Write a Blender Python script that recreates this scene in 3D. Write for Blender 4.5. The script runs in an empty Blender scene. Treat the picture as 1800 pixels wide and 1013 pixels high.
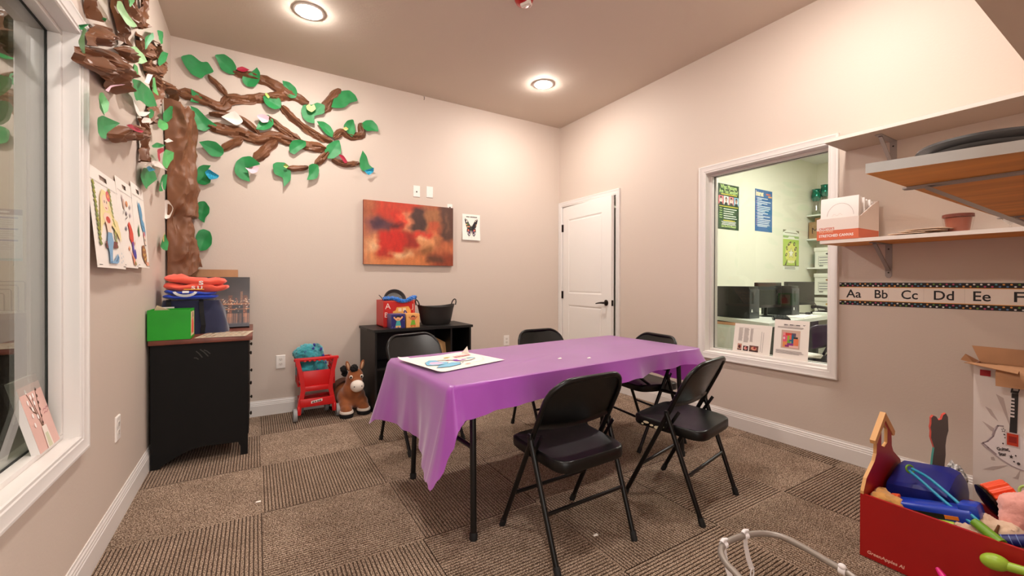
import bpy, bmesh, math, random
from mathutils import Vector, Matrix, noise

# ---------------------------------------------------------------- camera, world, exposure
S = bpy.context.scene
COL = S.collection
W = 3.7715          # room width: right wall x=0, left wall x=-W; back wall y=0; camera at negative y
H = 3.03            # ceiling height


def make_camera():
    f, yaw, pit, rol, py = 740.53, .5469, -.0045, .0023, 497.67
    fw = Vector((math.sin(yaw) * math.cos(pit), math.cos(yaw) * math.cos(pit), math.sin(pit)))
    r = Vector((math.cos(yaw), -math.sin(yaw), 0))
    u = r.cross(fw)
    r2 = r * math.cos(rol) + u * math.sin(rol)
    u2 = -r * math.sin(rol) + u * math.cos(rol)
    cam = bpy.data.cameras.new('camera')
    cam.sensor_fit = 'HORIZONTAL'
    cam.sensor_width = 36
    cam.lens = f / 1800 * 36
    cam.shift_y = (py - 506.5) / 1800
    cam.clip_start = .02
    o = bpy.data.objects.new('camera', cam)
    COL.objects.link(o)
    m = Matrix((r2, u2, -fw)).transposed().to_4x4()
    m.translation = (-3.213, -4.146, 1.145)
    o.matrix_world = m
    S.camera = o


make_camera()
S.view_settings.view_transform = 'Standard'
S.view_settings.look = 'None'
S.view_settings.exposure = 0.92
S.view_settings.gamma = 1
S.view_settings.use_curve_mapping = False
S.cycles.max_bounces = 10
S.cycles.diffuse_bounces = 7
S.cycles.transparent_max_bounces = 12
S.cycles.sample_clamp_indirect = 6

LIGHT_COL = (1.0, .925, .85)
LAMP = 235.0          # emission of the recessed lamp lenses
OFFICE = 4.3         # emission of the office ceiling panels
LOUNGE = 3.4         # emission of the panel in the room behind the left window
world = bpy.data.worlds.new('hall_light')
S.world = world
world.use_nodes = True
world.node_tree.nodes['Background'].inputs[0].default_value = (1.0, .94, .88, 1)
world.node_tree.nodes['Background'].inputs[1].default_value = 1.3

# ---------------------------------------------------------------- materials
MATS = {}


def lin(c):
    o = []
    for v in c[:3]:
        v = v / 255
        o.append(v / 12.92 if v <= .04045 else ((v + .055) / 1.055) ** 2.4)
    return (*o, 1)


def M(name, rgb=None, rough=.5, metal=0, bump=0, bscale=80, var=0, vscale=6, emit=0, spec=None, coat=0, sheen=0, aniso=None):
    if name in MATS:
        return MATS[name]
    m = bpy.data.materials.new(name)
    m.use_nodes = True
    nt = m.node_tree
    b = nt.nodes['Principled BSDF']
    b.inputs['Base Color'].default_value = lin(rgb)
    b.inputs['Roughness'].default_value = rough
    b.inputs['Metallic'].default_value = metal
    if spec is not None:
        b.inputs['Specular IOR Level'].default_value = spec
    if coat:
        b.inputs['Coat Weight'].default_value = coat
        b.inputs['Coat Roughness'].default_value = .15
    if sheen:
        b.inputs['Sheen Weight'].default_value = sheen
    if emit:
        b.inputs['Emission Color'].default_value = lin(rgb)
        b.inputs['Emission Strength'].default_value = emit
    if bump or var:
        tc = nt.nodes.new('ShaderNodeTexCoord')
        mp = nt.nodes.new('ShaderNodeMapping')
        nt.links.new(tc.outputs['Object'], mp.inputs[0])
        if aniso:
            mp.inputs['Scale'].default_value = aniso
    if bump:
        n = nt.nodes.new('ShaderNodeTexNoise')
        n.inputs['Scale'].default_value = bscale
        n.inputs['Detail'].default_value = 4
        bp = nt.nodes.new('ShaderNodeBump')
        bp.inputs['Strength'].default_value = bump
        bp.inputs['Distance'].default_value = .004
        nt.links.new(mp.outputs[0], n.inputs['Vector'])
        nt.links.new(n.outputs[0], bp.inputs['Height'])
        nt.links.new(bp.outputs[0], b.inputs['Normal'])
    if var:
        n = nt.nodes.new('ShaderNodeTexNoise')
        n.inputs['Scale'].default_value = vscale
        n.inputs['Detail'].default_value = 5
        mx = nt.nodes.new('ShaderNodeMix')
        mx.data_type = 'RGBA'
        lo = lin([max(0, c * (1 - var)) for c in rgb])
        hi = lin([min(255, c * (1 + var)) for c in rgb])
        mx.inputs[6].default_value = lo
        mx.inputs[7].default_value = hi
        rp = nt.nodes.new('ShaderNodeMapRange')
        rp.inputs[1].default_value = .3
        rp.inputs[2].default_value = .7
        nt.links.new(mp.outputs[0], n.inputs['Vector'])
        nt.links.new(n.outputs[0], rp.inputs[0])
        nt.links.new(rp.outputs[0], mx.inputs[0])
        nt.links.new(mx.outputs[2], b.inputs['Base Color'])
    MATS[name] = m
    return m


def ink(rgb):
    """printed ink of one colour"""
    return M('ink_%d_%d_%d' % tuple(rgb), rgb, .6)


def vcol_mat(name, rough=.55, bump=0, bscale=300):
    m = bpy.data.materials.new(name)
    m.use_nodes = True
    nt = m.node_tree
    b = nt.nodes['Principled BSDF']
    a = nt.nodes.new('ShaderNodeAttribute')
    a.attribute_name = 'pigment'
    nt.links.new(a.outputs['Color'], b.inputs['Base Color'])
    b.inputs['Roughness'].default_value = rough
    if bump:
        n = nt.nodes.new('ShaderNodeTexNoise')
        n.inputs['Scale'].default_value = bscale
        bp = nt.nodes.new('ShaderNodeBump')
        bp.inputs['Strength'].default_value = bump
        bp.inputs['Distance'].default_value = .002
        tc = nt.nodes.new('ShaderNodeTexCoord')
        nt.links.new(tc.outputs['Object'], n.inputs['Vector'])
        nt.links.new(n.outputs[0], bp.inputs['Height'])
        nt.links.new(bp.outputs[0], b.inputs['Normal'])
    return m


def glass_mat(name, tint=(1, 1, 1), rough=0.0, boost=1.0):
    """thin window or container glass: clear transmission with mirror reflection rising at grazing angles"""
    m = bpy.data.materials.new(name)
    m.use_nodes = True
    nt = m.node_tree
    nt.nodes.remove(nt.nodes['Principled BSDF'])
    tr = nt.nodes.new('ShaderNodeBsdfTransparent')
    tr.inputs[0].default_value = (*tint, 1)
    gl = nt.nodes.new('ShaderNodeBsdfGlossy')
    gl.inputs['Roughness'].default_value = rough
    fr = nt.nodes.new('ShaderNodeFresnel')
    # the same reflectance from either side of the thin sheet
    geo = nt.nodes.new('ShaderNodeNewGeometry')
    ior = nt.nodes.new('ShaderNodeMapRange')
    ior.inputs[3].default_value = 1.5
    ior.inputs[4].default_value = 1 / 1.5
    nt.links.new(geo.outputs['Backfacing'], ior.inputs[0])
    nt.links.new(ior.outputs[0], fr.inputs[0])
    ml = nt.nodes.new('ShaderNodeMath')
    ml.operation = 'MULTIPLY'
    ml.use_clamp = True
    ml.inputs[1].default_value = boost
    mx = nt.nodes.new('ShaderNodeMixShader')
    nt.links.new(fr.outputs[0], ml.inputs[0])
    nt.links.new(ml.outputs[0], mx.inputs[0])
    nt.links.new(tr.outputs[0], mx.inputs[1])
    nt.links.new(gl.outputs[0], mx.inputs[2])
    nt.links.new(mx.outputs[0], nt.nodes['Material Output'].inputs[0])
    MATS[name] = m
    return m


# ---------------------------------------------------------------- mesh builder
XF = {}


def V(*a):
    return Vector(a[0] if len(a) == 1 else a)


class MB:
    def __init__(self):
        self.v, self.f, self.m, self.mats, self.cols = [], [], [], [], None

    def mi(self, mat):
        if mat is None:
            return 0
        if mat not in self.mats:
            self.mats.append(mat)
        return self.mats.index(mat)

    def add(self, vs, fs, mat=None):
        b = len(self.v)
        self.v += [Vector(p) for p in vs]
        k = self.mi(mat)
        for f in fs:
            self.f.append([b + i for i in f])
            self.m.append(k)
        return self

    def merge(self, o, mtx=None):
        b = len(self.v)
        self.v += [(mtx @ p if mtx else p.copy()) for p in o.v]
        ks = [self.mi(x) for x in o.mats] or [0]
        for f, k in zip(o.f, o.m):
            self.f.append([b + i for i in f])
            self.m.append(ks[k] if o.mats else 0)
        return self

    def box(self, c, s, mat=None, bev=0, rz=0, mtx=None, seg=2):
        bm = bmesh.new()
        bmesh.ops.create_cube(bm, size=1)
        for v in bm.verts:
            v.co = Vector((v.co.x * s[0], v.co.y * s[1], v.co.z * s[2]))
        if bev:
            bmesh.ops.bevel(bm, geom=bm.edges[:], offset=bev, segments=seg, profile=.5, affect='EDGES')
        t = Matrix.Translation(c) @ Matrix.Rotation(rz, 4, 'Z')
        if mtx is not None:
            t = Matrix.Translation(c) @ mtx
        bm.verts.index_update()
        self.add([t @ v.co for v in bm.verts], [[v.index for v in f.verts] for f in bm.faces], mat)
        bm.free()
        return self

    def b2(self, lo, hi, mat=None, bev=0):
        return self.box([(a + b) / 2 for a, b in zip(lo, hi)], [abs(b - a) for a, b in zip(lo, hi)], mat, bev)

    def tube(self, path, r, mat=None, n=10, closed=False, caps=True):
        P = [Vector(p) for p in path]
        N = len(P)
        rs = r if isinstance(r, (list, tuple)) else [r] * N
        T = []
        for i in range(N):
            a = P[(i - 1) % N] if (closed or i > 0) else P[i]
            b = P[(i + 1) % N] if (closed or i < N - 1) else P[i]
            T.append((b - a).normalized())
        up = Vector((0, 0, 1)) if abs(T[0].z) < .9 else Vector((1, 0, 0))
        x = T[0].cross(up).normalized()
        rings = []
        for i in range(N):
            x = (x - T[i] * x.dot(T[i])).normalized()
            y = T[i].cross(x)
            rings.append([P[i] + (x * math.cos(k * 2 * math.pi / n) + y * math.sin(k * 2 * math.pi / n)) * rs[i] for k in range(n)])
        vs = [p for q in rings for p in q]
        fs = []
        for i in range(N if closed else N - 1):
            j = (i + 1) % N
            for k in range(n):
                l = (k + 1) % n
                fs.append([i * n + k, i * n + l, j * n + l, j * n + k])
        if caps and not closed:
            fs.append(list(range(n))[::-1])
            fs.append([(N - 1) * n + k for k in range(n)])
        return self.add(vs, fs, mat)

    def cyl(self, a, b, r, mat=None, n=16, r2=None):
        return self.tube([a, b], [r, r if r2 is None else r2], mat, n)

    def lathe(self, prof, c=(0, 0, 0), mat=None, n=24, mtx=None, sx=1, sy=1):
        """prof: list of (radius, height)"""
        vs, fs = [], []
        t = Matrix.Translation(c) @ (mtx if mtx is not None else Matrix())
        for r, z in prof:
            for k in range(n):
                a = 2 * math.pi * k / n
                vs.append(t @ Vector((r * sx * math.cos(a), r * sy * math.sin(a), z)))
        for i in range(len(prof) - 1):
            for k in range(n):
                l = (k + 1) % n
                fs.append([i * n + k, i * n + l, (i + 1) * n + l, (i + 1) * n + k])
        if prof[0][0] > 1e-5:
            fs.append(list(range(n))[::-1])
        if prof[-1][0] > 1e-5:
            fs.append([(len(prof) - 1) * n + k for k in range(n)])
        return self.add(vs, fs, mat)

    def ell(self, c, s, mat=None, n=20, m=12, mtx=None, lump=0, lscale=3, seed=0):
        vs, fs = [], []
        t = Matrix.Translation(c) @ (mtx if mtx is not None else Matrix())
        for i in range(m + 1):
            th = math.pi * i / m
            for k in range(n):
                a = 2 * math.pi * k / n
                d = Vector((math.sin(th) * math.cos(a), math.sin(th) * math.sin(a), math.cos(th)))
                q = 1 + (lump * noise.noise(d * lscale + Vector((seed * 7.3, seed, 0))) if lump else 0)
                vs.append(t @ Vector((d.x * s[0] * q, d.y * s[1] * q, d.z * s[2] * q)))
        for i in range(m):
            for k in range(n):
                l = (k + 1) % n
                fs.append([i * n + k, (i + 1) * n + k, (i + 1) * n + l, i * n + l])
        return self.add(vs, fs, mat)

    def prism(self, pts, fr, depth, mat=None):
        """extrude a 2D outline; fr maps (u, v, w) to 3D; depth = (w0, w1)"""
        n = len(pts)
        vs = [fr(p[0], p[1], depth[0]) for p in pts] + [fr(p[0], p[1], depth[1]) for p in pts]
        fs = [list(range(n))[::-1], list(range(n, 2 * n))]
        for i in range(n):
            j = (i + 1) % n
            fs.append([i, j, n + j, n + i])
        return self.add(vs, fs, mat)

    def grid(self, fn, nu, nv, mat=None, closed_u=False):
        vs = [fn(i / nu, j / nv) for j in range(nv + 1) for i in range(nu + (0 if closed_u else 1))]
        w = nu + (0 if closed_u else 1)
        fs = []
        for j in range(nv):
            for i in range(nu):
                k = (i + 1) % w if closed_u else i + 1
                fs.append([j * w + i, j * w + k, (j + 1) * w + k, (j + 1) * w + i])
        return self.add(vs, fs, mat)

    def solidify(self, th):
        """give an open sheet a thickness along its vertex normals"""
        n = len(self.v)
        nor = [Vector() for _ in range(n)]
        for f in self.f:
            a, b, c = self.v[f[0]], self.v[f[1]], self.v[f[2]]
            q = (b - a).cross(c - a)
            for i in f:
                nor[i] += q
        edges = {}
        for f in self.f:
            for i in range(len(f)):
                e = (f[i], f[(i + 1) % len(f)])
                edges[e] = 1
        self.v += [p - (q.normalized() if q.length > 0 else q) * th for p, q in zip(self.v, nor)]
        fs, ms = [], []
        for f, k in zip(self.f, self.m):
            fs.append([i + n for i in f][::-1])
            ms.append(k)
        for (a, b) in edges:
            if (b, a) not in edges:
                fs.append([b, a, a + n, b + n])
                ms.append(0)
        self.f += fs
        self.m += ms
        return self

    def build(self, name, mat=None, parent=None, world=False, smooth=40, loc=None, fix=True):
        vs = self.v
        if parent is not None:
            if world:
                inv = XF[parent.name].inverted()
                vs = [inv @ p for p in vs]
        elif loc is None:
            lo = [min(p[i] for p in vs) for i in range(3)]
            hi = [max(p[i] for p in vs) for i in range(3)]
            loc = Vector(((lo[0] + hi[0]) / 2, (lo[1] + hi[1]) / 2, lo[2]))
            vs = [p - loc for p in vs]
        else:
            loc = Vector(loc)
            vs = [p - loc for p in vs]
        me = bpy.data.meshes.new(name)
        me.from_pydata([tuple(p) for p in vs], [], self.f)
        mats = self.mats if self.mats else [mat]
        for x in mats:
            me.materials.append(x if x is not None else mat)
        if len(mats) > 1:
            me.polygons.foreach_set('material_index', self.m)
        if fix:
            bm = bmesh.new()
            bm.from_mesh(me)
            bmesh.ops.recalc_face_normals(bm, faces=bm.faces[:])
            bm.to_mesh(me)
            bm.free()
        if self.cols:
            at = me.color_attributes.new('pigment', 'FLOAT_COLOR', 'POINT')
            for i, c in enumerate(self.cols):
                at.data[i].color = c
        if smooth:
            me.shade_smooth()
            me.set_sharp_from_angle(angle=math.radians(smooth))
        me.update()
        o = bpy.data.objects.new(name, me)
        COL.objects.link(o)
        if parent is not None:
            o.parent = parent
            XF[o.name] = XF[parent.name].copy()
        else:
            o.location = loc
            XF[o.name] = Matrix.Translation(loc)
        return o


def tag(o, label, cat, group=None, kind=None):
    o['label'] = label
    o['category'] = cat
    if group:
        o['group'] = group
    if kind:
        o['kind'] = kind
    return o


def thing(name, label, cat, loc=(0, 0, 0), rz=0, group=None):
    o = bpy.data.objects.new(name, None)
    COL.objects.link(o)
    o.empty_display_size = .1
    o.location = loc
    o.rotation_euler = (0, 0, rz)
    XF[o.name] = Matrix.Translation(loc) @ Matrix.Rotation(rz, 4, 'Z')
    return tag(o, label, cat, group)


def struct(o):
    o['kind'] = 'structure'
    return o


def copy_tree(root, loc, rz, label, group=None):
    r = root.copy()
    COL.objects.link(r)
    r.location = loc
    r.rotation_euler = (0, 0, rz)
    r['label'] = label
    if group:
        r['group'] = group

    def rec(src, dst):
        for ch in list(src.children):
            c = ch.copy()
            COL.objects.link(c)
            c.parent = dst
            rec(ch, c)
    rec(root, r)
    return r


# ---------------------------------------------------------------- flat printed matter
_tx = {}


def text_shape(s, bold=0):
    if (s, bold) in _tx:
        return _tx[(s, bold)]
    cu = bpy.data.curves.new('t', 'FONT')
    cu.body = s
    cu.size = 1
    cu.offset = bold
    cu.resolution_u = 3
    cu.fill_mode = 'FRONT'
    ob = bpy.data.objects.new('t', cu)
    COL.objects.link(ob)
    bpy.context.view_layer.update()
    me = bpy.data.meshes.new_from_object(ob.evaluated_get(bpy.context.evaluated_depsgraph_get()))
    vs = [(v.co.x, v.co.y) for v in me.vertices]
    fs = [list(p.vertices) for p in me.polygons]
    bpy.data.objects.remove(ob)
    bpy.data.curves.remove(cu)
    bpy.data.meshes.remove(me)
    _tx[(s, bold)] = (vs, fs)
    return vs, fs


class Print:
    """shapes in the (u, v) plane of a sheet, each layer 0.08 mm above the last"""

    def __init__(self, fr, lift=.0006, step=.00008):
        self.fr, self.lift, self.step, self.mb, self.n = fr, lift, min(step, .00008), MB(), 0

    def w(self):
        self.n += 1
        return self.lift + self.step * min(self.n, 90)

    def poly(self, pts, rgb, mat=None):
        w = self.w()
        self.mb.add([self.fr(p[0], p[1], w) for p in pts], [list(range(len(pts)))], mat or ink(rgb))
        return self

    def rect(self, u0, v0, u1, v1, rgb, mat=None):
        return self.poly([(u0, v0), (u1, v0), (u1, v1), (u0, v1)], rgb, mat)

    def oval(self, u, v, a, b, rgb, n=14, rot=0):
        c, s = math.cos(rot), math.sin(rot)
        return self.poly([(u + a * math.cos(t) * c - b * math.sin(t) * s, v + a * math.cos(t) * s + b * math.sin(t) * c) for t in [2 * math.pi * k / n for k in range(n)]], rgb)

    def line(self, pts, wd, rgb):
        w = self.w()
        m = ink(rgb)
        for i in range(len(pts) - 1):
            a, b = Vector(pts[i]), Vector(pts[i + 1])
            d = (b - a)
            if d.length == 0:
                continue
            d.normalize()
            q = Vector((-d.y, d.x)) * wd / 2
            a, b = a - d * wd * .3, b + d * wd * .3
            self.mb.add([self.fr(*(p), w) for p in (a - q, b - q, b + q, a + q)], [[0, 1, 2, 3]], m)
        return self

    def text(self, s, u, v, size, rgb, align='l', bold=0, rot=0, sx=1, shear=0):
        vs, fs = text_shape(s, bold)
        if not vs:
            return self
        wd = max(p[0] for p in vs)
        ox = {'l': 0, 'c': -wd / 2, 'r': -wd}[align]
        c, sn = math.cos(rot), math.sin(rot)
        w = self.w()
        out = []
        for p in vs:
            x, y = (p[0] + ox + p[1] * shear) * size * sx, p[1] * size
            out.append(self.fr(u + x * c - y * sn, v + x * sn + y * c, w))
        self.mb.add(out, fs, ink(rgb))
        return self

    def lines(self, u0, u1, vtop, n, pitch, th, rgb, seed=0, ragged=.25, centre=False):
        R = random.Random(seed)
        w = self.w()
        for i in range(n):
            L = (u1 - u0) * (1 - ragged * R.random())
            a = u0 if not centre else (u0 + u1) / 2 - L / 2
            v = vtop - i * pitch
            self.mb.add([self.fr(*p, w) for p in ((a, v - th), (a + L, v - th), (a + L, v), (a, v))], [[0, 1, 2, 3]], ink(rgb))
        return self

    def build(self, name, parent):
        return self.mb.build(name, None, parent, world=True, smooth=0, fix=False)


def frame(o, u, v, n=None):
    """affine sheet frame from an origin and two (unit or scaled) axes"""
    o, u, v = Vector(o), Vector(u), Vector(v)
    n = (u.cross(v)).normalized() if n is None else Vector(n)
    return lambda a, b, w=0: o + u * a + v * b + n * w
BACK_BRANCHES = [
    (0.079,[(-3.727,2.599),(-3.637,2.598),(-3.554,2.572),(-3.437,2.552),(-3.394,2.617),(-3.259,2.652),(-3.119,2.701),(-2.973,2.745),(-2.917,2.751)]),
    (0.044,[(-3.403,2.632),(-3.448,2.694),(-3.533,2.776)]),
    (0.077,[(-3.366,2.843),(-3.305,2.848),(-3.167,2.843),(-3.071,2.812),(-2.973,2.773),(-2.885,2.741),(-2.808,2.721)]),
    (0.081,[(-2.692,2.664),(-2.628,2.788),(-2.552,2.901)]),
    (0.063,[(-3.023,2.643),(-2.923,2.551),(-2.808,2.474),(-2.716,2.433),(-2.614,2.415)]),
    (0.08,[(-3.534,2.376),(-3.448,2.367),(-3.327,2.363),(-3.19,2.334),(-3.071,2.376),(-2.948,2.363),(-2.808,2.338),(-2.668,2.339)]),
    (0.053,[(-3.528,2.47),(-3.437,2.487),(-3.327,2.483),(-3.237,2.421),(-3.181,2.374)]),
    (0.062,[(-3.119,2.532),(-3.047,2.471),(-2.961,2.417),(-2.872,2.379)]),
    (0.073,[(-3.305,2.316),(-3.383,2.26),(-3.443,2.2)]),
    (0.077,[(-3.059,2.341),(-3.131,2.262),(-3.219,2.146)]),
    (0.069,[(-2.607,2.438),(-2.538,2.513),(-2.452,2.488),(-2.358,2.525),(-2.373,2.624)]),
    (0.048,[(-2.98,2.119),(-2.885,2.13),(-2.814,2.154)]),
    (0.061,[(-2.755,2.18),(-2.689,2.26),(-2.651,2.31)]),
    (0.054,[(-2.621,2.247),(-2.495,2.225),(-2.38,2.253)]),
]
BACK_LEAVES = [
    [(-3.707,2.868),(-3.636,2.9),(-3.575,2.86),(-3.533,2.871),(-3.491,2.805),(-3.549,2.777),(-3.575,2.732),(-3.636,2.748),(-3.677,2.801)],
    [(-3.493,2.943),(-3.426,2.965),(-3.371,2.935),(-3.344,2.889),(-3.355,2.833),(-3.393,2.819),(-3.448,2.842),(-3.469,2.895)],
    [(-3.308,2.805),(-3.299,2.841),(-3.259,2.858),(-3.202,2.92),(-3.178,2.879),(-3.184,2.809),(-3.219,2.753),(-3.271,2.75),(-3.299,2.774)],
    [(-3.017,2.851),(-2.961,2.851),(-2.917,2.819),(-2.901,2.781),(-2.911,2.736),(-2.955,2.719),(-2.992,2.752),(-3.005,2.798)],
    [(-2.628,2.712),(-2.601,2.821),(-2.539,2.888),(-2.468,2.912),(-2.418,2.879),(-2.396,2.823),(-2.468,2.792),(-2.51,2.738),(-2.58,2.715)],
    [(-2.782,2.705),(-2.854,2.692),(-2.873,2.638),(-2.858,2.577),(-2.821,2.542),(-2.763,2.534),(-2.769,2.61),(-2.683,2.642),(-2.679,2.723),(-2.743,2.734)],
    [(-3.161,2.686),(-3.119,2.702),(-3.072,2.706),(-3.035,2.701),(-3.02,2.655),(-3.029,2.619),(-3.072,2.592),(-3.119,2.599),(-3.149,2.634)],
    [(-3.641,2.633),(-3.616,2.62),(-3.575,2.604),(-3.573,2.572),(-3.596,2.539),(-3.647,2.536),(-3.636,2.577)],
    [(-3.645,2.503),(-3.601,2.496),(-3.565,2.459),(-3.546,2.437),(-3.475,2.386),(-3.523,2.358),(-3.559,2.322),(-3.616,2.333),(-3.642,2.373),(-3.637,2.444)],
    [(-3.591,2.23),(-3.533,2.252),(-3.48,2.249),(-3.432,2.205),(-3.432,2.165),(-3.459,2.135),(-3.512,2.133),(-3.549,2.172)],
    [(-3.208,2.404),(-3.196,2.454),(-3.167,2.528),(-3.119,2.551),(-3.084,2.517),(-3.081,2.469),(-3.108,2.43),(-3.155,2.405)],
    [(-2.749,2.563),(-2.689,2.575),(-2.635,2.549),(-2.604,2.496),(-2.615,2.443),(-2.662,2.456),(-2.71,2.506)],
    [(-2.531,2.554),(-2.496,2.614),(-2.439,2.64),(-2.425,2.59),(-2.417,2.531),(-2.446,2.477),(-2.482,2.504)],
    [(-2.369,2.616),(-2.322,2.663),(-2.262,2.675),(-2.217,2.63),(-2.206,2.57),(-2.262,2.572),(-2.315,2.553),(-2.352,2.574)],
    [(-2.683,2.314),(-2.662,2.368),(-2.608,2.414),(-2.559,2.43),(-2.545,2.373),(-2.545,2.306),(-2.608,2.252),(-2.662,2.251)],
    [(-2.967,2.302),(-2.942,2.356),(-2.886,2.373),(-2.834,2.368),(-2.834,2.325),(-2.886,2.281),(-2.924,2.239),(-2.961,2.254)],
    [(-3.361,2.051),(-3.35,2.119),(-3.305,2.165),(-3.248,2.177),(-3.19,2.129),(-3.179,2.113),(-3.271,2.083),(-3.26,2.025),(-3.252,1.961),(-3.316,1.977),(-3.35,2.012)],
    [(-3.09,2.13),(-3.06,2.155),(-2.998,2.164),(-2.961,2.135),(-2.949,2.08),(-2.951,2.017),(-3.005,1.947),(-3.011,2.03),(-3.078,2.049)],
    [(-2.815,2.156),(-2.782,2.179),(-2.736,2.182),(-2.725,2.125),(-2.743,2.058),(-2.782,2.038),(-2.828,2.029),(-2.811,2.085)],
    [(-2.381,2.279),(-2.355,2.367),(-2.315,2.32),(-2.295,2.246),(-2.255,2.213),(-2.337,2.171),(-2.374,2.204)],
]
LOOSE_BACK_LEAVES = [
    [(-3.618,1.98),(-3.597,2.04),(-3.566,2.06),(-3.516,2.061),(-3.55,2.015),(-3.514,1.961),(-3.519,1.922),(-3.556,1.898),(-3.603,1.911)],
    [(-3.613,1.716),(-3.597,1.764),(-3.554,1.774),(-3.524,1.724),(-3.527,1.677),(-3.554,1.641),(-3.558,1.601),(-3.592,1.625),(-3.613,1.663)],
    [(-3.616,1.491),(-3.597,1.538),(-3.565,1.554),(-3.522,1.536),(-3.508,1.484),(-3.511,1.43),(-3.544,1.385),(-3.587,1.376),(-3.603,1.425)],
]
BACK_PETALS = [
    ('white',[(-3.447,2.452),(-3.355,2.524),(-3.293,2.45),(-3.344,2.403)]),
    ('pink',[(-3.208,2.514),(-3.167,2.536),(-3.114,2.527),(-3.12,2.478),(-3.167,2.462)]),
    ('yellow',[(-2.836,2.669),(-2.81,2.699),(-2.794,2.682),(-2.771,2.702),(-2.755,2.665),(-2.79,2.626),(-2.825,2.636)]),
    ('yellow',[(-2.534,2.534),(-2.506,2.555),(-2.482,2.541),(-2.506,2.517)]),
    ('pink',[(-3.285,2.071),(-3.237,2.065),(-3.225,2.096),(-3.185,2.092),(-3.202,2.043),(-3.242,2.024)]),
    ('red',[(-3.343,2.876),(-3.304,2.897),(-3.253,2.877),(-3.293,2.85),(-3.338,2.855)]),
    ('red',[(-2.569,2.291),(-2.527,2.29),(-2.487,2.237),(-2.513,2.218)]),
    ('glitter',[(-3.555,1.995),(-3.527,2.024),(-3.496,2.003),(-3.46,1.984),(-3.469,1.961),(-3.522,1.941)]),
    ('glitter',[(-2.347,2.174),(-2.258,2.214),(-2.254,2.179),(-2.303,2.137)]),
    ('lime',[(-3.149,2.703),(-3.132,2.721),(-3.108,2.692),(-3.12,2.676)]),
    ('lime',[(-3.011,2.124),(-2.993,2.148),(-2.968,2.13),(-2.987,2.107)]),
]
LEFT_BRANCHES = [
    (0.1,0.05,[(1.937,2.242),(1.932,2.214),(1.91,2.188),(1.895,2.157)]),
    (0.13,0.05,[(1.63,2.419),(1.585,2.396),(1.538,2.352),(1.472,2.322),(1.481,2.262)]),
    (0.13,0.06,[(1.382,2.557),(1.304,2.528),(1.2,2.532),(1.19,2.49)]),
    (0.1,0.06,[(1.062,2.741),(1.026,2.695),(1.063,2.62),(1.19,2.504)]),
    (0.16,0.06,[(1.134,2.459),(0.99,2.472),(0.802,2.527)]),
    (0.12,0.06,[(0.712,2.63),(0.535,2.648),(0.484,2.586),(0.62,2.475)]),
    (0.13,0.06,[(1.041,2.388),(0.859,2.414),(0.714,2.419),(0.683,2.386)]),
    (0.13,0.06,[(0.918,2.4),(0.761,2.392),(0.693,2.355),(0.762,2.26),(0.827,2.18),(0.92,2.077)]),
    (0.1,0.07,[(0.543,2.463),(0.198,2.541),(0.101,2.501),(0.05,2.45),(-0.001,2.389)]),
    (0.1,0.06,[(1.103,2.046),(1.036,2.005),(1.064,1.94),(1.05,1.887),(1.091,1.803)]),
]
LEFT_CLUMPS = [
    (0.09,[(2.12,1.929),(2.089,1.963),(1.96,2.023),(1.761,2.109),(1.637,2.143),(1.498,2.155),(1.358,2.166),(1.395,2.129),(1.498,2.07),(1.465,2.058),(1.563,1.987),(1.709,1.964),(1.824,1.955),(1.848,1.964),(1.982,1.929),(2.089,1.912)]),
    (0.07,[(2.02,2.041),(1.97,2.086),(1.861,2.159),(1.765,2.201),(1.753,2.189),(1.766,2.156),(1.906,2.08),(1.791,2.107),(2.01,2.003),(2.015,2.024)]),
    (0.08,[(1.641,2.167),(1.504,2.246),(1.385,2.296),(1.302,2.303),(1.312,2.262),(1.438,2.193),(1.521,2.165),(1.552,2.18)]),
    (0.08,[(1.736,1.765),(1.659,1.819),(1.542,1.86),(1.371,1.904),(1.242,1.959),(1.099,1.988),(1.087,1.952),(1.149,1.912),(1.309,1.871),(1.469,1.811),(1.627,1.752),(1.706,1.748)]),
]
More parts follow.
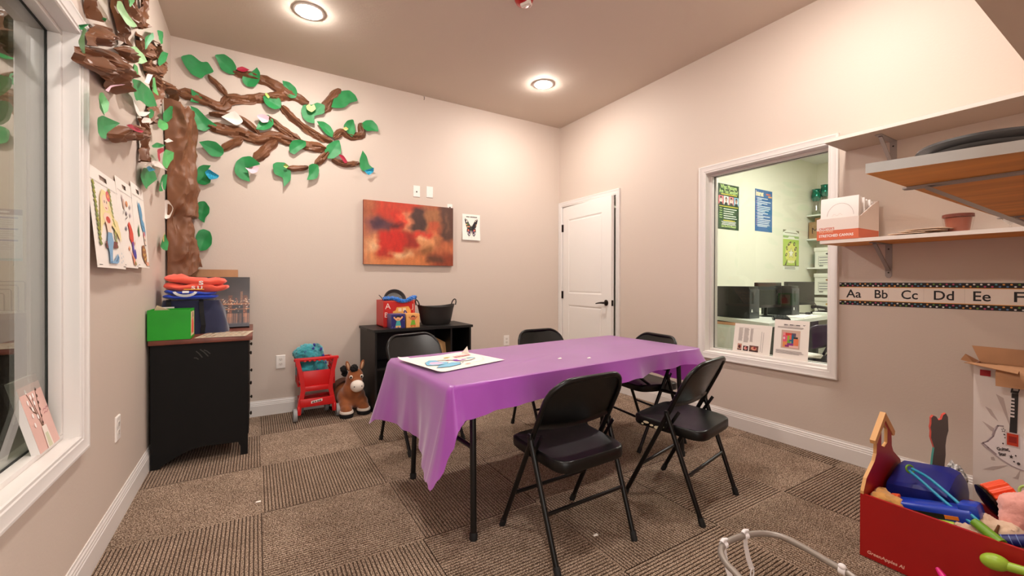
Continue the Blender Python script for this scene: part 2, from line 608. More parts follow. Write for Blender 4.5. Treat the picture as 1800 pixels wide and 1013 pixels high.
LEFT_LEAVES = [
    ('pale',[(2.223,1.972),(2.188,1.995),(2.166,1.976),(2.162,1.948),(2.189,1.905),(2.219,1.894)]),
    ('green',[(2.214,1.986),(2.162,2.02),(2.18,1.988),(2.197,1.979)]),
    ('pale',[(1.751,2.326),(1.7,2.356),(1.593,2.362),(1.492,2.361),(1.51,2.339),(1.577,2.313),(1.671,2.304),(1.73,2.307)]),
    ('mid',[(1.625,2.397),(1.56,2.45),(1.455,2.51),(1.428,2.504),(1.492,2.442),(1.577,2.4)]),
    ('pale',[(1.502,2.25),(1.42,2.292),(1.323,2.306),(1.282,2.283),(1.344,2.24),(1.458,2.197),(1.511,2.199)]),
    ('mid',[(1.562,2.134),(1.494,2.177),(1.402,2.203),(1.334,2.192),(1.344,2.16),(1.458,2.136)]),
    ('green',[(0.977,2.575),(0.868,2.651),(0.688,2.73),(0.672,2.704),(0.766,2.61),(0.896,2.578)]),
    ('green',[(0.897,2.465),(0.781,2.567),(0.657,2.613),(0.658,2.555),(0.782,2.469),(0.869,2.45)]),
    ('green',[(1.217,2.432),(1.126,2.511),(1.114,2.487),(1.173,2.4),(1.206,2.374)]),
    ('green',[(1.959,2.146),(1.906,2.173),(1.9,2.157),(1.936,2.142)]),
    ('mid',[(1.98,1.855),(1.902,1.877),(1.868,1.853),(1.916,1.804),(2.005,1.759),(2.023,1.76)]),
    ('green',[(2.017,1.743),(1.929,1.784),(1.803,1.797),(1.889,1.729),(1.93,1.692),(1.987,1.681)]),
    ('green',[(1.491,2.104),(1.32,2.163),(1.123,2.192),(1.013,2.147),(1.15,2.088),(1.321,2.064),(1.409,2.027)]),
    ('green',[(1.227,2.024),(1.097,2.101),(0.985,2.123),(0.985,2.093),(1.098,2.039)]),
    ('green',[(0.694,2.209),(0.464,2.342),(0.199,2.413),(-0.002,2.428),(0.337,2.301),(0.545,2.199),(0.676,2.157)]),
    ('mid',[(0.863,2.103),(0.797,2.143),(0.694,2.151),(0.694,2.112),(0.781,2.073),(0.863,2.073)]),
    ('mid',[(0.713,1.933),(0.623,2.002),(0.446,2.028),(0.467,1.975),(0.624,1.87),(0.714,1.875)]),
    ('green',[(1.029,1.911),(0.895,1.969),(0.765,1.99),(0.832,1.953),(1.001,1.907)]),
    ('mid',[(1.123,2.214),(0.983,2.328),(0.893,2.305),(0.893,2.244),(1.013,2.223)]),
]
LEFT_PETALS = [
    ('pink',[(2.032,1.847),(1.967,1.89),(1.823,1.955),(1.954,1.889),(2.0,1.852)]),
    ('red',[(1.735,1.811),(1.675,1.837),(1.481,1.865),(1.512,1.846),(1.639,1.821)]),
    ('red',[(1.157,1.863),(0.936,1.931),(0.904,1.919),(0.999,1.876),(0.968,1.855),(1.029,1.822),(1.116,1.835)]),
    ('white',[(1.522,1.9),(1.393,1.96),(1.248,1.999),(1.236,1.982),(1.437,1.915)]),
    ('white',[(0.87,1.989),(0.73,2.047),(0.617,2.06),(0.767,2.005)]),
    ('white',[(1.38,2.139),(1.321,2.206),(1.259,2.229),(1.321,2.152)]),
    ('white',[(1.638,1.963),(1.542,1.932),(1.437,1.957),(1.322,2.011),(1.415,1.955),(1.542,1.917)]),
]
LOOSE_LEFT_LEAVES = [
    ('green',[(1.116,1.728),(1.032,1.784),(0.849,1.806),(0.8,1.765),(1.033,1.656),(1.096,1.677)]),
    ('green',[(0.613,1.727),(0.524,1.85),(0.444,1.873),(0.464,1.766),(0.555,1.732)]),
    ('green',[(0.558,1.375),(0.466,1.467),(0.39,1.416),(0.436,1.349),(0.528,1.349)]),
]
LOOSE_LEFT_PETALS = [
    ('white',[(1.191,1.764),(0.974,1.84),(0.799,1.877),(0.584,1.87),(0.926,1.822)]),
    ('glitter',[(1.15,1.76),(1.065,1.789),(0.965,1.788),(1.065,1.753)]),
    ('pink',[(0.784,1.73),(0.69,1.78),(0.662,1.753),(0.719,1.705)]),
    ('yellow',[(0.71,1.392),(0.635,1.463),(0.593,1.462),(0.665,1.39)]),
]
TRUNK_RIGHT = [
    (-3.627,2.373),
    (-3.626,2.223),
    (-3.627,2.092),
    (-3.621,1.922),
    (-3.608,1.628),
    (-3.663,1.619),
    (-3.663,1.565),
    (-3.657,1.467),
    (-3.636,1.449),
    (-3.594,1.246),
]
TRUNK_LEFT = [
    (0.429,2.212),
    (0.413,1.868),
    (0.415,1.519),
    (0.418,1.146),
]
TRUNK_WHITE = [
    [(-3.668,1.628),(-3.645,1.63),(-3.643,1.489),(-3.608,1.385),(-3.598,1.353),(-3.635,1.378),(-3.656,1.469)],
    [(-3.79,1.717),(-3.751,1.727),(-3.719,1.668),(-3.741,1.597),(-3.766,1.585),(-3.79,1.618)],
]
# ================================================================ the room shell
PAINT = M('wall_paint', (209, 194, 182), .62, bump=.12, bscale=90)
CEIL = M('ceiling_paint', (207, 193, 179), .8, bump=.15, bscale=70)
TRIM = M('white_trim', (230, 225, 221), .35)
OFFICE_PAINT = M('office_paint', (226, 226, 208), .6)
LOUNGE_PAINT = M('lounge_paint', (205, 195, 170), .7)
BLACK_METAL = M('black_metal', (14, 13, 13), .33, spec=.5)
WHITE_PLASTIC = M('white_plastic', (240, 234, 228), .35)
PANE = glass_mat('window_glass', (.97, .98, .96))
MIRRORISH = glass_mat('tinted_window_glass', (.78, .82, .78), boost=2.2)


def carpet():
    """carpet tiles laid in quarter turns, each with 39 cut ribs"""
    mb = MB()
    m = bpy.data.materials.new('carpet')
    m.use_nodes = True
    nt = m.node_tree
    b = nt.nodes['Principled BSDF']
    b.inputs['Roughness'].default_value = .95
    b.inputs['Specular IOR Level'].default_value = .1
    geo = nt.nodes.new('ShaderNodeNewGeometry')

    def nz(scale, det):
        n = nt.nodes.new('ShaderNodeTexNoise')
        n.inputs['Scale'].default_value = scale
        n.inputs['Detail'].default_value = det
        nt.links.new(geo.outputs['Position'], n.inputs['Vector'])
        return n
    fine, coarse = nz(210, 3), nz(5, 4)
    cr = nt.nodes.new('ShaderNodeValToRGB')
    e = cr.color_ramp.elements
    e[0].position, e[0].color = .39, lin((86, 68, 56))
    e[1].position, e[1].color = .63, lin((206, 184, 164))
    e.new(.5).color = lin((150, 127, 108))
    nt.links.new(fine.outputs[0], cr.inputs[0])
    mx = nt.nodes.new('ShaderNodeMix')
    mx.data_type = 'RGBA'
    mx.blend_type = 'MULTIPLY'
    mx.inputs[0].default_value = .5
    c2 = nt.nodes.new('ShaderNodeValToRGB')
    c2.color_ramp.elements[0].position, c2.color_ramp.elements[0].color = .35, (.62, .6, .58, 1)
    c2.color_ramp.elements[1].position, c2.color_ramp.elements[1].color = .62, (1, 1, 1, 1)
    nt.links.new(coarse.outputs[0], c2.inputs[0])
    nt.links.new(cr.outputs[0], mx.inputs[6])
    nt.links.new(c2.outputs[0], mx.inputs[7])
    nt.links.new(mx.outputs[2], b.inputs['Base Color'])
    bp = nt.nodes.new('ShaderNodeBump')
    bp.inputs['Strength'].default_value = .7
    bp.inputs['Distance'].default_value = .003
    nt.links.new(fine.outputs[0], bp.inputs['Height'])
    nt.links.new(bp.outputs[0], b.inputs['Normal'])
    groove = M('carpet_groove', (74, 55, 42), .95)
    T, n = .61, 39
    p = T / n
    gx, gy = -3.187, -1.13
    x_lo, x_hi, y_lo, y_hi = -W, 0, -4.6, 0
    for i in range(-1, 6):
        for j in range(-6, 3):
            x0, x1 = gx + T * i, gx + T * (i + 1)
            y0, y1 = gy + T * j, gy + T * (j + 1)
            x0, x1 = max(x0, x_lo), min(x1, x_hi)
            y0, y1 = max(y0, y_lo), min(y1, y_hi)
            if x1 - x0 < .002 or y1 - y0 < .002:
                continue
            along_y = (i + j) % 2 == 1
            a0, a1, c0, c1, org = (x0, x1, y0, y1, gx + T * i) if along_y else (y0, y1, x0, x1, gy + T * j)
            k = math.floor((a0 - org) / p + 1e-6)
            q = lambda a, c, z: (a, c, z) if along_y else (c, a, z)
            while org + k * p < a1 - 1e-6:
                s = max(org + k * p, a0)
                t = min(org + k * p + p * .74, a1)
                e1 = min(org + (k + 1) * p, a1)
                if t > s:
                    d = .0022
                    mb.add([q(s, c0, -.002), q(s + d, c0, 0), q(t - d, c0, 0), q(t, c0, -.002),
                            q(s, c1, -.002), q(s + d, c1, 0), q(t - d, c1, 0), q(t, c1, -.002)],
                           [[0, 1, 5, 4], [1, 2, 6, 5], [2, 3, 7, 6]], m)
                if e1 > t:
                    s2 = max(t, a0)
                    mb.add([q(s2, c0, -.002), q(s2, c0, -.005), q(e1, c0, -.005), q(e1, c0, -.002),
                            q(s2, c1, -.002), q(s2, c1, -.005), q(e1, c1, -.005), q(e1, c1, -.002)],
                           [[0, 1, 5, 4], [1, 2, 6, 5], [2, 3, 7, 6]], groove)
                k += 1
    mb.b2((-W - .2, -5.2, -.12), (.2, .2, -.006), groove)
    o = mb.build('floor', None, smooth=0, fix=False)
    # every rib faces up
    me = o.data
    bm = bmesh.new()
    bm.from_mesh(me)
    for f in bm.faces:
        f.normal_update()
        if f.normal.z < -.2 and f.calc_center_median().z > -.11:
            f.normal_flip()
    bm.to_mesh(me)
    bm.free()
    struct(o)


carpet()


def wall_with_hole(name, mat, x0, x1, y0, y1, z0, z1, holes):
    """a wall slab in the x=const plane with rectangular openings (y0, y1, z0, z1)"""
    mb = MB()
    ys = sorted({y0, y1, *[h[0] for h in holes], *[h[1] for h in holes]})
    zs = sorted({z0, z1, *[h[2] for h in holes], *[h[3] for h in holes]})
    for a, b in zip(ys, ys[1:]):
        # merge vertically where there is no hole
        run = None
        for c, d in zip(zs, zs[1:]):
            inside = any(h[0] <= a + 1e-6 and b <= h[1] + 1e-6 and h[2] <= c + 1e-6 and d <= h[3] + 1e-6 for h in holes)
            if inside:
                if run:
                    mb.b2((x0, a, run[0]), (x1, b, run[1]), mat)
                run = None
            else:
                run = (run[0], d) if run else (c, d)
        if run:
            mb.b2((x0, a, run[0]), (x1, b, run[1]), mat)
    return struct(mb.build(name, mat, smooth=0))


WIN_R = (-2.862, -1.984, .571, 2.042)      # opening of the right window: y0, y1, z0, z1
WIN_L = (-2.884, -2.006, .571, 2.042)
DOOR = (-.957, -.057, 0, 2.045)

struct(MB().b2((-W - .15, 0, -.02), (.15, .15, H + .1)).build('wall_back', PAINT, smooth=0))
wall_with_hole('wall_right', PAINT, 0, .07, -5.0, 0, -.02, H + .1, [(WIN_R[0] - .0125, WIN_R[1] + .0125, WIN_R[2] - .0125, WIN_R[3] + .0125), (DOOR[0] - .0125, DOOR[1] + .0125, DOOR[2], DOOR[3] + .0125)])
wall_with_hole('wall_left', PAINT, -W - .07, -W, -4.9, 0, -.02, H + .1, [(WIN_L[0] - .0125, WIN_L[1] + .0125, WIN_L[2] - .0125, WIN_L[3] + .0125)])
struct(MB().b2((-2.25, -4.15, -.02), (0, -4.032, H + .1)).build('wall_front', PAINT, smooth=0))
struct(MB().b2((-W - .07, -4.9, H), (.07, .0, H + .1)).build('ceiling', CEIL, smooth=0))


def baseboard(name, a, b, nrm):
    """stepped baseboard from a to b along the floor, nrm points into the room"""
    prof = [(0, 0), (.0135, 0), (.0135, .088), (.011, .092), (.011, .1), (.0085, .105), (.0085, .113), (.005, .119), (.004, .1285), (0, .1285)]
    a, b, nrm = Vector((*a, 0)), Vector((*b, 0)), Vector((*nrm, 0))
    mb = MB()
    n = len(prof)
    mb.add([p + nrm * u + Vector((0, 0, v)) for p in (a, b) for u, v in prof],
           [[i, (i + 1) % n, n + (i + 1) % n, n + i] for i in range(n)] + [list(range(n)), list(range(n, 2 * n))])
    return struct(mb.build(name, TRIM, smooth=20))


baseboard('baseboard_back', (-W, 0), (0, 0), (0, -1))
baseboard('baseboard_right', (0, -1.02), (0, -4.03), (-1, 0))
baseboard('baseboard_left', (-W, 0), (-W, -4.9), (1, 0))

CASING = [(0, 0), (0, .008), (.004, .012), (.012, .013), (.016, .016), (.044, .019), (.050, .022), (.058, .022), (.060, .018), (.060, 0)]


def casing(name, y0, y1, z0, z1, x, sgn, parent=None, sides=4, left_w=1.0):
    """mitred picture-frame casing round an opening in an x=const wall; sgn is the direction into the room"""
    mb = MB()
    n = len(CASING)
    if sides == 4:
        path = [(y0, z0, -1, -1), (y1, z0, 1, -1), (y1, z1, 1, 1), (y0, z1, -1, 1)]
    else:
        path = [(y0, 0, -1, 0), (y0, z1, -1, 1), (y1, z1, left_w, 1), (y1, 0, left_w, 0)]
    for (y, z, dy, dz) in path:
        mb.v += [Vector((x + sgn * h, y + dy * w, z + dz * w)) for w, h in CASING]
    k = len(path)
    for i in range(k if sides == 4 else k - 1):
        j = (i + 1) % k
        for q in range(n - 1):
            mb.f.append([i * n + q, i * n + q + 1, j * n + q + 1, j * n + q])
            mb.m.append(0)
    return mb.build(name, TRIM, parent, world=True, smooth=25)


def window(name, hole, x, sgn, glass, label, dp=.088):
    """sgn: +1 when the outside lies at larger x"""
    y0, y1, z0, z1 = hole
    t = thing(name, label, 'window', (x, (y0 + y1) / 2, z0))
    t['kind'] = 'structure'
    casing('casing', y0, y1, z0, z1, x, -sgn, t)
    jb = MB()
    d = (dp + .053) * sgn
    for (a, b) in (((y0 - .012, z0 - .012), (y1 + .012, z0)), ((y0 - .012, z1), (y1 + .012, z1 + .012)), ((y0 - .012, z0), (y0, z1)), ((y1, z0), (y1 + .012, z1))):
        jb.b2((x, a[0], a[1]), (x + d, b[0], b[1]))
    jb.build('jamb', TRIM, t, world=True, smooth=0)
    st = MB()
    e = .018
    for s, g in ((dp - .038, 0), (dp + .010, 0)):
        lo, hi = x + sgn * s, x + sgn * (s + .035)
        for (a, b) in (((y0, z0), (y1, z0 + e)), ((y0, z1 - e), (y1, z1)), ((y0, z0 + e), (y0 + e, z1 - e)), ((y1 - e, z0 + e), (y1, z1 - e))):
            st.b2((lo, a[0], a[1]), (hi, b[0], b[1]), None, .003)
    st.build('glazing_stop', TRIM, t, world=True, smooth=30)
    MB().b2((x + sgn * dp, y0 + .002, z0 + .002), (x + sgn * (dp + .006), y1 - .002, z1 - .002)).build('pane', glass, t, world=True, smooth=0)
    gk = MB()
    e = .0205
    for (a, b) in (((y0, z0), (y1, z0 + e)), ((y0, z1 - e), (y1, z1)), ((y0, z0 + e), (y0 + e, z1 - e)), ((y1 - e, z0 + e), (y1, z1 - e))):
        gk.b2((x + sgn * (dp - .0025), a[0], a[1]), (x + sgn * (dp - .0005), b[0], b[1]))
    gk.build('gasket', M('gasket_rubber', (38, 40, 38), .6), t, world=True, smooth=0)
    return t


window('window_1', WIN_R, 0, 1, PANE, 'white framed interior window in the right wall looking into a small office')
window('window_2', WIN_L, -W, -1, MIRRORISH, 'white framed interior window in the left wall with a canvas on its sill', .072)


def door():
    y0, y1, _, z1 = DOOR
    t = thing('door_1', 'white two-panel interior door with black lever handle standing slightly ajar', 'door', (0, y1, 0))
    t['kind'] = 'structure'
    casing('casing', y0, y1, 0, z1, 0, -1, t, sides=3, left_w=.93)
    jb = MB()
    jb.b2((0, y0 - .012, 0), (.07, y0, z1)).b2((0, y1, 0), (.07, y1 + .012, z1)).b2((0, y0, z1), (.07, y1, z1 + .012))
    jb.b2((.036, y0, 0), (.05, y0 + .011, z1 - .011)).b2((.036, y0, z1 - .011), (.05, y1, z1))
    jb.build('jamb', TRIM, t, world=True, smooth=0)
    # the leaf, modelled in its own plane: s along the leaf from the hinge, z up, w toward the room
    th = math.radians(4.2)
    wd, tk, top = .888, .035, z1 - .006
    hx, hy = .002, y1 - .006

    def F(s, z, w=0):
        return Vector((hx - math.sin(th) * s - math.cos(th) * w, hy - math.cos(th) * s + math.sin(th) * w, z))
    lf = MB()
    P = [(.118, .735, 1.0, 1.885), (.118, .735, .23, .865)]
    lf.prism([(0, .012), (wd, .012), (wd, top), (0, top)], F, (-tk, -.006))
    # stiles and rails as raised face, panels sunk with a bevelled edge
    for (a, b, c, d) in ((0, .118, .012, top), (.735 + .0, wd, .012, top), (.118, .735, .012, .23), (.118, .735, .865, 1.0), (.118, .735, 1.885, top)):
        lf.prism([(a, c), (b, c), (b, d), (a, d)], F, (-.0065, 0))
    for (a, b, c, d) in P:
        e, g = .016, .03
        o = [(a, c), (b, c), (b, d), (a, d)]
        i1 = [(a + e, c + e), (b - e, c + e), (b - e, d - e), (a + e, d - e)]
        i2 = [(a + g, c + g), (b - g, c + g), (b - g, d - g), (a + g, d - g)]
        vs = [F(*p, -.001) for p in o] + [F(*p, -.0058) for p in i1] + [F(*p, -.003) for p in i2]
        fs = []
        for q in range(4):
            r = (q + 1) % 4
            fs += [[q, r, 4 + r, 4 + q], [4 + q, 4 + r, 8 + r, 8 + q]]
        fs.append([8, 9, 10, 11])
        lf.add(vs, fs)
    leaf = lf.build('door_leaf', M('door_white', (238, 234, 230), .4), t, world=True, smooth=0)
    bz = M('oil_rubbed_bronze', (34, 24, 20), .35, .6)
    ha = MB()
    hz, hs = .918, wd - .075
    ha.tube([F(hs, hz, 0), F(hs, hz, .006), F(hs, hz, .012)], [.032, .032, .024], None, 20)
    ha.cyl(F(hs, hz, .01), F(hs, hz, .05), .011)
    ha.tube([F(hs + .008, hz, .046), F(hs - .02, hz, .05), F(hs - .06, hz - .003, .05), F(hs - .115, hz - .012, .047)], [.010, .010, .008, .006])
    ha.build('lever_handle', bz, leaf, world=True)
    lp = MB()
    lp.prism([(wd - .0005, hz - .03), (wd + .0015, hz - .03), (wd + .0015, hz + .03), (wd - .0005, hz + .03)], F, (-.03, -.005))
    lp.build('latch_plate', bz, leaf, world=True, smooth=0)
    for hz in (1.79, .98, .2):
        h = MB()
        h.cyl(F(-.006, hz - .045, .008), F(-.006, hz + .045, .008), .0075)
        h.prism([(-.006, hz - .045), (.014, hz - .045), (.014, hz + .045), (-.006, hz + .045)], F, (.0, .0018))
        h.build('hinge', bz, leaf, world=True)


door()
# dark closet behind the door gap
struct(MB().b2((.24, -1.05, -.02), (.26, .1, 2.2)).b2((.07, -1.07, -.02), (.26, -1.05, 2.2)).b2((.07, .0, -.02), (.26, .02, 2.2)).b2((.07, -1.07, 2.2), (.26, .02, 2.22)).b2((.07, -1.07, -.04), (.26, .02, -.02)).build('wall_closet', PAINT, smooth=0))

# ---------------------------------------------------------------- ceiling fittings
LENS = M('lamp_lens', (255, 255, 255), .4)
_b = LENS.node_tree.nodes['Principled BSDF']
_b.inputs['Emission Color'].default_value = (*LIGHT_COL, 1)
_b.inputs['Emission Strength'].default_value = LAMP


def downlight(x, y, label):
    t = thing('recessed_light', label, 'ceiling light', (x, y, H), 0, 'recessed ceiling lights')
    MB().lathe([(.078, -.0005), (.098, -.0005), (.1, -.003), (.096, -.006), (.082, -.007), (.078, -.004), (.078, -.0005)], n=36).build('trim_ring', WHITE_PLASTIC, t)
    MB().lathe([(0, -.027), (.03, -.0255), (.055, -.020), (.07, -.012), (.0775, -.0025)], n=36).build('lens', LENS, t)
    # its beam: a soft disc just under the lens so that walls take crisp shadows
    return t


for x, y, lb in ((-2.893, -.879, 'round recessed ceiling light above the paper tree wall, larger in view of two'),
                 (-.861, -.851, 'round recessed ceiling light near the corner above the white door'),
                 (-2.893, -3.05, 'round recessed ceiling light in the near half of the room, window side'),
                 (-.861, -3.05, 'round recessed ceiling light in the near half of the room, shelf side')):
    downlight(x, y, lb)

t = thing('fire_alarm_strobe', 'red round fire alarm with a clear strobe lens on the ceiling', 'fire alarm', (-1.69, -1.79, H))
MB().lathe([(.0, -.052), (.03, -.05), (.05, -.042), (.058, -.03), (.062, -.018), (.066, -.004), (.066, 0)][::-1], n=32).build('housing', M('alarm_red', (176, 16, 14), .3, coat=.4), t)
MB().box((.0, -.02, -.052), (.03, .07, .03), None, .005, .5).build('strobe_lens', M('strobe_clear', (225, 215, 205), .15), t)
MB().tube([(.035, -.03, -.044), (.048, -.015, -.043), (.05, .01, -.042)], .006).build('lettering_band', M('alarm_white', (235, 215, 205), .4), t)

o = MB().tube([(-1.746, -.001, 3.022), (-1.746, -.012, 3.016), (-1.746, -.018, 3.006), (-1.746, -.012, 2.994), (-1.748, -.006, 2.99)], .0028).build('ceiling_hook', M('hook_brown', (60, 45, 36), .5))
tag(o, 'tiny dark hook high on the back wall just under the ceiling', 'hook')
# ================================================================ folding table, cloth, chairs
TBL = (-1.628, -2.07)
TROT = math.radians(3.6)
TTOP = .700


def folding_table():
    t = thing('folding_table', 'long folding banquet table with black legs under the purple cloth', 'table', (*TBL, 0), TROT)
    MB().box((0, 0, TTOP - .02), (1.83, .76, .038), None, .012).build('tabletop', M('table_plastic', (188, 184, 176), .5), t)
    for sx in (-1, 1):
        for sy in (-1, 1):
            g = MB()
            foot = (sx * .785, sy * .352, .012)
            top = (sx * .775, sy * .325, TTOP - .04)
            g.tube([foot, top], .0145, None, 12)
            leg = g.build('leg', BLACK_METAL, t)
            MB().lathe([(.013, 0), (.018, .001), (.018, .028), (.0145, .034)], (foot[0], foot[1], 0), n=14).build('foot_cap', M('black_rubber', (10, 10, 10), .7), leg)
        MB().tube([(sx * .779, -.338, .40), (sx * .779, .338, .40)], .011).build('crossbar', BLACK_METAL, t)
        MB().tube([(sx * .776, -.33, TTOP - .06), (sx * .776, .33, TTOP - .06)], .013).build('top_rail', BLACK_METAL, t)
        for sy in (-.14, .14):
            MB().tube([(sx * .778, sy, .40), (sx * .42, sy * .4, TTOP - .045)], .009).build('brace', BLACK_METAL, t)
    for sy in (-1, 1):
        MB().box((0, sy * .31, TTOP - .05), (1.6, .02, .03)).build('side_rail', BLACK_METAL, t, smooth=0)


folding_table()


def tablecloth():
    z = TTOP + .004
    hx, hy, rc = .922, .388, .022
    # key positions round the edge, counter-clockwise from the near left: (x, y) of the edge, nx, ny, drop, flare
    keys = []

    def side(a, b, n, vals):
        for f, dr, fl in vals:
            keys.append((a[0] + (b[0] - a[0]) * f, a[1] + (b[1] - a[1]) * f, n[0], n[1], dr, fl))
    side((-hx, -hy), (hx, -hy), (0, -1), [(.012, .15, .035), (.03, .136, .02), (.15, .128, .015), (.3, .124, .012), (.5, .118, .012), (.65, .112, .02), (.8, .095, .03), (.92, .085, .04), (.97, .10, .045)])
    for q, dr, fl in ((-60, .11, .05), (-30, .14, .05)):
        keys.append((hx - rc + rc * math.cos(math.radians(q)), -hy + rc + rc * math.sin(math.radians(q)), math.cos(math.radians(q)), math.sin(math.radians(q)), dr, fl))
    side((hx, -hy), (hx, hy), (1, 0), [(.06, .2, .05), (.14, .245, .03), (.3, .25, .03), (.6, .24, .03), (.95, .28, .05)])
    for q, dr, fl in ((30, .32, .08), (60, .32, .08)):
        keys.append((hx - rc + rc * math.cos(math.radians(q)), hy - rc + rc * math.sin(math.radians(q)), math.cos(math.radians(q)), math.sin(math.radians(q)), dr, fl))
    side((hx, hy), (-hx, hy), (0, 1), [(.05, .26, .03), (.3, .25, .02), (.6, .25, .02), (.93, .28, .04), (.97, .32, .06)])
    for q, dr, fl in ((110, .36, .10), (135, .375, .12), (160, .36, .10)):
        keys.append((-hx + rc + rc * math.cos(math.radians(q)), hy - rc + rc * math.sin(math.radians(q)), math.cos(math.radians(q)), math.sin(math.radians(q)), dr, fl))
    side((-hx, hy), (-hx, -hy), (-1, 0), [(.04, .32, .07), (.12, .31, .05), (.28, .31, .035), (.45, .31, .03), (.62, .315, .03), (.75, .335, .04), (.88, .365, .055), (.96, .385, .075)])
    for q, dr, fl in ((192, .372, .085), (210, .385, .11), (226, .33, .11), (242, .24, .085), (258, .165, .05)):
        keys.append((-hx + rc + rc * math.cos(math.radians(q)), -hy + rc + rc * math.sin(math.radians(q)), math.cos(math.radians(q)), math.sin(math.radians(q)), dr, fl))
    cols = []
    K = len(keys)
    for i in range(K):
        a, b = keys[i], keys[(i + 1) % K]
        d = math.hypot(b[0] - a[0], b[1] - a[1])
        m = max(3, int(d / .02))
        for j in range(m):
            f = j / m
            s = f * f * (3 - 2 * f)
            q = [a[k] + (b[k] - a[k]) * (f if k < 4 else s) for k in range(6)]
            L = math.hypot(q[2], q[3])
            q[2] /= L
            q[3] /= L
            cols.append(q)
    N = len(cols)
    mb = MB()
    R = random.Random(4)
    rings = [0, .25, .45, .62, .76, .86, .93, .97, .99]
    # flat top
    top = [[None] * N for _ in rings]
    for r, s in enumerate(rings):
        for i, c in enumerate(cols):
            x, y = c[0] * s, c[1] * s
            w = noise.noise(Vector((x * 3.5, y * 3.5, 1))) * .0022 + max(0, noise.noise(Vector((x * 9, y * 2.2, 4)))) * .0016
            # crease lines along the long side from the way it was folded
            w += .0022 * math.exp(-((y + .10 + .02 * math.sin(x * 5)) / .012) ** 2) * (0 if s > .93 else 1)
            mb.v.append(Vector((x, y, z + abs(w))))
    nr = len(rings)
    M_ = 16
    per = 0
    for j in range(1, M_ + 1):
        t = j / M_
        per = 0
        for i, c in enumerate(cols):
            x, y, nx, ny, dr, fl = c
            per += .02
            wv = noise.noise(Vector((x * 6, y * 6, 9))) * .030 + .012 * noise.noise(Vector((x * 17, y * 17, 2 + t)))
            sag = .02 * math.sin(x * 7 + 1) if ny < -.9 else 0
            out = .004 + fl * t ** 1.2 + (wv + sag) * t ** 1.1 * min(1, dr / .15)
            rr = .014
            h = dr * t
            # rolled edge
            zz = z - h if h > rr else z - h * h / rr * .6
            mb.v.append(Vector((x + nx * max(out, .004), y + ny * max(out, .004), zz + .008 * noise.noise(Vector((x * 8, y * 8, 5))) * t)))
    tot = nr + M_
    for r in range(tot - 1):
        for i in range(N):
            k = (i + 1) % N
            mb.f.append([r * N + i, r * N + k, (r + 1) * N + k, (r + 1) * N + i])
            mb.m.append(0)
    mt = Matrix.Translation((*TBL, 0)) @ Matrix.Rotation(TROT, 4, 'Z')
    mb.v = [mt @ p for p in mb.v]
    mat = M('purple_vinyl', (176, 80, 190), .36, var=.05, vscale=3, spec=.7, coat=.2, sheen=.65)
    nt = mat.node_tree
    b = nt.nodes['Principled BSDF']
    # thin plastic sheet: some light comes through it
    tl = nt.nodes.new('ShaderNodeBsdfTranslucent')
    tl.inputs[0].default_value = lin((196, 84, 206))
    mx = nt.nodes.new('ShaderNodeMixShader')
    mx.inputs[0].default_value = .30
    nt.links.new(b.outputs[0], mx.inputs[1])
    nt.links.new(tl.outputs[0], mx.inputs[2])
    nt.links.new(mx.outputs[0], nt.nodes['Material Output'].inputs[0])
    o = mb.build('tablecloth', mat, smooth=60)
    tag(o, 'purple plastic cloth draped over the long table, its corner hanging low at one end', 'tablecloth')


tablecloth()


# ---------------------------------------------------------------- metal folding chairs (local frame: +y is the front)
def yb(z):
    """depth of the raked uprights at height z"""
    return .205 - .372 * z / .75


def outline(n_arc=8):
    """the bent back tube from the left side over the top to the right side: (x, z)"""
    hw, zt, r = .212, .742, .105
    pts = [(-hw - .0, .50), (-hw, .56), (-hw, zt - r)]
    for k in range(1, n_arc + 1):
        a = math.pi - k * math.pi / 2 / n_arc
        pts.append((-hw + r + r * math.cos(a), zt - r + r * math.sin(a) * 1.0))
    right = [(-x, z) for x, z in pts[::-1]]
    return pts + right


def bow(x):
    return -.030 * (1 - (x / .212) ** 2)


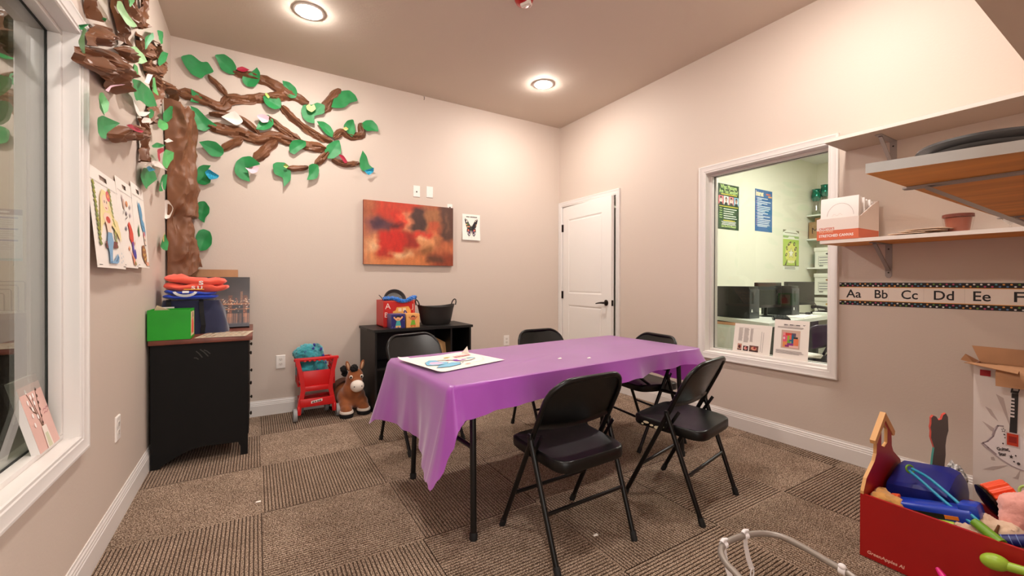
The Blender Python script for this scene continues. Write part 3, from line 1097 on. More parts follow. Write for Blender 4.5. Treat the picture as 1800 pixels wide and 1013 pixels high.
def folding_chair(label, metal, seat_mat, group):
    t = thing('folding_chair', label, 'chair', (0, 0, 0), 0, group)
    rub = M('black_rubber', (10, 10, 10), .7)
    for s in (-1, 1):
        g = MB()
        g.tube([(s * .215, yb(.012), .012), (s * .213, yb(.25), .25), (s * .212, yb(.505), .505)], .0115, None, 12)
        leg = g.build('leg', metal, t)
        MB().tube([(s * .215, yb(0), 0), (s * .215, yb(.03), .03), (s * .215, yb(.036), .036)], [.0145, .0145, .012], None, 12).build('foot_cap', rub, leg)
        g = MB()
        rt = Vector((s * .228, -.036, .495))
        rf = Vector((s * .216, -.212, 0))
        g.tube([rf + (rt - rf) * .025, rf + (rt - rf) * .5, rt], .0115, None, 12)
        leg = g.build('leg', metal, t)
        MB().tube([rf, rf + (rt - rf) * .06, rf + (rt - rf) * .072], [.0145, .0145, .012], None, 12).build('foot_cap', rub, leg)
        g = MB()
        g.box((s * .232, -.04, .482), (.010, .022, .05), None, .004)
        g.cyl((s * .207, yb(.485), .488), (s * .236, yb(.485), .488), .006, None, 10)
        g.build('pivot_plate', metal, t)
        g = MB()
        g.box((s * .206, -.06, .455), (.004, .016, .12), None, .0015, mtx=Matrix.Rotation(.55, 4, 'X'))
        g.build('folding_strut', metal, t)
    MB().tube([(-.214, yb(.19), .19), (.214, yb(.19), .19)], .0085, None, 10).build('crossbar', metal, t)
    k = .42
    yr = -.212 + (.176) * k
    MB().tube([(-.221, yr, .495 * k), (.221, yr, .495 * k)], .0085, None, 10).build('crossbar', metal, t)
    pts = outline()
    MB().tube([(x, yb(z) + (bow(x) * .55 if z > .7 else 0), z) for x, z in pts], .0115, None, 12).build('back_frame', metal, t)
    # backrest: a pressed sheet inside the bent tube, bowed backward
    hw = .206

    def halfw(z):
        zt, r = .742, .105
        if z < zt - r:
            return hw
        q = min(1, (z - (zt - r)) / (r - .004))
        return hw - r + r * math.sqrt(max(0, 1 - q * q)) + .001

    def back(u, v):
        uu = u * 2 - 1
        zlo = .525 - .012 * (1 - uu * uu)
        z = zlo + (.738 - zlo) * v
        x = uu * halfw(z)
        lip = .010 * (max(0, 1 - v / .06) + 0)
        return Vector((x, yb(z) + bow(x) * (.75 + .25 * v) - lip + .004, z))
    g = MB().grid(back, 28, 18)
    g.solidify(.007)
    g.build('backrest', metal, t, smooth=50)
    # seat pan with a rolled rim
    def sup(a, hx_, hy_, e=6.5):
        c, s_ = math.cos(a), math.sin(a)
        return (math.copysign(abs(c) ** (2 / e), c) * hx_, math.copysign(abs(s_) ** (2 / e), s_) * hy_)
    g = MB()
    n = 56
    prof = [(.955, .384), (.985, .385), (1.0, .391), (1.0, .420), (.99, .429), (.965, .433), (.93, .432), (.85, .4285), (.6, .425), (.3, .4235), (.02, .423)]
    for sc, z in prof:
        for i in range(n):
            x, y = sup(2 * math.pi * i / n, .197, .188)
            # narrower at the back, front edge rolled down
            tap = 1 + .04 * (y / .188)
            g.v.append(Vector((x * sc * tap, y * sc - .012, z - (.008 if (y * sc > .15 and z > .425) else 0) + .010 * (y * sc) / .19)))
    for r in range(len(prof) - 1):
        for i in range(n):
            k2 = (i + 1) % n
            g.f.append([r * n + i, r * n + k2, (r + 1) * n + k2, (r + 1) * n + i])
            g.m.append(0)
    g.f.append([(len(prof) - 1) * n + i for i in range(n)])
    g.m.append(0)
    # underside so the pan is not hollow from below
    g.f.append(list(range(n))[::-1])
    g.m.append(0)
    g.build('seat', seat_mat, t, smooth=45)
    return t


CH_METAL = M('chair_black_enamel', (8, 7, 7), .3, spec=.4, bump=.03, bscale=25)
CH_SEAT = M('chair_seat_enamel', (8, 7, 7), .36, spec=.4, bump=.05, bscale=20)
G = 'black folding chairs around the purple table'
ch = folding_chair('black metal folding chair at the near long side, seen from behind, nearest of all', CH_METAL, CH_SEAT, G)
ch.location = (-2.004, -2.637, 0)
ch.rotation_euler.z = math.radians(1.5)
copy_tree(ch, (-1.262, -2.683, 0), math.radians(12), 'black metal folding chair angled at the near table corner in front of the office window', G)
copy_tree(ch, (-2.185, -1.225, 0), math.radians(192), 'black metal folding chair behind the table in front of the black corner cabinet', G)
copy_tree(ch, (-1.232, -1.47, 0), math.radians(179), 'black metal folding chair behind the table, its back in front of the white door', G)
copy_tree(ch, (-.80, -2.0, 0), math.radians(83), 'black metal folding chair pushed in at the far end of the table by the window', G)
b_chair = [o for o in COL.objects if o.get('label', '').startswith('black metal folding chair angled')][0]
XF[b_chair.name] = Matrix()
chip = MB()
for y, z, a, b in ((.085, .414, .016, .006), (.055, .405, .010, .005), (.020, .400, .022, .009), (-.005, .410, .008, .004), (.105, .402, .006, .004)):
    chip.add([(-.2052 + .042 * (.1 - y) * .5, y + a * math.cos(k * math.pi / 4), z + b * math.sin(k * math.pi / 4)) for k in range(8)], [list(range(8))])
chip.solidify(.0015)
chip.build('paint_chip', M('bare_primer', (206, 192, 160), .6), b_chair, smooth=0)
# ================================================================ things on the back and left walls
def on_back(lift=0):
    return lambda u, v, w=0: Vector((u, -(lift + w), v))


def on_left(lift=0):
    """u is -y (distance from the back wall)"""
    return lambda u, v, w=0: Vector((-W + lift + w, -u, v))


def cover_plate(fr, u, v, label, kind, group, h=.115, wd=.071):
    """fr(u, v, w): wall frame"""
    t = thing('outlet_plate' if kind == 'outlet' else 'wall_plate', label, 'outlet' if kind == 'outlet' else 'wall plate', fr(u, v - h / 2, 0), 0, group)
    mb = MB()
    a, b = wd / 2, h / 2
    vs = []
    for k, w in ((1, 0), (1, .0035), (.90, .0065)):
        vs += [fr(u + sx * a * k, v + sy * (b - a * (1 - k)), w) for sx, sy in ((-1, -1), (1, -1), (1, 1), (-1, 1))]
    fs = [[i, (i + 1) % 4, 4 + (i + 1) % 4, 4 + i] for i in range(4)] + [[4 + i, 4 + (i + 1) % 4, 8 + (i + 1) % 4, 8 + i] for i in range(4)] + [[8, 9, 10, 11]]
    mb.add(vs, fs).build('cover', WHITE_PLASTIC, t, world=True, smooth=0)
    dk = M('socket_dark', (52, 46, 42), .5)
    face = M('socket_white', (228, 220, 212), .35)
    if kind == 'outlet':
        for s in (-1, 1):
            r = MB()
            n = 16
            pts = [(u + .0165 * math.cos(2 * math.pi * i / n), v + s * .0195 + max(-.0125, min(.0125, .0165 * math.sin(2 * math.pi * i / n)))) for i in range(n)]
            r.prism(pts, fr, (.006, .0078), face)
            rc = r.build('receptacle', face, t, world=True, smooth=0)
            sl = MB()
            for dx in (-.006, .006):
                sl.prism([(u + dx - .001, v + s * .0195 - .001), (u + dx + .001, v + s * .0195 - .001), (u + dx + .001, v + s * .0195 + .007), (u + dx - .001, v + s * .0195 + .007)], fr, (.0079, .0083))
            sl.prism([(u + .0024 * math.cos(q), v + s * .0195 - .0065 + .0024 * math.sin(q)) for q in [i * math.pi / 4 for i in range(8)]], fr, (.0079, .0083))
            sl.build('slot', dk, rc, world=True, smooth=0)
    elif kind == 'jack':
        s = MB()
        s.prism([(u - .007, v - .012), (u + .007, v - .012), (u + .007, v - .001), (u + .003, v + .003), (u - .003, v + .003), (u - .007, v - .001)], fr, (.0066, .0072))
        s.build('jack', dk, t, world=True, smooth=0)
    elif kind == 'blank':
        for dv in (-.024, .012):
            s = MB()
            s.prism([(u + .003 * math.cos(q), v + dv + .003 * math.sin(q)) for q in [i * math.pi / 4 for i in range(8)]], fr, (.0066, .0076))
            s.build('screw', face, t, world=True, smooth=0)
    return t


bk = on_back()
cover_plate(bk, -3.028, .443, 'white duplex outlet low on the back wall between dresser and toy shopping cart', 'outlet', None)
cover_plate(bk, -.763, .465, 'white duplex outlet on the back wall just above the purple table, left of the door', 'outlet', None)
cover_plate(bk, -1.822, 2.05, 'white data jack plate above the red painting, left of a similar plate', 'jack', None)
cover_plate(bk, -1.684, 2.057, 'white blank plate above the red painting, right of the jack plate', 'blank', None)
cover_plate(bk, -1.461, 1.925, 'small white square plate peeking over the right top corner of the red painting', 'jack', None, .062, .058)
cover_plate(on_left(), 1.483, .447, 'white duplex outlet on the left wall between the window and the dresser', 'outlet', None)


# ---------------------------------------------------------------- abstract painting
def soft(u, a, b, e):
    return max(0, min(1, (u - a) / e + .5)) * max(0, min(1, (b - u) / e + .5))


def painting():
    x0, x1, z0, z1, d = -2.345, -1.437, 1.303, 1.911, .035
    P = [(0, 0, 1, 1, .2, (176, 92, 58)), (0, .25, .16, .6, .12, (188, 112, 84)), (0, .55, .30, 1.1, .14, (226, 152, 98)), (.1, .78, .8, 1.1, .16, (214, 126, 70)),
         (.12, -.1, .62, .24, .10, (202, 62, 38)), (.40, .12, .56, .46, .07, (224, 132, 92)), (.05, .24, .31, .5, .09, (96, 52, 62)), (.10, .28, .2, .42, .06, (70, 42, 58)),
         (.51, .06, .70, .46, .06, (66, 44, 40)), (.67, .05, .85, .42, .05, (164, 106, 66)), (.70, .28, .83, .55, .05, (196, 84, 50)), (.84, -.1, 1.1, .56, .07, (84, 54, 44)), (.9, .1, .94, .4, .04, (122, 82, 60)),
         (.53, .46, .80, .72, .08, (226, 152, 98)), (.29, .14, .42, .58, .06, (208, 44, 26)), (.14, .50, .46, .80, .07, (205, 32, 18)), (.27, .32, .40, .42, .06, (92, 28, 28)),
         (.43, .47, .57, .72, .06, (158, 36, 22)), (.52, .44, .76, .54, .05, (216, 58, 40)), (.15, .72, .28, .90, .06, (186, 40, 24)), (.29, .78, .52, .9, .07, (240, 188, 138)), (.02, .62, .14, .80, .09, (236, 182, 134)),
         (.61, .68, .74, .80, .06, (146, 92, 50)), (.42, .70, .48, .84, .05, (176, 104, 60)), (.74, .82, 1.1, 1.1, .1, (142, 58, 32)), (.70, .82, .86, .94, .07, (98, 56, 38)), (.84, .60, 1.1, .76, .08, (192, 104, 64)), (.78, .52, .86, .68, .05, (180, 108, 66)),
         (.36, .18, .44, .34, .04, (232, 80, 52)), (.18, .1, .3, .3, .07, (196, 56, 34)), (.6, .5, .7, .58, .04, (240, 176, 124))]
    t = thing('abstract_painting', 'red and orange abstract canvas painting on the back wall above the black cabinet', 'painting', ((x0 + x1) / 2, 0, z0))
    nu, nv = 132, 90
    mb = MB()
    mb.grid(lambda u, v: Vector((x0 + (x1 - x0) * u, -d, z0 + (z1 - z0) * v)), nu, nv)
    cols = []
    for j in range(nv + 1):
        for i in range(nu + 1):
            u, v = i / nu, 1 - j / nv
            uu = u + .045 * noise.noise(Vector((u * 5, v * 8, 1))) + .02 * noise.noise(Vector((u * 18, v * 18, 3)))
            vv = v + .05 * noise.noise(Vector((u * 7, v * 5, 7))) + .02 * noise.noise(Vector((u * 16, v * 20, 5)))
            c = Vector((170, 96, 62))
            for a, b, a1, b1, e, col in P:
                k = soft(uu, a, a1, e) * soft(vv, b, b1, e * 1.3) * .92
                c = c.lerp(Vector(col), k)
            c *= .95 + .10 * noise.noise(Vector((u * 30, v * 9, 11))) + .06 * noise.noise(Vector((u * 60, v * 60, 2)))
            cols.append(lin([max(0, min(255, q)) for q in c]))
    mb.cols = cols
    mb.build('painted_face', vcol_mat('oil_paint', .45, .25, 160), t, world=True, smooth=0, fix=False)
    MB().b2((x0, -d + .0005, z0), (x1, -.002, z1)).build('canvas_edge', M('canvas_edge_red', (128, 40, 22), .6), t, world=True, smooth=0)


painting()


def butterfly_card():
    x0, x1, z0, z1 = -1.318, -1.106, 1.588, 1.868
    t = thing('butterfly_card', 'white card with a dark butterfly print taped right of the red painting', 'paper', ((x0 + x1) / 2, 0, z0))
    fr = lambda u, v, w=0: Vector((x0 + (x1 - x0) * u, -(.003 + .022 * max(0, .5 - v) + w), z0 + (z1 - z0) * v))
    mb = MB().grid(lambda u, v: fr(u, v), 4, 10)
    mb.solidify(-.0012)
    mb.build('sheet', M('card_white', (240, 236, 228), .6), t, world=True, smooth=0)
    p = Print(fr, .002)
    K = (26, 20, 28)
    for s in (-1, 1):
        X = lambda x: .5 + s * x
        p.poly([(X(.02), .50), (X(.10), .62), (X(.22), .78), (X(.34), .83), (X(.37), .78), (X(.30), .58), (X(.26), .48), (X(.04), .42)][::s], K)
        p.poly([(X(.02), .44), (X(.24), .46), (X(.26), .34), (X(.22), .22), (X(.15), .14), (X(.08), .17), (X(.05), .30)][::s], K)
        for (a, b, ra, rb, c) in ((.25, .72, .04, .05, (236, 226, 210)), (.19, .61, .03, .05, (120, 150, 90)), (.27, .60, .03, .03, (236, 190, 130)), (.13, .52, .05, .03, (230, 150, 110)), (.22, .52, .03, .025, (240, 200, 150)), (.17, .38, .05, .04, (226, 120, 90)), (.20, .28, .03, .05, (206, 190, 200)), (.13, .22, .03, .04, (214, 206, 214)), (.10, .33, .03, .05, (120, 70, 120)), (.30, .79, .02, .02, (236, 226, 210))):
            p.oval(X(a), b, ra, rb, c, 10)
        p.line([(X(.0), .5), (X(.05), .58)], .012, (70, 110, 50))
    p.poly([(.48, .55), (.52, .55), (.53, .40), (.5, .2), (.47, .40)], (40, 50, 30))
    for a, b in ((.22, .27), (.28, .32), (.33, .38), (.43, .47), (.48, .54), (.55, .59), (.60, .68), (.69, .75), (.76, .82)):
        p.rect(a, .885, b, .915, (40, 36, 36))
    for u in (.34, .5, .66):
        p.line([(u, .13), (u, .05)], .006, (150, 145, 140))
    p.build('print', t)


butterfly_card()

# ---------------------------------------------------------------- paper tree in the corner
KRAFT = M('kraft_paper', (120, 77, 50), .5, bump=.12, bscale=35, var=.08, vscale=6)
LEAF = {'green': M('leaf_green_paper', (38, 138, 74), .5, bump=.06, bscale=20, var=.06, vscale=12),
        'mid': M('leaf_bright_paper', (86, 172, 96), .5, var=.06, vscale=12),
        'pale': M('leaf_pale_paper', (158, 206, 146), .5, var=.05, vscale=12)}
PETAL = {'white': M('petal_white', (238, 230, 222), .6), 'pink': M('petal_pink', (234, 190, 204), .6), 'red': M('petal_red', (176, 32, 62), .55),
         'yellow': M('petal_yellow', (240, 224, 150), .6), 'lime': M('petal_lime', (190, 214, 120), .6), 'glitter': M('petal_glitter', (34, 150, 186), .3, .35, bump=.8, bscale=400, var=.35, vscale=260)}


def crease(p, seed=0.0):
    """sharp folds: ridged noise in -1..1"""
    q = Vector((p[0], p[1], p[2] + seed))
    return 1 - 4 * abs(noise.noise(q)) + .9 * (.5 - 2 * abs(noise.noise(q * 2.3 + Vector((5, 1, 0)))))


def resample(pts, step):
    """Catmull-Rom through the points"""
    P = [Vector(p) for p in pts]
    P = [P[0] * 2 - P[1]] + P + [P[-1] * 2 - P[-2]]
    out = []
    for i in range(1, len(P) - 2):
        a, b, c, d = P[i - 1:i + 3]
        n = max(2, int((c - b).length / step))
        for k in range(n):
            t = k / n
            out.append(.5 * ((2 * b) + (c - a) * t + (2 * a - 5 * b + 4 * c - d) * t * t + (3 * b - a - 3 * c + d) * t ** 3))
    out.append(P[-2])
    return out


def crumpled_strip(pts, width, fr, depth, seed):
    Q = resample(pts, .022)
    n = len(Q)
    C = 11
    mb = MB()
    L = 0
    tot = sum((Q[i + 1] - Q[i]).length for i in range(n - 1))
    for i, q in enumerate(Q):
        d = (Q[min(i + 1, n - 1)] - Q[max(i - 1, 0)]).normalized()
        nn = Vector((-d.y, d.x))
        if i:
            L += (Q[i] - Q[i - 1]).length
        end = min(1, .45 + min(L, tot - L) / .07)
        wd = width * (1 + .28 * noise.noise(Vector((L * 7, seed, 0)))) * end
        for k in range(C):
            s = k / (C - 1) * 2 - 1
            hgt = depth * (1 - abs(s) ** 2.2) * (.75 + .6 * noise.noise(Vector((L * 5, seed * 3, 2))))
            tw = s * 2.2 + L * 9
            hgt += depth * .30 * crease((tw * .45, L * 5, seed)) + depth * .16 * crease((s * 1.5 + L * 8, L * 11, seed + 5))
            e = .14 * width * noise.noise(Vector((L * 22, seed + (9 if s > 0 else 1), 0))) * abs(s)
            p = q + nn * (s * wd / 2 + e)
            mb.v.append(fr(p.x, p.y, max(.003, hgt + .004)))
    for i in range(n - 1):
        for k in range(C - 1):
            mb.f.append([i * C + k, i * C + k + 1, (i + 1) * C + k + 1, (i + 1) * C + k])
            mb.m.append(0)
    return mb


def ring_mesh(outline, fr, height, n=48, rings=7):
    """sheet or clump from a 2D outline: height(u, v, k) gives the lift, k = 0 in the middle and 1 on the rim"""
    P = [Vector(p) for p in outline]
    # corner-keeping smoothing
    Q = []
    m = len(P)
    for i in range(m):
        a, b, c = P[i - 1], P[i], P[(i + 1) % m]
        ang = (a - b).angle(c - b, 0) if (a - b).length and (c - b).length else 3
        if ang < 1.35:
            Q += [b.lerp(a, .02), b, b.lerp(c, .02)]
        else:
            Q += [b.lerp(a, .25), b.lerp((a + c) / 2, .12), b.lerp(c, .25)]
    c0 = sum(P, Vector((0, 0))) / m
    mb = MB()
    k_ = len(Q)
    for r in range(1, rings + 1):
        s = r / rings
        for q in Q:
            p = c0.lerp(q, s)
            mb.v.append(fr(p.x, p.y, height(p.x, p.y, s)))
    mb.v.append(fr(c0.x, c0.y, height(c0.x, c0.y, 0)))
    top = len(mb.v) - 1
    for i in range(k_):
        j = (i + 1) % k_
        mb.f.append([top, i, j])
        mb.m.append(0)
        for r in range(rings - 1):
            mb.f.append([r * k_ + i, (r + 1) * k_ + i, (r + 1) * k_ + j, r * k_ + j])
            mb.m.append(0)
    return mb


def leaf_mesh(o, fr, seed, base=.012, curl=.035):
    R = random.Random(seed)
    P = [Vector(p) for p in o]
    c = sum(P, Vector((0, 0))) / len(P)
    far = max(P, key=lambda p: (p - c).length)
    ax = (far - c).normalized()
    L = (far - c).length
    sg = R.choice((-1, 1))

    def hgt(u, v, k):
        d = Vector((u, v)) - c
        a, b = d.dot(ax) / L, (d.x * -ax.y + d.y * ax.x) / L
        return base + curl * (.45 * max(0, a) ** 2 + .55 * min(1.2, abs(b)) ** 1.2 + .30 * sg * b) + .006 * noise.noise(Vector((u * 16, v * 16, seed)))
    return ring_mesh(o, lambda u, v, w: fr(u, v, max(.004, w)), hgt)


tree = thing('paper_tree', 'crumpled brown paper tree with green paper leaves spreading over the corner walls', 'paper tree', (-W + .12, -.12, 1.15))
fb, fl_ = on_back(), on_left()
for i, (w, p) in enumerate(BACK_BRANCHES):
    crumpled_strip(p, w * 1.05, fb, .034, i * 3.7 + 1).build('branch', KRAFT, tree, world=True, smooth=22)
for i, (w, d, p) in enumerate(LEFT_BRANCHES):
    crumpled_strip(p, w * .62, fl_, d * .85, i * 2.9 + 40).build('branch', KRAFT, tree, world=True, smooth=22)
for i, (d, p) in enumerate(LEFT_CLUMPS):
    def hg(u, v, k, d=d, i=i):
        return max(.004, d * (1 - k ** 2.5) * .62 + d * .30 * (crease((u * 4.5 + v * 5, v * 8 - u * 2, i * 3.1)) + .5 * crease((u * 10 - v * 8, v * 16, i + 3.0))) * (1 if k < .99 else .5) + .016)
    ring_mesh(p, fl_, hg, rings=16).build('branch', KRAFT, tree, world=True, smooth=18)


def trunk():
    rows = sorted(TRUNK_RIGHT, key=lambda p: p[1])

    def right(z):
        if z <= rows[0][1]:
            return rows[0][0]
        for a, b in zip(rows, rows[1:]):
            if a[1] <= z <= b[1]:
                return a[0] + (b[0] - a[0]) * (z - a[1]) / max(1e-6, b[1] - a[1])
        return rows[-1][0]

    def lefty(z):
        return .24 + .12 * max(0, (z - 1.9) / .45)

    def fn(u, v):
        zb = 1.10 + .15 * min(1, u * 1.5) + .012 * noise.noise(Vector((u * 14, 3, 0)))
        zt = 2.42 - .06 * u + .02 * noise.noise(Vector((u * 12, 8, 0)))
        z = zb + (zt - zb) * v
        a = Vector((-W + .012, -lefty(z), z))
        b = Vector((right(z), -.014, z))
        p = a.lerp(b, u)
        bulge = .10 * math.sin(math.pi * u) ** .8
        f = .022 * noise.noise(Vector((u * 5 + z * .8, z * 2.2, 4))) + .017 * crease((u * 1.6 + z * 1.2, z * 2.4 - u, 2)) + .010 * crease((u * 3 - z * 3.5, z * 5 + u * 2, 7))
        f *= min(1, 6 * u * (1 - u) + .15)
        return p + Vector((.72, -.69, 0)) * (bulge + f)
    mb = MB().grid(fn, 40, 110)
    mb.solidify(.0015)
    mb.build('trunk', KRAFT, tree, world=True, smooth=22)
    # torn white liner paper showing at the notch and at the root
    ring_mesh(TRUNK_WHITE[0], fb, lambda u, v, k: .02, rings=2).build('torn_paper', PETAL['white'], tree, world=True, smooth=0)
    c = TRUNK_WHITE[1]
    mb = ring_mesh(c, lambda u, v, w: Vector((u, -.235 - w, v)), lambda u, v, k: .02 * k * k, rings=3)
    mb.build('leaf', PETAL['white'], tree, world=True)


trunk()
for i, p in enumerate(BACK_LEAVES):
    leaf_mesh(p, fb, i + 1, .020 if i % 3 else .03, .045).build('leaf', LEAF['green'], tree, world=True, smooth=60)
for i, (c, p) in enumerate(LEFT_LEAVES):
    leaf_mesh(p, fl_, i + 60, .055, .05).build('leaf', LEAF[c], tree, world=True, smooth=60)
for i, (c, p) in enumerate(BACK_PETALS):
    if i == 7:
        continue
    leaf_mesh(p, fb, i + 120, .045, .03).build('petal', PETAL[c], tree, world=True)
for i, (c, p) in enumerate(LEFT_PETALS):
    leaf_mesh(p, fl_, i + 150, .085, .03).build('petal', PETAL[c], tree, world=True)
# leaves taped to the walls away from the tree
lb = ['round green paper leaf with a blue glitter petal taped right of the tree trunk', 'green paper leaf taped right of the trunk, middle of three in a column', 'green paper leaf taped right of the trunk, lowest of three in a column']
for i, p in enumerate(LOOSE_BACK_LEAVES):
    o = leaf_mesh(p, fb, i + 200, .014, .04).build('paper_leaf', LEAF['green'], smooth=60)
    tag(o, lb[i], 'paper leaf', 'loose leaves beside the trunk')
    if i == 0:
        leaf_mesh(BACK_PETALS[7][1], fb, 127, .045, .03).build('petal', PETAL['glitter'], o, world=True)
lb = ['green paper leaf with blue glitter petal on the left wall above the sheets', 'small green paper leaf with pink petal on the left wall beside the trunk', 'small green paper leaf with yellow petal low on the left wall beside the trunk']
for i, (c, p) in enumerate(LOOSE_LEFT_LEAVES):
    o = leaf_mesh(p, fl_, i + 210, .02, .05).build('paper_leaf', LEAF[c], smooth=60)
    tag(o, lb[i], 'paper leaf', 'loose leaves on the left wall')
    for j in ((0, 1), (2,), (3,))[i]:
        leaf_mesh(LOOSE_LEFT_PETALS[j][1], fl_, 220 + j, .05, .03).build('petal', PETAL[LOOSE_LEFT_PETALS[j][0]], o, world=True)


# ---------------------------------------------------------------- three colouring sheets on the left wall
def sheet(label, y0, y1, z0, z1, draw, lean, seed):
    t = thing('coloring_sheet', label, 'paper', (-W, (y0 + y1) / 2, z0), 0, 'colouring sheets on the left wall')
    wd, ht = y1 - y0, z1 - z0

    def fr(u, v, w=0):
        return Vector((-W + .004 + lean * (1 - v) + .010 * math.sin(u * 3.1) * (1 - v) + w, y0 + wd * u, z0 + ht * v))
    out = [(0, 0), (1, .005), (.995, .5), (1, .86), (.985, .93), (.93, .985), (.62, .99), (.58, .93), (.5, .915), (.42, .93), (.38, 1.0), (.07, .99), (.015, .95), (0, .88), (.01, .45)]
    mb = MB()
    # the sheet with its punched handle: grid, cells of the handle left out
    nu, nv = 16, 20
    mb.grid(lambda u, v: fr(u, v), nu, nv)
    keep = []
    for f in mb.f:
        i = f[0]
        a, b = (i % (nu + 1)) / nu + .5 / nu, (i // (nu + 1)) / nv + .5 / nv
        if not (.40 < a < .60 and .905 < b < .935):
            keep.append(f)
    mb.f = keep
    mb.m = [0] * len(keep)
    mb.solidify(-.0008)
    mb.build('sheet', M('paper_white', (240, 232, 224), .65), t, world=True, smooth=40)
    p = Print(fr, .0035, .0003)
    K = (70, 66, 66)
    p.line([(0.02, .86), (.98, .86)], .006, (196, 190, 186))
    p.line([(.03, .03), (.97, .03)], .006, K)
    draw(p, K)
    p.build('drawing', t)


def draw_swing(p, K):
    G_ = (128, 142, 74)
    for x in (.12, .62):
        for k in range(14):
            p.poly([(x - .04, .84 - k * .045), (x + .01, .86 - k * .045), (x + .045, .82 - k * .045), (x, .80 - k * .045)], G_ if k % 2 else (150, 150, 60))
    Y = (238, 220, 160)
    p.poly([(.26, .72), (.34, .80), (.46, .80), (.54, .72), (.60, .55), (.78, .52), (.86, .40), (.84, .30), (.70, .38), (.56, .44), (.36, .5), (.22, .42), (.14, .3), (.18, .5)], Y)
    p.oval(.40, .67, .095, .085, (244, 214, 190))
    p.oval(.37, .68, .012, .016, K)
    p.oval(.44, .68, .012, .016, K)
    p.line([(.38, .62), (.42, .615)], .012, (190, 60, 60))
    p.oval(.52, .755, .07, .055, (214, 100, 104))
    p.oval(.52, .755, .025, .02, (240, 170, 90))
    p.poly([(.33, .57), (.47, .57), (.56, .50), (.47, .42), (.46, .36), (.34, .36), (.33, .44), (.26, .52)], (244, 214, 190))
    p.oval(.41, .50, .07, .035, (200, 70, 58))
    p.poly([(.24, .27), (.64, .29), (.62, .22), (.24, .20)], (120, 62, 58))
    B = (124, 166, 200)
    p.poly([(.34, .37), (.47, .37), (.49, .28), (.42, .20), (.38, .12), (.36, .05), (.28, .05), (.30, .16), (.28, .26)], B)
    p.poly([(.30, .05), (.44, .09), (.58, .16), (.62, .12), (.58, .07), (.50, .05)], B)
    p.line([(.31, .06), (.5, .08), (.6, .13)], .012, (50, 90, 130))
    for x, y in ((.72, .12), (.78, .09), (.7, .07), (.82, .14), (.75, .17)):
        p.oval(x, y, .014, .014, (170, 190, 205), 8)


def draw_reef(p, K):
    p.poly([(.42, .50), (.52, .54), (.62, .50), (.74, .42), (.72, .34), (.66, .30), (.58, .26), (.5, .30), (.42, .34), (.46, .42)], (214, 70, 52))
    p.poly([(.54, .30), (.70, .32), (.62, .14), (.54, .1)], (84, 66, 160))
    p.oval(.74, .17, .10, .06, (70, 62, 170))
    p.oval(.30, .72, .06, .06, (206, 176, 160))
    p.oval(.50, .74, .06, .035, (222, 150, 100))
    p.oval(.24, .78, .03, .04, (190, 170, 170))
    for x, y, c in ((.40, .62, (150, 140, 150)), (.66, .62, (170, 150, 160)), (.28, .44, (120, 120, 140)), (.34, .22, (230, 160, 120)), (.7, .72, (170, 160, 160)), (.78, .3, (230, 150, 110))):
        p.poly([(x - .05, y), (x, y + .035), (x + .05, y), (x, y - .03)], c)
    p.poly([(.42, .22), (.60, .1), (.74, .05), (.84, .08), (.72, .04), (.5, .04)], (230, 150, 120))
    p.oval(.62, .055, .05, .025, (110, 130, 60))
    p.line([(.2, .6), (.3, .66), (.42, .58), (.3, .55)], .01, K)


def draw_wave(p, K):
    B = (98, 158, 196)
    p.poly([(.34, .82), (.40, .76), (.46, .80), (.60, .74), (.64, .66), (.60, .60), (.74, .56), (.80, .46), (.74, .40), (.66, .46), (.52, .44), (.44, .52), (.40, .62), (.36, .72)], B)
    p.line([(.42, .75), (.5, .66), (.52, .52), (.7, .5)], .012, (50, 96, 130))
    p.oval(.62, .40, .09, .05, (206, 120, 130))
    p.oval(.62, .34, .08, .06, (240, 214, 196))
    p.oval(.59, .345, .014, .018, K)
    p.oval(.66, .345, .014, .018, K)
    p.poly([(.16, .44), (.26, .52), (.24, .38), (.18, .36)], (70, 120, 70))
    p.poly([(.30, .26), (.46, .28), (.58, .22), (.60, .14), (.54, .06), (.40, .05), (.26, .14)], (150, 96, 60))
    for x, y in ((.38, .22), (.46, .22), (.5, .17), (.42, .15), (.36, .16), (.46, .11), (.53, .13), (.4, .1)):
        p.oval(x, y, .03, .012, (222, 184, 90), 8, .4)
    p.poly([(.46, .06), (.70, .08), (.82, .03), (.5, .03)], (238, 170, 140))
    p.line([(.55, .28), (.66, .28), (.68, .2)], .01, K)


sheet('white coloring sheet of a blonde mermaid on a vine swing, next to the window frame', -1.93, -1.52, 1.195, 1.60, draw_swing, .035, 1)
sheet('white coloring sheet with red and purple coral shapes, middle of three on the left wall', -1.535, -1.25, 1.205, 1.63, draw_reef, .03, 2)
sheet('white coloring sheet with a blue wave shape and brown shell, nearest the paper tree', -1.255, -.975, 1.213, 1.66, draw_wave, .03, 3)

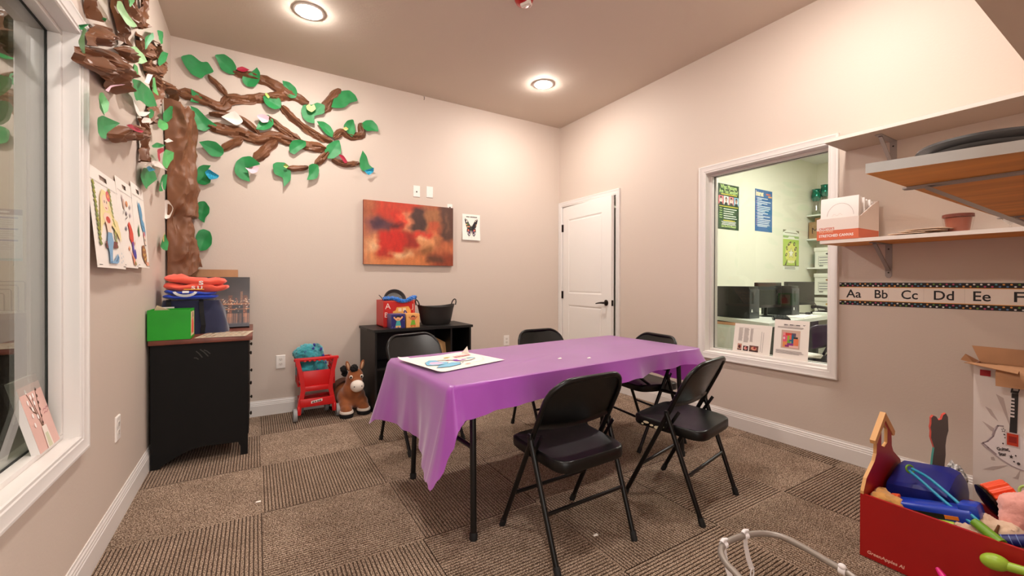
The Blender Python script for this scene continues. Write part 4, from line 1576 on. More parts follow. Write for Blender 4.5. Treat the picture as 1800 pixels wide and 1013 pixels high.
# ---------------------------------------------------------------- canvas on the left window sill
def sill_canvas():
    t = thing('small_canvas', 'small pink canvas of pussy willow twigs leaning in the left window', 'canvas', (-W - .03, -2.12, .589))
    # bottom edge near the front of the sill, top edge leaning on the glass side
    ht, wd, tk = .243, .155, .02
    yc = -2.035
    o = Vector((-W - .026, yc - .19, .590))
    u = Vector((.0, 1, 0))
    v = Vector((-.24, 0, .97)).normalized()
    n = u.cross(v).normalized()
    if n.x < 0:
        n = -n
    fr = lambda a, b, w=0: o + u * a + v * b + n * w
    MB().prism([(0, 0), (wd, 0), (wd, ht), (0, ht)], fr, (-tk, 0)).build('canvas_body', M('canvas_white', (236, 230, 226), .7), t, world=True, smooth=0)
    p = Print(fr, .0004)
    p.rect(0, 0, wd, ht, (222, 182, 172))
    BR = (96, 66, 42)
    for pts in ([(.082, .07), (.092, .12), (.100, .16), (.112, .20)], [(.074, .07), (.066, .12), (.056, .165), (.044, .195)], [(.078, .07), (.076, .11), (.070, .14), (.074, .17)], [(.066, .12), (.05, .13), (.04, .15)]):
        p.line(pts, .0045, BR)
    for k in range(6):
        p.oval(.085 + k * .0055, .085 + k * .022, .005, .006, (86, 52, 40), 8)
    for x, y in ((.044, .2), (.034, .165), (.062, .178), (.074, .155), (.05, .14), (.036, .12), (.066, .11), (.088, .232), (.08, .18), (.03, .09)):
        p.oval(x, y, .0055, .0085, (246, 240, 236), 10)
    p.poly([(.058, .0), (.102, .0), (.096, .075), (.064, .075)], (236, 224, 214))
    p.poly([(.066, .002), (.094, .002), (.09, .05), (.070, .05)], (206, 206, 176))
    p.line([(.108, .118), (.118, .124), (.128, .119), (.140, .126), (.150, .123)], .0016, (170, 70, 96))
    p.line([(.110, .108), (.120, .113), (.130, .108), (.144, .115)], .0016, (170, 70, 96))
    p.build('picture', t)


sill_canvas()
# ================================================================ dresser and what stands on it
def blend(mb, voxel=.008, smooth=8, fac=.6):
    """fuse overlapping volumes into one continuous skin"""
    me = bpy.data.meshes.new('fuse')
    me.from_pydata([tuple(p) for p in mb.v], [], mb.f)
    o = bpy.data.objects.new('fuse', me)
    COL.objects.link(o)
    r = o.modifiers.new('r', 'REMESH')
    r.mode = 'VOXEL'
    r.voxel_size = voxel
    s = o.modifiers.new('s', 'SMOOTH')
    s.factor = fac
    s.iterations = smooth
    bpy.context.view_layer.update()
    m2 = bpy.data.meshes.new_from_object(o.evaluated_get(bpy.context.evaluated_depsgraph_get()))
    out = MB()
    out.v = [v.co.copy() for v in m2.vertices]
    out.f = [list(p.vertices) for p in m2.polygons]
    out.m = [0] * len(out.f)
    bpy.data.objects.remove(o)
    bpy.data.meshes.remove(me)
    bpy.data.meshes.remove(m2)
    return out


def fuzz(mb, amp, scale, seed=0):
    """short ragged pile on a fused skin"""
    n = len(mb.v)
    nor = [Vector() for _ in range(n)]
    for f in mb.f:
        q = (mb.v[f[1]] - mb.v[f[0]]).cross(mb.v[f[2]] - mb.v[f[0]])
        for i in f:
            nor[i] += q
    mb.v = [p + q.normalized() * amp * (noise.noise(p * scale + Vector((seed, 0, 0))) + .6 * noise.noise(p * scale * 2.7)) for p, q in zip(mb.v, nor)]
    return mb


DBLACK = M('dresser_black', (11, 8.5, 8), .65, spec=.25, var=.18, vscale=7, aniso=(1, 1, .5))
DTOP = M('dresser_top_wood', (112, 58, 44), .4, var=.14, vscale=8, aniso=(1, 4, 1))


def dresser():
    x0, x1, y0, y1, zt = -3.752, -3.256, -.866, -.06, .752
    t = thing('dresser', 'black dresser with reddish wood top and arched side against the left wall', 'dresser', ((x0 + x1) / 2, (y0 + y1) / 2, 0))
    MB().b2((x0 - .008, y0 - .022, zt), (x1 + .026, y1 + .02, zt + .031), None, .004).build('top', DTOP, t, world=True)
    for ya, yb_ in ((y0, y0 + .022), (y1 - .022, y1)):
        arch = [(x0, 0), (x0 + .045, 0)]
        for k in range(9):
            f = k / 8
            arch.append((x0 + .045 + .22 * f, .012 + .085 * math.sin(f * math.pi / 2)))
        arch += [(x1 - .055, .088), (x1 - .042, .06), (x1 - .042, 0), (x1, 0), (x1, zt), (x0, zt)]
        MB().prism(arch, lambda u, v, w: Vector((u, w, v)), (ya, yb_), None).build('side_panel', DBLACK, t, world=True, smooth=30)
    MB().b2((x0 + .01, y0 + .02, .10), (x0 + .02, y1 - .02, zt)).build('back_panel', DBLACK, t, world=True, smooth=0)
    MB().b2((x0 + .02, y0 + .02, .10), (x1 - .02, y1 - .02, .12)).build('bottom_panel', DBLACK, t, world=True, smooth=0)
    kn = M('knob_pewter', (70, 62, 56), .35, .8)
    for k, (za, zb) in enumerate(((.125, .325), (.335, .535), (.545, .742))):
        d = MB().b2((x1 - .40, y0 + .03, za), (x1 + .004, y1 - .03, zb), None, .003).build('drawer', DBLACK, t, world=True)
        for yk in (y0 + .16, y1 - .16):
            MB().lathe([(.005, 0), (.005, .006), (.012, .009), (.013, .014), (.009, .018), (0, .019)], (x1 + .003, yk, (za + zb) / 2), n=16, mtx=Matrix.Rotation(math.pi / 2, 4, 'Y')).build('knob', kn, d, world=True)
    # scuffs on the side, a paint wear of their own
    p = Print(lambda u, v, w=0: Vector((u, y0 - w, v)), .0003)
    for a, b in (((-3.53, .70), (-3.50, .66)), ((-3.51, .71), (-3.47, .665)), ((-3.49, .705), (-3.46, .68)), ((-3.54, .66), (-3.52, .65))):
        p.line([a, ((a[0] + b[0]) / 2, (a[1] + b[1]) / 2 + .004), b], .006, (52, 50, 46))
    p.build('scuff_mark', t)
    return zt + .031


DZ = dresser()


def green_bin():
    x0, x1, y0, y1, h = -3.762, -3.556, -.892, -.70, .182
    t = thing('green_bin', 'bright green open box with a picture card in it, on the dresser corner', 'box', ((x0 + x1) / 2, (y0 + y1) / 2, DZ))
    g = M('bin_green', (8, 156, 14), .45, var=.05)
    mb = MB()
    e = .006
    z0, z1 = DZ + .0005, DZ + h
    mb.b2((x0, y0, z0), (x1, y0 + e, z1)).b2((x0, y1 - e, z0), (x1, y1, z1)).b2((x0, y0 + e, z0), (x0 + e, y1 - e, z1)).b2((x1 - e, y0 + e, z0), (x1, y1 - e, z1)).b2((x0 + e, y0 + e, z0), (x1 - e, y1 - e, z0 + e))
    mb.build('body', g, t, world=True, smooth=0)
    p = Print(lambda u, v, w=0: Vector((x1 + w, u, v)), .0004)
    p.rect(y0 + .02, z0 + .015, y1 - .025, z1 - .015, (226, 196, 160))
    p.poly([(y0 + .05, z0 + .03), (y1 - .06, z0 + .03), (y1 - .05, z0 + .09), (y1 - .09, z0 + .13), (y0 + .06, z0 + .11)], (216, 60, 40))
    p.poly([(y0 + .08, z1 - .06), (y1 - .06, z1 - .05), (y1 - .07, z1 - .02), (y0 + .09, z1 - .02)], (120, 70, 50))
    p.build('side_picture', t)
    o = MB().box((x0 + .055, y0 + .06, z1 - .035), (.085, .0025, .10), None, 0, mtx=Matrix.Rotation(.45, 4, 'Y') @ Matrix.Rotation(.25, 4, 'X')).build('picture_card', M('card_cream', (226, 200, 168), .55), smooth=0)
    tag(o, 'small cream picture card sticking out of the green box', 'card')


green_bin()


def tote():
    t = thing('tote_bag', 'navy blue fabric bag with black straps on the dresser, shirts folded on it', 'bag', (-3.575, -.50, DZ))
    navy = M('navy_fabric', (30, 34, 66), .85, bump=.15, bscale=300, sheen=.3)

    def fn(u, v):
        a = 2 * math.pi * u
        e = 4.5
        c, s = math.cos(a), math.sin(a)
        z = .225 * v
        hx = .168 - .014 * v + .01 * math.sin(v * 3)
        hy = .115 - .02 * v
        x = math.copysign(abs(c) ** (2 / e), c) * hx - .012 * v
        y = math.copysign(abs(s) ** (2 / e), s) * hy
        d = .008 * noise.noise(Vector((x * 14, y * 14, z * 16)))
        return Vector((x + d + (.03 * (1 - v) if x > .1 else 0), y + d, z))
    mb = MB().grid(fn, 64, 16, closed_u=True)
    w = 64
    mb.f.append([16 * w + i for i in range(w)])
    mb.m.append(0)
    mb.f.append(list(range(w))[::-1])
    mb.m.append(0)
    mb.build('body', navy, t, smooth=60)
    st = M('strap_black', (12, 12, 16), .8)
    for x in (-.118, .055):
        mb = MB()
        mb.tube([(x, -.112, .004), (x + .006, -.118, .06), (x - .004, -.112, .14), (x - .006, -.104, .205), (x - .006, -.086, .234), (x - .004, 0, .236)], .004)
        q = MB()
        pts = [(x, -.121, .004), (x + .006, -.125, .06), (x - .004, -.119, .14), (x - .008, -.108, .215), (x - .01, -.09, .232)]
        for i in range(len(pts) - 1):
            a, b = Vector(pts[i]), Vector(pts[i + 1])
            h = Vector((.013, 0, 0))
            q.add([a - h, a + h, b + h, b - h], [[0, 1, 2, 3]])
        q.solidify(.003)
        q.build('strap', st, t, smooth=30)
    MB().box((-.125, -.1265, .165), (.062, .002, .045), None, 0, .02).build('paper_tag', M('tag_white', (226, 222, 216), .6), t, smooth=0)


tote()


def folded(name, label, cat, c, s, mat, layers, rz, seed, z0, wr=1.0):
    """a folded garment: rounded layers with sagging, wrinkled edges"""
    t = thing(name, label, cat, (c[0], c[1], z0), rz)
    for k in range(layers):
        h = s[2] / layers
        sx, sy = s[0] * (1 - .05 * k), s[1] * (1 - .05 * k)

        def fn(u, v, k=k):
            a = 2 * math.pi * u
            e = 5
            cc, ss = math.cos(a), math.sin(a)
            th = math.pi * (v - .5)
            q = max(.001, math.cos(th)) ** .35
            x = math.copysign(abs(cc) ** (2 / e), cc) * sx / 2 * q
            y = math.copysign(abs(ss) ** (2 / e), ss) * sy / 2 * q
            z = h * k + h / 2 + h * .55 * math.sin(th) - .35 * h * (1 - q)
            w = wr * (noise.noise(Vector((x * 16 + seed, y * 16, k * 3.0))) * .012 + noise.noise(Vector((x * 5, y * 26 + seed, k))) * .010)
            return Vector((x + w * .6, y + w * .5, z + w * (.9 if v > .5 else .3) + s[2] * .5 * max(0, -x / s[0]) * (1 if k == layers - 1 else .3)))
        MB().grid(fn, 60, 12, closed_u=True).build('fold', mat, t, smooth=60)
    return t


SHIRT_B = M('shirt_blue', (18, 58, 178), .85, bump=.1, bscale=300, sheen=.2)
SHIRT_C = M('shirt_coral', (236, 92, 72), .85, bump=.1, bscale=300, sheen=.2)
zb = DZ + .236
t = folded('blue_shirt', 'royal blue folded shirt with white curved print under the coral shirt', 'shirt', (-3.59, -.51), (.30, .23, .052), SHIRT_B, 2, .0, 3, zb)
p = Print(lambda u, v, w=0: Vector((-3.59 + u, -.632 - w - .012 * (1 - ((v - .01) / .03) ** 2), zb + .03 + v)), .004)
for k in range(9):
    a0, a1 = math.pi * (1.08 + k * .093), math.pi * (1.08 + (k + 1) * .093)
    p.poly([(-.02 + .068 * math.cos(a0), .03 + .045 * math.sin(a0)), (-.02 + .068 * math.cos(a1), .03 + .045 * math.sin(a1)), (-.02 + .052 * math.cos(a1), .03 + .028 * math.sin(a1)), (-.02 + .052 * math.cos(a0), .03 + .028 * math.sin(a0))], (226, 224, 226))
p.rect(-.035, .012, .0, .026, (226, 224, 226))
p.build('print', t)
t = folded('coral_shirt', 'coral red folded shirt with white lettering on top of the blue shirt', 'shirt', (-3.56, -.50), (.36, .22, .088), SHIRT_C, 2, -.03, 8, zb + .056, 1.9)
p = Print(lambda u, v, w=0: Vector((-3.56 + u, -.615 - w, zb + .075 + v)), .012)
p.text('S', .02, .022, .036, (246, 236, 232), bold=.03, sx=1.6)
p.text('S', -.02, -.008, .03, (246, 236, 232), bold=.03, sx=1.6)
p.text('U', .012, -.008, .03, (246, 236, 232), bold=.03, sx=1.4)
p.rect(-.06, -.012, .05, -.006, (244, 172, 60))
p.build('lettering', t)


def skyline():
    o = Vector((-3.705, -.345, DZ + .012))
    top = Vector((-3.705, -.048, 1.172))
    v = (top - o)
    ht = v.length
    v.normalize()
    u = Vector((1, 0, 0))
    n = u.cross(v)
    wd, tk = .452, .018
    t = thing('skyline_canvas', 'dark canvas print of a lit bridge and city at night leaning behind the bag', 'picture', (-3.48, -.2, DZ))
    fr = lambda a, b, w=0: o + u * a + v * b + n * w
    nu, nv = 120, 100
    mb = MB().grid(lambda a, b: fr(a * wd, b * ht, 0), nu, nv)
    R = random.Random(5)
    lights = [(R.uniform(.2, 1), R.choice((.30, .46, .47, .5, .52, .36, .41)) + R.uniform(-.03, .03), R.uniform(.004, .011), R.random()) for _ in range(190)]
    cols = []
    for j in range(nv + 1):
        for i in range(nu + 1):
            a, b = i / nu, j / nv
            sky = Vector((44, 34, 36)).lerp(Vector((76, 62, 64)), max(0, min(1, (.75 - b) / .3)))
            c = sky * (1 + .25 * noise.noise(Vector((a * 4, b * 6, 1))))
            if b < .42:
                c = Vector((34, 30, 38)) * (1 + .4 * noise.noise(Vector((a * 20, b * 50, 3))))
            # bridge towers and decks
            for tx in (.72, .93):
                if abs(a - tx) < .030 and .18 < b < .62:
                    c = Vector((96, 56, 42)) * (1 + .3 * noise.noise(Vector((a * 60, b * 60, 0))))
            if abs(b - .44 - .02 * (a - .7)) < .014 or abs(b - .335 - .03 * (a - .7)) < .008:
                c = Vector((150, 96, 66))
            # building tops
            if .86 < a < .9 and .44 < b < .70 or .94 < a < .97 and .44 < b < .58 or .55 < a < .60 and .44 < b < .55:
                c = Vector((120, 84, 66)) * (1 + .5 * noise.noise(Vector((a * 90, b * 90, 0))))
            for lx, ly, r, q in lights:
                d = math.hypot((a - lx) * 1.1, b - ly)
                if d < r:
                    c = c.lerp(Vector((255, 206, 160)) if q < .6 else Vector((255, 236, 220)) if q < .85 else Vector((236, 120, 70)), 1 - d / r * .6)
                elif ly > .27 and abs(a - lx) < .007 and .05 < b < .26:
                    c = c.lerp(Vector((190, 130, 100)), .22)
            if b < .08:
                c = Vector((70, 72, 82)).lerp(c, .4)
            cols.append(lin([max(0, min(255, q)) for q in c]))
    mb.cols = cols
    mb.build('printed_face', vcol_mat('canvas_print', .5), t, world=True, smooth=0, fix=False)
    MB().prism([(0, 0), (wd, 0), (wd, ht), (0, ht)], fr, (-tk, -.0006)).build('canvas_edge', M('canvas_edge_dark', (44, 36, 38), .6), t, world=True, smooth=0)


skyline()
o = MB().b2((-3.652, -.034, DZ + .001), (-3.335, -.026, 1.232)).build('cardboard_sheet', M('cardboard', (186, 138, 100), .75, var=.06), smooth=0)
tag(o, 'tan cardboard sheet standing behind the night skyline canvas', 'cardboard')
o = MB().lathe([(.024, 0), (.024, .42), (.020, .42), (.020, .40)], (-3.70, -.12, DZ + .001), n=20).build('paper_roll', M('roll_white', (232, 224, 216), .6), smooth=40)
tag(o, 'white paper roll standing in the corner below the paper trunk', 'paper roll')


def place_mat():
    t = thing('placemat', 'laminated sheet with small printed figures lying on the dresser top', 'paper', (-3.38, -.78, DZ))
    o, a, b = Vector((-3.538, -.880, DZ + .002)), Vector((.27, -.02, 0)), Vector((.045, .30, 0))
    fr = lambda u, v, w=0: o + a * u + b * v + Vector((0, 0, w))
    MB().prism([(0, 0), (1, 0), (1, 1), (0, 1)], fr, (-.0008, 0)).build('sheet', M('laminate', (232, 216, 190), .25), t, world=True, smooth=0)
    p = Print(fr, .0003, .00008)
    R = random.Random(3)
    C = [(150, 110, 70), (96, 84, 60), (190, 150, 100), (80, 96, 60), (170, 90, 60), (120, 120, 110), (60, 56, 50)]
    for i in range(8):
        for j in range(7):
            u, v = .07 + i * .12, .08 + j * .135
            for _ in range(2):
                p.oval(u + R.uniform(-.02, .02), v + R.uniform(-.02, .02), R.uniform(.015, .035), R.uniform(.015, .04), R.choice(C), 7, R.random() * 3)
    p.build('print', t)


place_mat()

# ================================================================ black corner cabinet and what stands on it
CBLACK = M('cabinet_black', (14, 12, 11), .5, var=.15, vscale=9, aniso=(1, 1, .3))
CZ = .725


def cabinet():
    t = thing('corner_cabinet', 'black open cabinet with a shelf against the back wall, toys on top', 'cabinet', (-1.9, -.25, 0))
    L, Rr, yf, yb_ = -2.345, -1.44, -.478, -.03
    top = [(L - .012, yf - .014), (Rr + .014, yf - .014), (Rr + .014, yb_), (L - .04, yb_), (L - .034, yf + .15)]
    mb = MB().prism(top, lambda u, v, w: Vector((u, v, w)), (CZ - .022, CZ))
    mb.build('top', CBLACK, t, world=True, smooth=0)
    mb = MB().prism([(L, yf), (L + .018, yf), (L - .008, yb_), (L - .028, yb_)], lambda u, v, w: Vector((u, v, w)), (0, CZ - .022))
    mb.build('side_panel', CBLACK, t, world=True, smooth=0)
    MB().b2((Rr - .018, yf, 0), (Rr, yb_, CZ - .022)).build('side_panel', CBLACK, t, world=True, smooth=0)
    MB().b2((-1.640, yf + .03, .08), (-1.622, yb_ - .01, CZ - .022)).build('divider', CBLACK, t, world=True, smooth=0)
    MB().b2((L, yb_ - .008, .02), (Rr, yb_, CZ - .022)).build('back_panel', CBLACK, t, world=True, smooth=0)
    for z in (.07, .38):
        MB().b2((L + .012, yf + .012, z - .009), (Rr - .018, yb_ - .008, z + .009)).build('shelf', CBLACK, t, world=True, smooth=0)
    MB().b2((L + .015, yf + .03, 0), (Rr - .018, yf + .045, .06)).build('toe_kick', CBLACK, t, world=True, smooth=0)


cabinet()
o = MB().box((-1.70, -.34, .495), (.17, .004, .16), None, 0, mtx=Matrix.Rotation(.5, 4, 'Y') @ Matrix.Rotation(-.3, 4, 'X')).build('paper_folder', M('manila', (214, 168, 112), .6), smooth=0)
tag(o, 'tan paper folder standing askew inside the black cabinet', 'folder')


def letter_box():
    x0, x1, y0, y1, z1 = -2.235, -1.945, -.325, -.075, .966
    t = thing('letter_box', 'red toy box with white letters and a yellow van picture on the black cabinet', 'toy box', ((x0 + x1) / 2, (y0 + y1) / 2, CZ))
    mb = MB()
    e = .008
    rd = M('box_red', (200, 36, 30), .4)
    z0 = CZ + .0005
    mb.b2((x0, y0, z0), (x1, y0 + e, z1)).b2((x0, y1 - e, z0), (x1, y1, z1)).b2((x0, y0 + e, z0), (x0 + e, y1 - e, z1)).b2((x1 - e, y0 + e, z0), (x1, y1 - e, z1)).b2((x0, y0, z0), (x1, y1, z0 + e))
    mb.build('body', rd, t, world=True, smooth=0)
    p = Print(lambda u, v, w=0: Vector((x0 + u, y0 - w, z0 + v)), .0004)
    p.line([(.006, .232), (.284, .232)], .003, (232, 120, 100))
    p.text('A', .015, .165, .075, (240, 214, 206))
    p.text('B', .008, .09, .065, (240, 214, 206))
    p.poly([(.085, .09), (.25, .09), (.25, .15), (.23, .185), (.12, .178), (.11, .15), (.085, .14)], (238, 178, 90))
    p.rect(.135, .14, .165, .17, (246, 226, 190))
    p.rect(.175, .142, .205, .172, (246, 226, 190))
    p.oval(.2, .125, .016, .026, (40, 40, 110), 12, .3)
    p.oval(.2, .125, .008, .014, (160, 140, 190), 10, .3)
    p.oval(.12, .095, .018, .018, (60, 50, 60))
    p.text('J', .262, .165, .06, (240, 214, 206))
    p.line([(.278, .235), (.278, .1)], .002, (240, 170, 150))
    p.build('picture', t)
    # side face letters
    return z1


LBZ = letter_box()


def cube(label, x0, x1, yf, z0, face, side_col, draw):
    s = x1 - x0
    t = thing('picture_cube', label, 'toy block', ((x0 + x1) / 2, yf + s / 2, z0), 0, 'picture cubes on the cabinet')
    MB().b2((x0, yf, z0 + .0005), (x1, yf + s, z0 + s), None, .0025).build('body', side_col, t, world=True)
    p = Print(lambda u, v, w=0: Vector((x0 + s * u, yf - w, z0 + s * v)), .0003)
    p.rect(.03, .03, .97, .97, face)
    draw(p)
    p.build('picture', t)


def kid(p, skin, hair, shirt, pants):
    p.poly([(.30, .14), (.70, .14), (.62, .56), (.40, .56)], shirt)
    p.poly([(.32, .06), (.48, .06), (.5, .2), (.34, .2)], pants)
    p.poly([(.54, .06), (.7, .06), (.68, .2), (.5, .2)], pants)
    p.poly([(.38, .54), (.16, .76), (.22, .84), (.46, .58)], skin)
    p.poly([(.62, .54), (.84, .78), (.78, .86), (.54, .58)], skin)
    p.oval(.5, .68, .16, .15, skin)
    p.poly([(.34, .70), (.36, .86), (.5, .90), (.66, .84), (.66, .72), (.56, .78), (.42, .78)], hair)
    p.line([(.44, .63), (.5, .60), (.56, .63)], .03, (190, 60, 50))


def d1(p):
    R = random.Random(2)
    for _ in range(16):
        p.oval(R.uniform(.06, .94), R.uniform(.06, .94), .018, .018, (150, 150, 210), 6)
    kid(p, (240, 178, 130), (30, 24, 26), (70, 170, 170), (236, 180, 120))


def d2(p):
    kid(p, (214, 120, 74), (110, 54, 34), (120, 180, 50), (222, 110, 50))


cube('dark blue picture block with a child in teal, left of the orange block', -2.205, -2.078, -.462, CZ, (40, 36, 110), M('cube_purple', (84, 74, 124), .4), d1)
cube('orange picture block with a child in green on the black cabinet', -2.068, -1.944, -.458, CZ, (240, 176, 104), M('cube_orange', (232, 170, 100), .4), d2)


def pan():
    t = thing('toy_frying_pan', 'grey toy frying pan standing upright in the red letter box', 'toy pan', (-2.09, -.2, CZ + .01))
    mt = Matrix.Rotation(math.radians(70), 4, 'X') @ Matrix.Rotation(0, 4, 'Z')
    mb = MB().lathe([(0, .004), (.082, .004), (.104, .034), (.108, .034), (.086, -.002), (0, -.002)], (-2.095, -.175, LBZ - .012), n=40, mtx=mt)
    mb.build('bowl', M('pan_grey', (86, 82, 80), .35, .2), t, world=True)
    MB().tube([(-2.19, -.19, LBZ - .02), (-2.225, -.2, LBZ + .03), (-2.245, -.205, LBZ + .048)], .0035).build('handle', M('handle_dark', (50, 46, 44), .4), t, world=True)


pan()
mb = MB()
R = random.Random(9)
path = resample([Vector(q) for q in ((-2.19, -.19, LBZ + .012), (-2.14, -.3, LBZ + .018), (-2.09, -.333, LBZ + .002), (-2.04, -.338, LBZ - .006), (-1.99, -.335, LBZ + .014), (-1.945, -.30, LBZ + .026), (-1.925, -.28, LBZ + .022))], .008)
mb.tube(path, [.016 + .004 * R.random() for _ in path], None, 14)
fuzz(mb, .009, 120)
o = mb.build('feather_boa', M('boa_blue', (20, 110, 200), .9, bump=.5, bscale=200, sheen=.5), smooth=0)
tag(o, 'fluffy bright blue boa draped over the rim of the red letter box', 'boa')


def tub():
    t = thing('oval_tub', 'black oval plastic tub with two loop handles on the cabinet', 'tub', (-1.712, -.26, CZ))
    m = M('tub_black', (40, 36, 34), .5, bump=.05, bscale=50)
    n = 56
    prof = [(.0, .004), (.72, .004), (.78, .02), (.86, .08), (.93, .14), (.985, .168), (1.0, .172), (.975, .172), (.955, .164), (.90, .138), (.83, .08), (.75, .024), (0, .012)]
    mb = MB()
    for s, z in prof:
        for i in range(n):
            a = 2 * math.pi * i / n
            c, q = math.cos(a), math.sin(a)
            rise = .022 * abs(c) ** 3 * (z / .172)
            mb.v.append(Vector((c * .188 * s, q * .135 * s, z + rise)))
    for r in range(len(prof) - 1):
        for i in range(n):
            k = (i + 1) % n
            mb.f.append([r * n + i, r * n + k, (r + 1) * n + k, (r + 1) * n + i])
            mb.m.append(0)
    mb.build('body', m, t, smooth=50)
    for s in (-1, 1):
        MB().tube([(s * .182, -.05, .186), (s * .190, -.046, .215), (s * .196, -.026, .234), (s * .198, 0, .24), (s * .196, .026, .234), (s * .190, .046, .215), (s * .182, .05, .186)], .006).build('handle', m, t)


tub()

# ================================================================ toy shopping cart, plush, horse
CR = M('cart_red', (206, 26, 28), .32, spec=.5)


def cart():
    t = thing('toy_shopping_cart', 'red plastic toy shopping cart with grey wheels by the back wall', 'toy cart', (-2.778, -.22, 0))
    gy = M('wheel_grey', (150, 150, 150), .5)
    yf = -.315
    # rear frame facing the room: two curved posts with the handle between
    for s in (-1, 1):
        mb = MB()
        pts = [(.152, .505), (.128, .40), (.112, .30), (.108, .245), (.122, .17), (.136, .10), (.136, .05)]
        wd = [.020, .020, .020, .022, .022, .020, .016]
        for (a, za), (b, zb), w0, w1 in zip(pts, pts[1:], wd, wd[1:]):
            mb.prism([(s * (a - w0), za), (s * (a + w0 * .6), za), (s * (b + w1 * .6), zb), (s * (b - w1), zb)], lambda u, v, w: Vector((u, yf + .22 + w, v)), (-.018, .018))
        mb.build('post', CR, t, smooth=30)
    mb = MB()
    mb.box((0, yf + .22, .497), (.34, .034, .026), None, .008)
    for k in range(5):
        mb.box((-.09 + k * .036, yf + .206, .484), (.020, .012, .012), None, .005)
    mb.build('handle', CR, t)
    # seat back and tray
    mb = MB()
    mb.box((0, -.09, .335), (.21, .012, .13), None, .003)
    mb.b2((-.112, -.10, .262), (.112, .10, .274))
    mb.b2((-.112, -.112, .235), (.112, -.098, .276), None, .004)
    mb.build('basket_floor', CR, t)
    for s in (-1, 1):
        mb = MB()
        x = s * .128
        for z in (.285, .335, .385, .435, .478):
            mb.box((x + s * (.10 * (z - .28)) * .25, .02, z), (.010, .24, .014), None, .002)
        for y in (-.08, -.02, .04, .10, .136):
            mb.box((x + s * .01, y, .38), (.010, .014, .21), None, .002)
        mb.build('basket_side', CR, t)
    mb = MB()
    for z in (.285, .335, .385, .435, .478):
        mb.box((0, .14, z), (.27, .010, .014), None, .002)
    for k in range(6):
        mb.box((-.13 + k * .052, .14, .38), (.014, .010, .21), None, .002)
    mb.build('basket_front', CR, t)
    mb = MB()
    mb.b2((-.125, -.11, .128), (.125, .11, .140))
    mb.b2((-.128, -.118, .108), (.128, -.104, .176), None, .005)
    mb.b2((-.128, .104, .118), (.128, .115, .16), None, .005)
    tray = mb.build('lower_tray', CR, t)
    p = Print(lambda u, v, w=0: Vector((-2.778 + u, -.22 - .118 - w, v)), .0004)
    p.poly([(-.045, .134), (.04, .146), (.04, .166), (-.045, .154)], (240, 232, 226))
    for a, b in ((-.038, -.022), (-.018, -.006), (.0, .012), (.015, .032)):
        p.poly([(a, .142 + a * .14), (b, .142 + b * .14), (b, .155 + b * .14), (a, .155 + a * .14)], (110, 84, 78))
    p.build('sticker', t)
    for s in (-1, 1):
        mb = MB()
        mb.box((s * .136, -.105, .085), (.024, .05, .07), None, .008)
        mb.box((s * .118, .10, .085), (.024, .05, .07), None, .008)
        mb.build('wheel_fork', CR, t)
        for x, y, r in ((s * .162, -.105, .052), (s * .10, .10, .042)):
            MB().lathe([(0, -.015), (r * .55, -.015), (r * .6, -.010), (r * .8, -.010), (r * .85, -.016), (r * .97, -.014), (r, -.008), (r, .008), (r * .97, .014), (r * .85, .016), (r * .8, .010), (r * .6, .010), (r * .55, .015), (0, .015)], (x, y, r), n=28, mtx=Matrix.Rotation(math.pi / 2, 4, 'Y')).build('wheel', gy, t)


cart()
mb = MB()
mb.ell((-2.835, -.205, .385), (.095, .085, .10)).ell((-2.84, -.22, .525), (.10, .085, .088)).ell((-2.745, -.24, .40), (.06, .07, .10)).ell((-2.77, -.2, .53), (.06, .07, .08)).ell((-2.905, -.2, .53), (.045, .05, .05))
mb = fuzz(blend(mb, .0075, 4), .008, 70)
for i, p in enumerate(mb.v):
    pass
o = mb.build('teal_plush', M('plush_teal', (48, 138, 148), .95, bump=.6, bscale=120, var=.30, vscale=14, sheen=.6), smooth=80)
tag(o, 'fluffy teal plush bundle with purple tufts sitting in the red toy cart', 'plush toy')
R = random.Random(12)
pm = M('plush_purple', (62, 66, 150), .95, bump=.4, bscale=120)
for c in ((-2.80, -.285, .58), (-2.74, -.27, .57), (-2.86, -.295, .555), (-2.79, -.255, .607), (-2.72, -.255, .51), (-2.705, -.28, .45), (-2.77, -.31, .40)):
    m2 = fuzz(MB().ell((c[0], c[1] + .006, c[2] - .003), (.009, .010, .015), None, 12, 8), .004, 90)
    m2.build('tuft', pm, o, world=True)


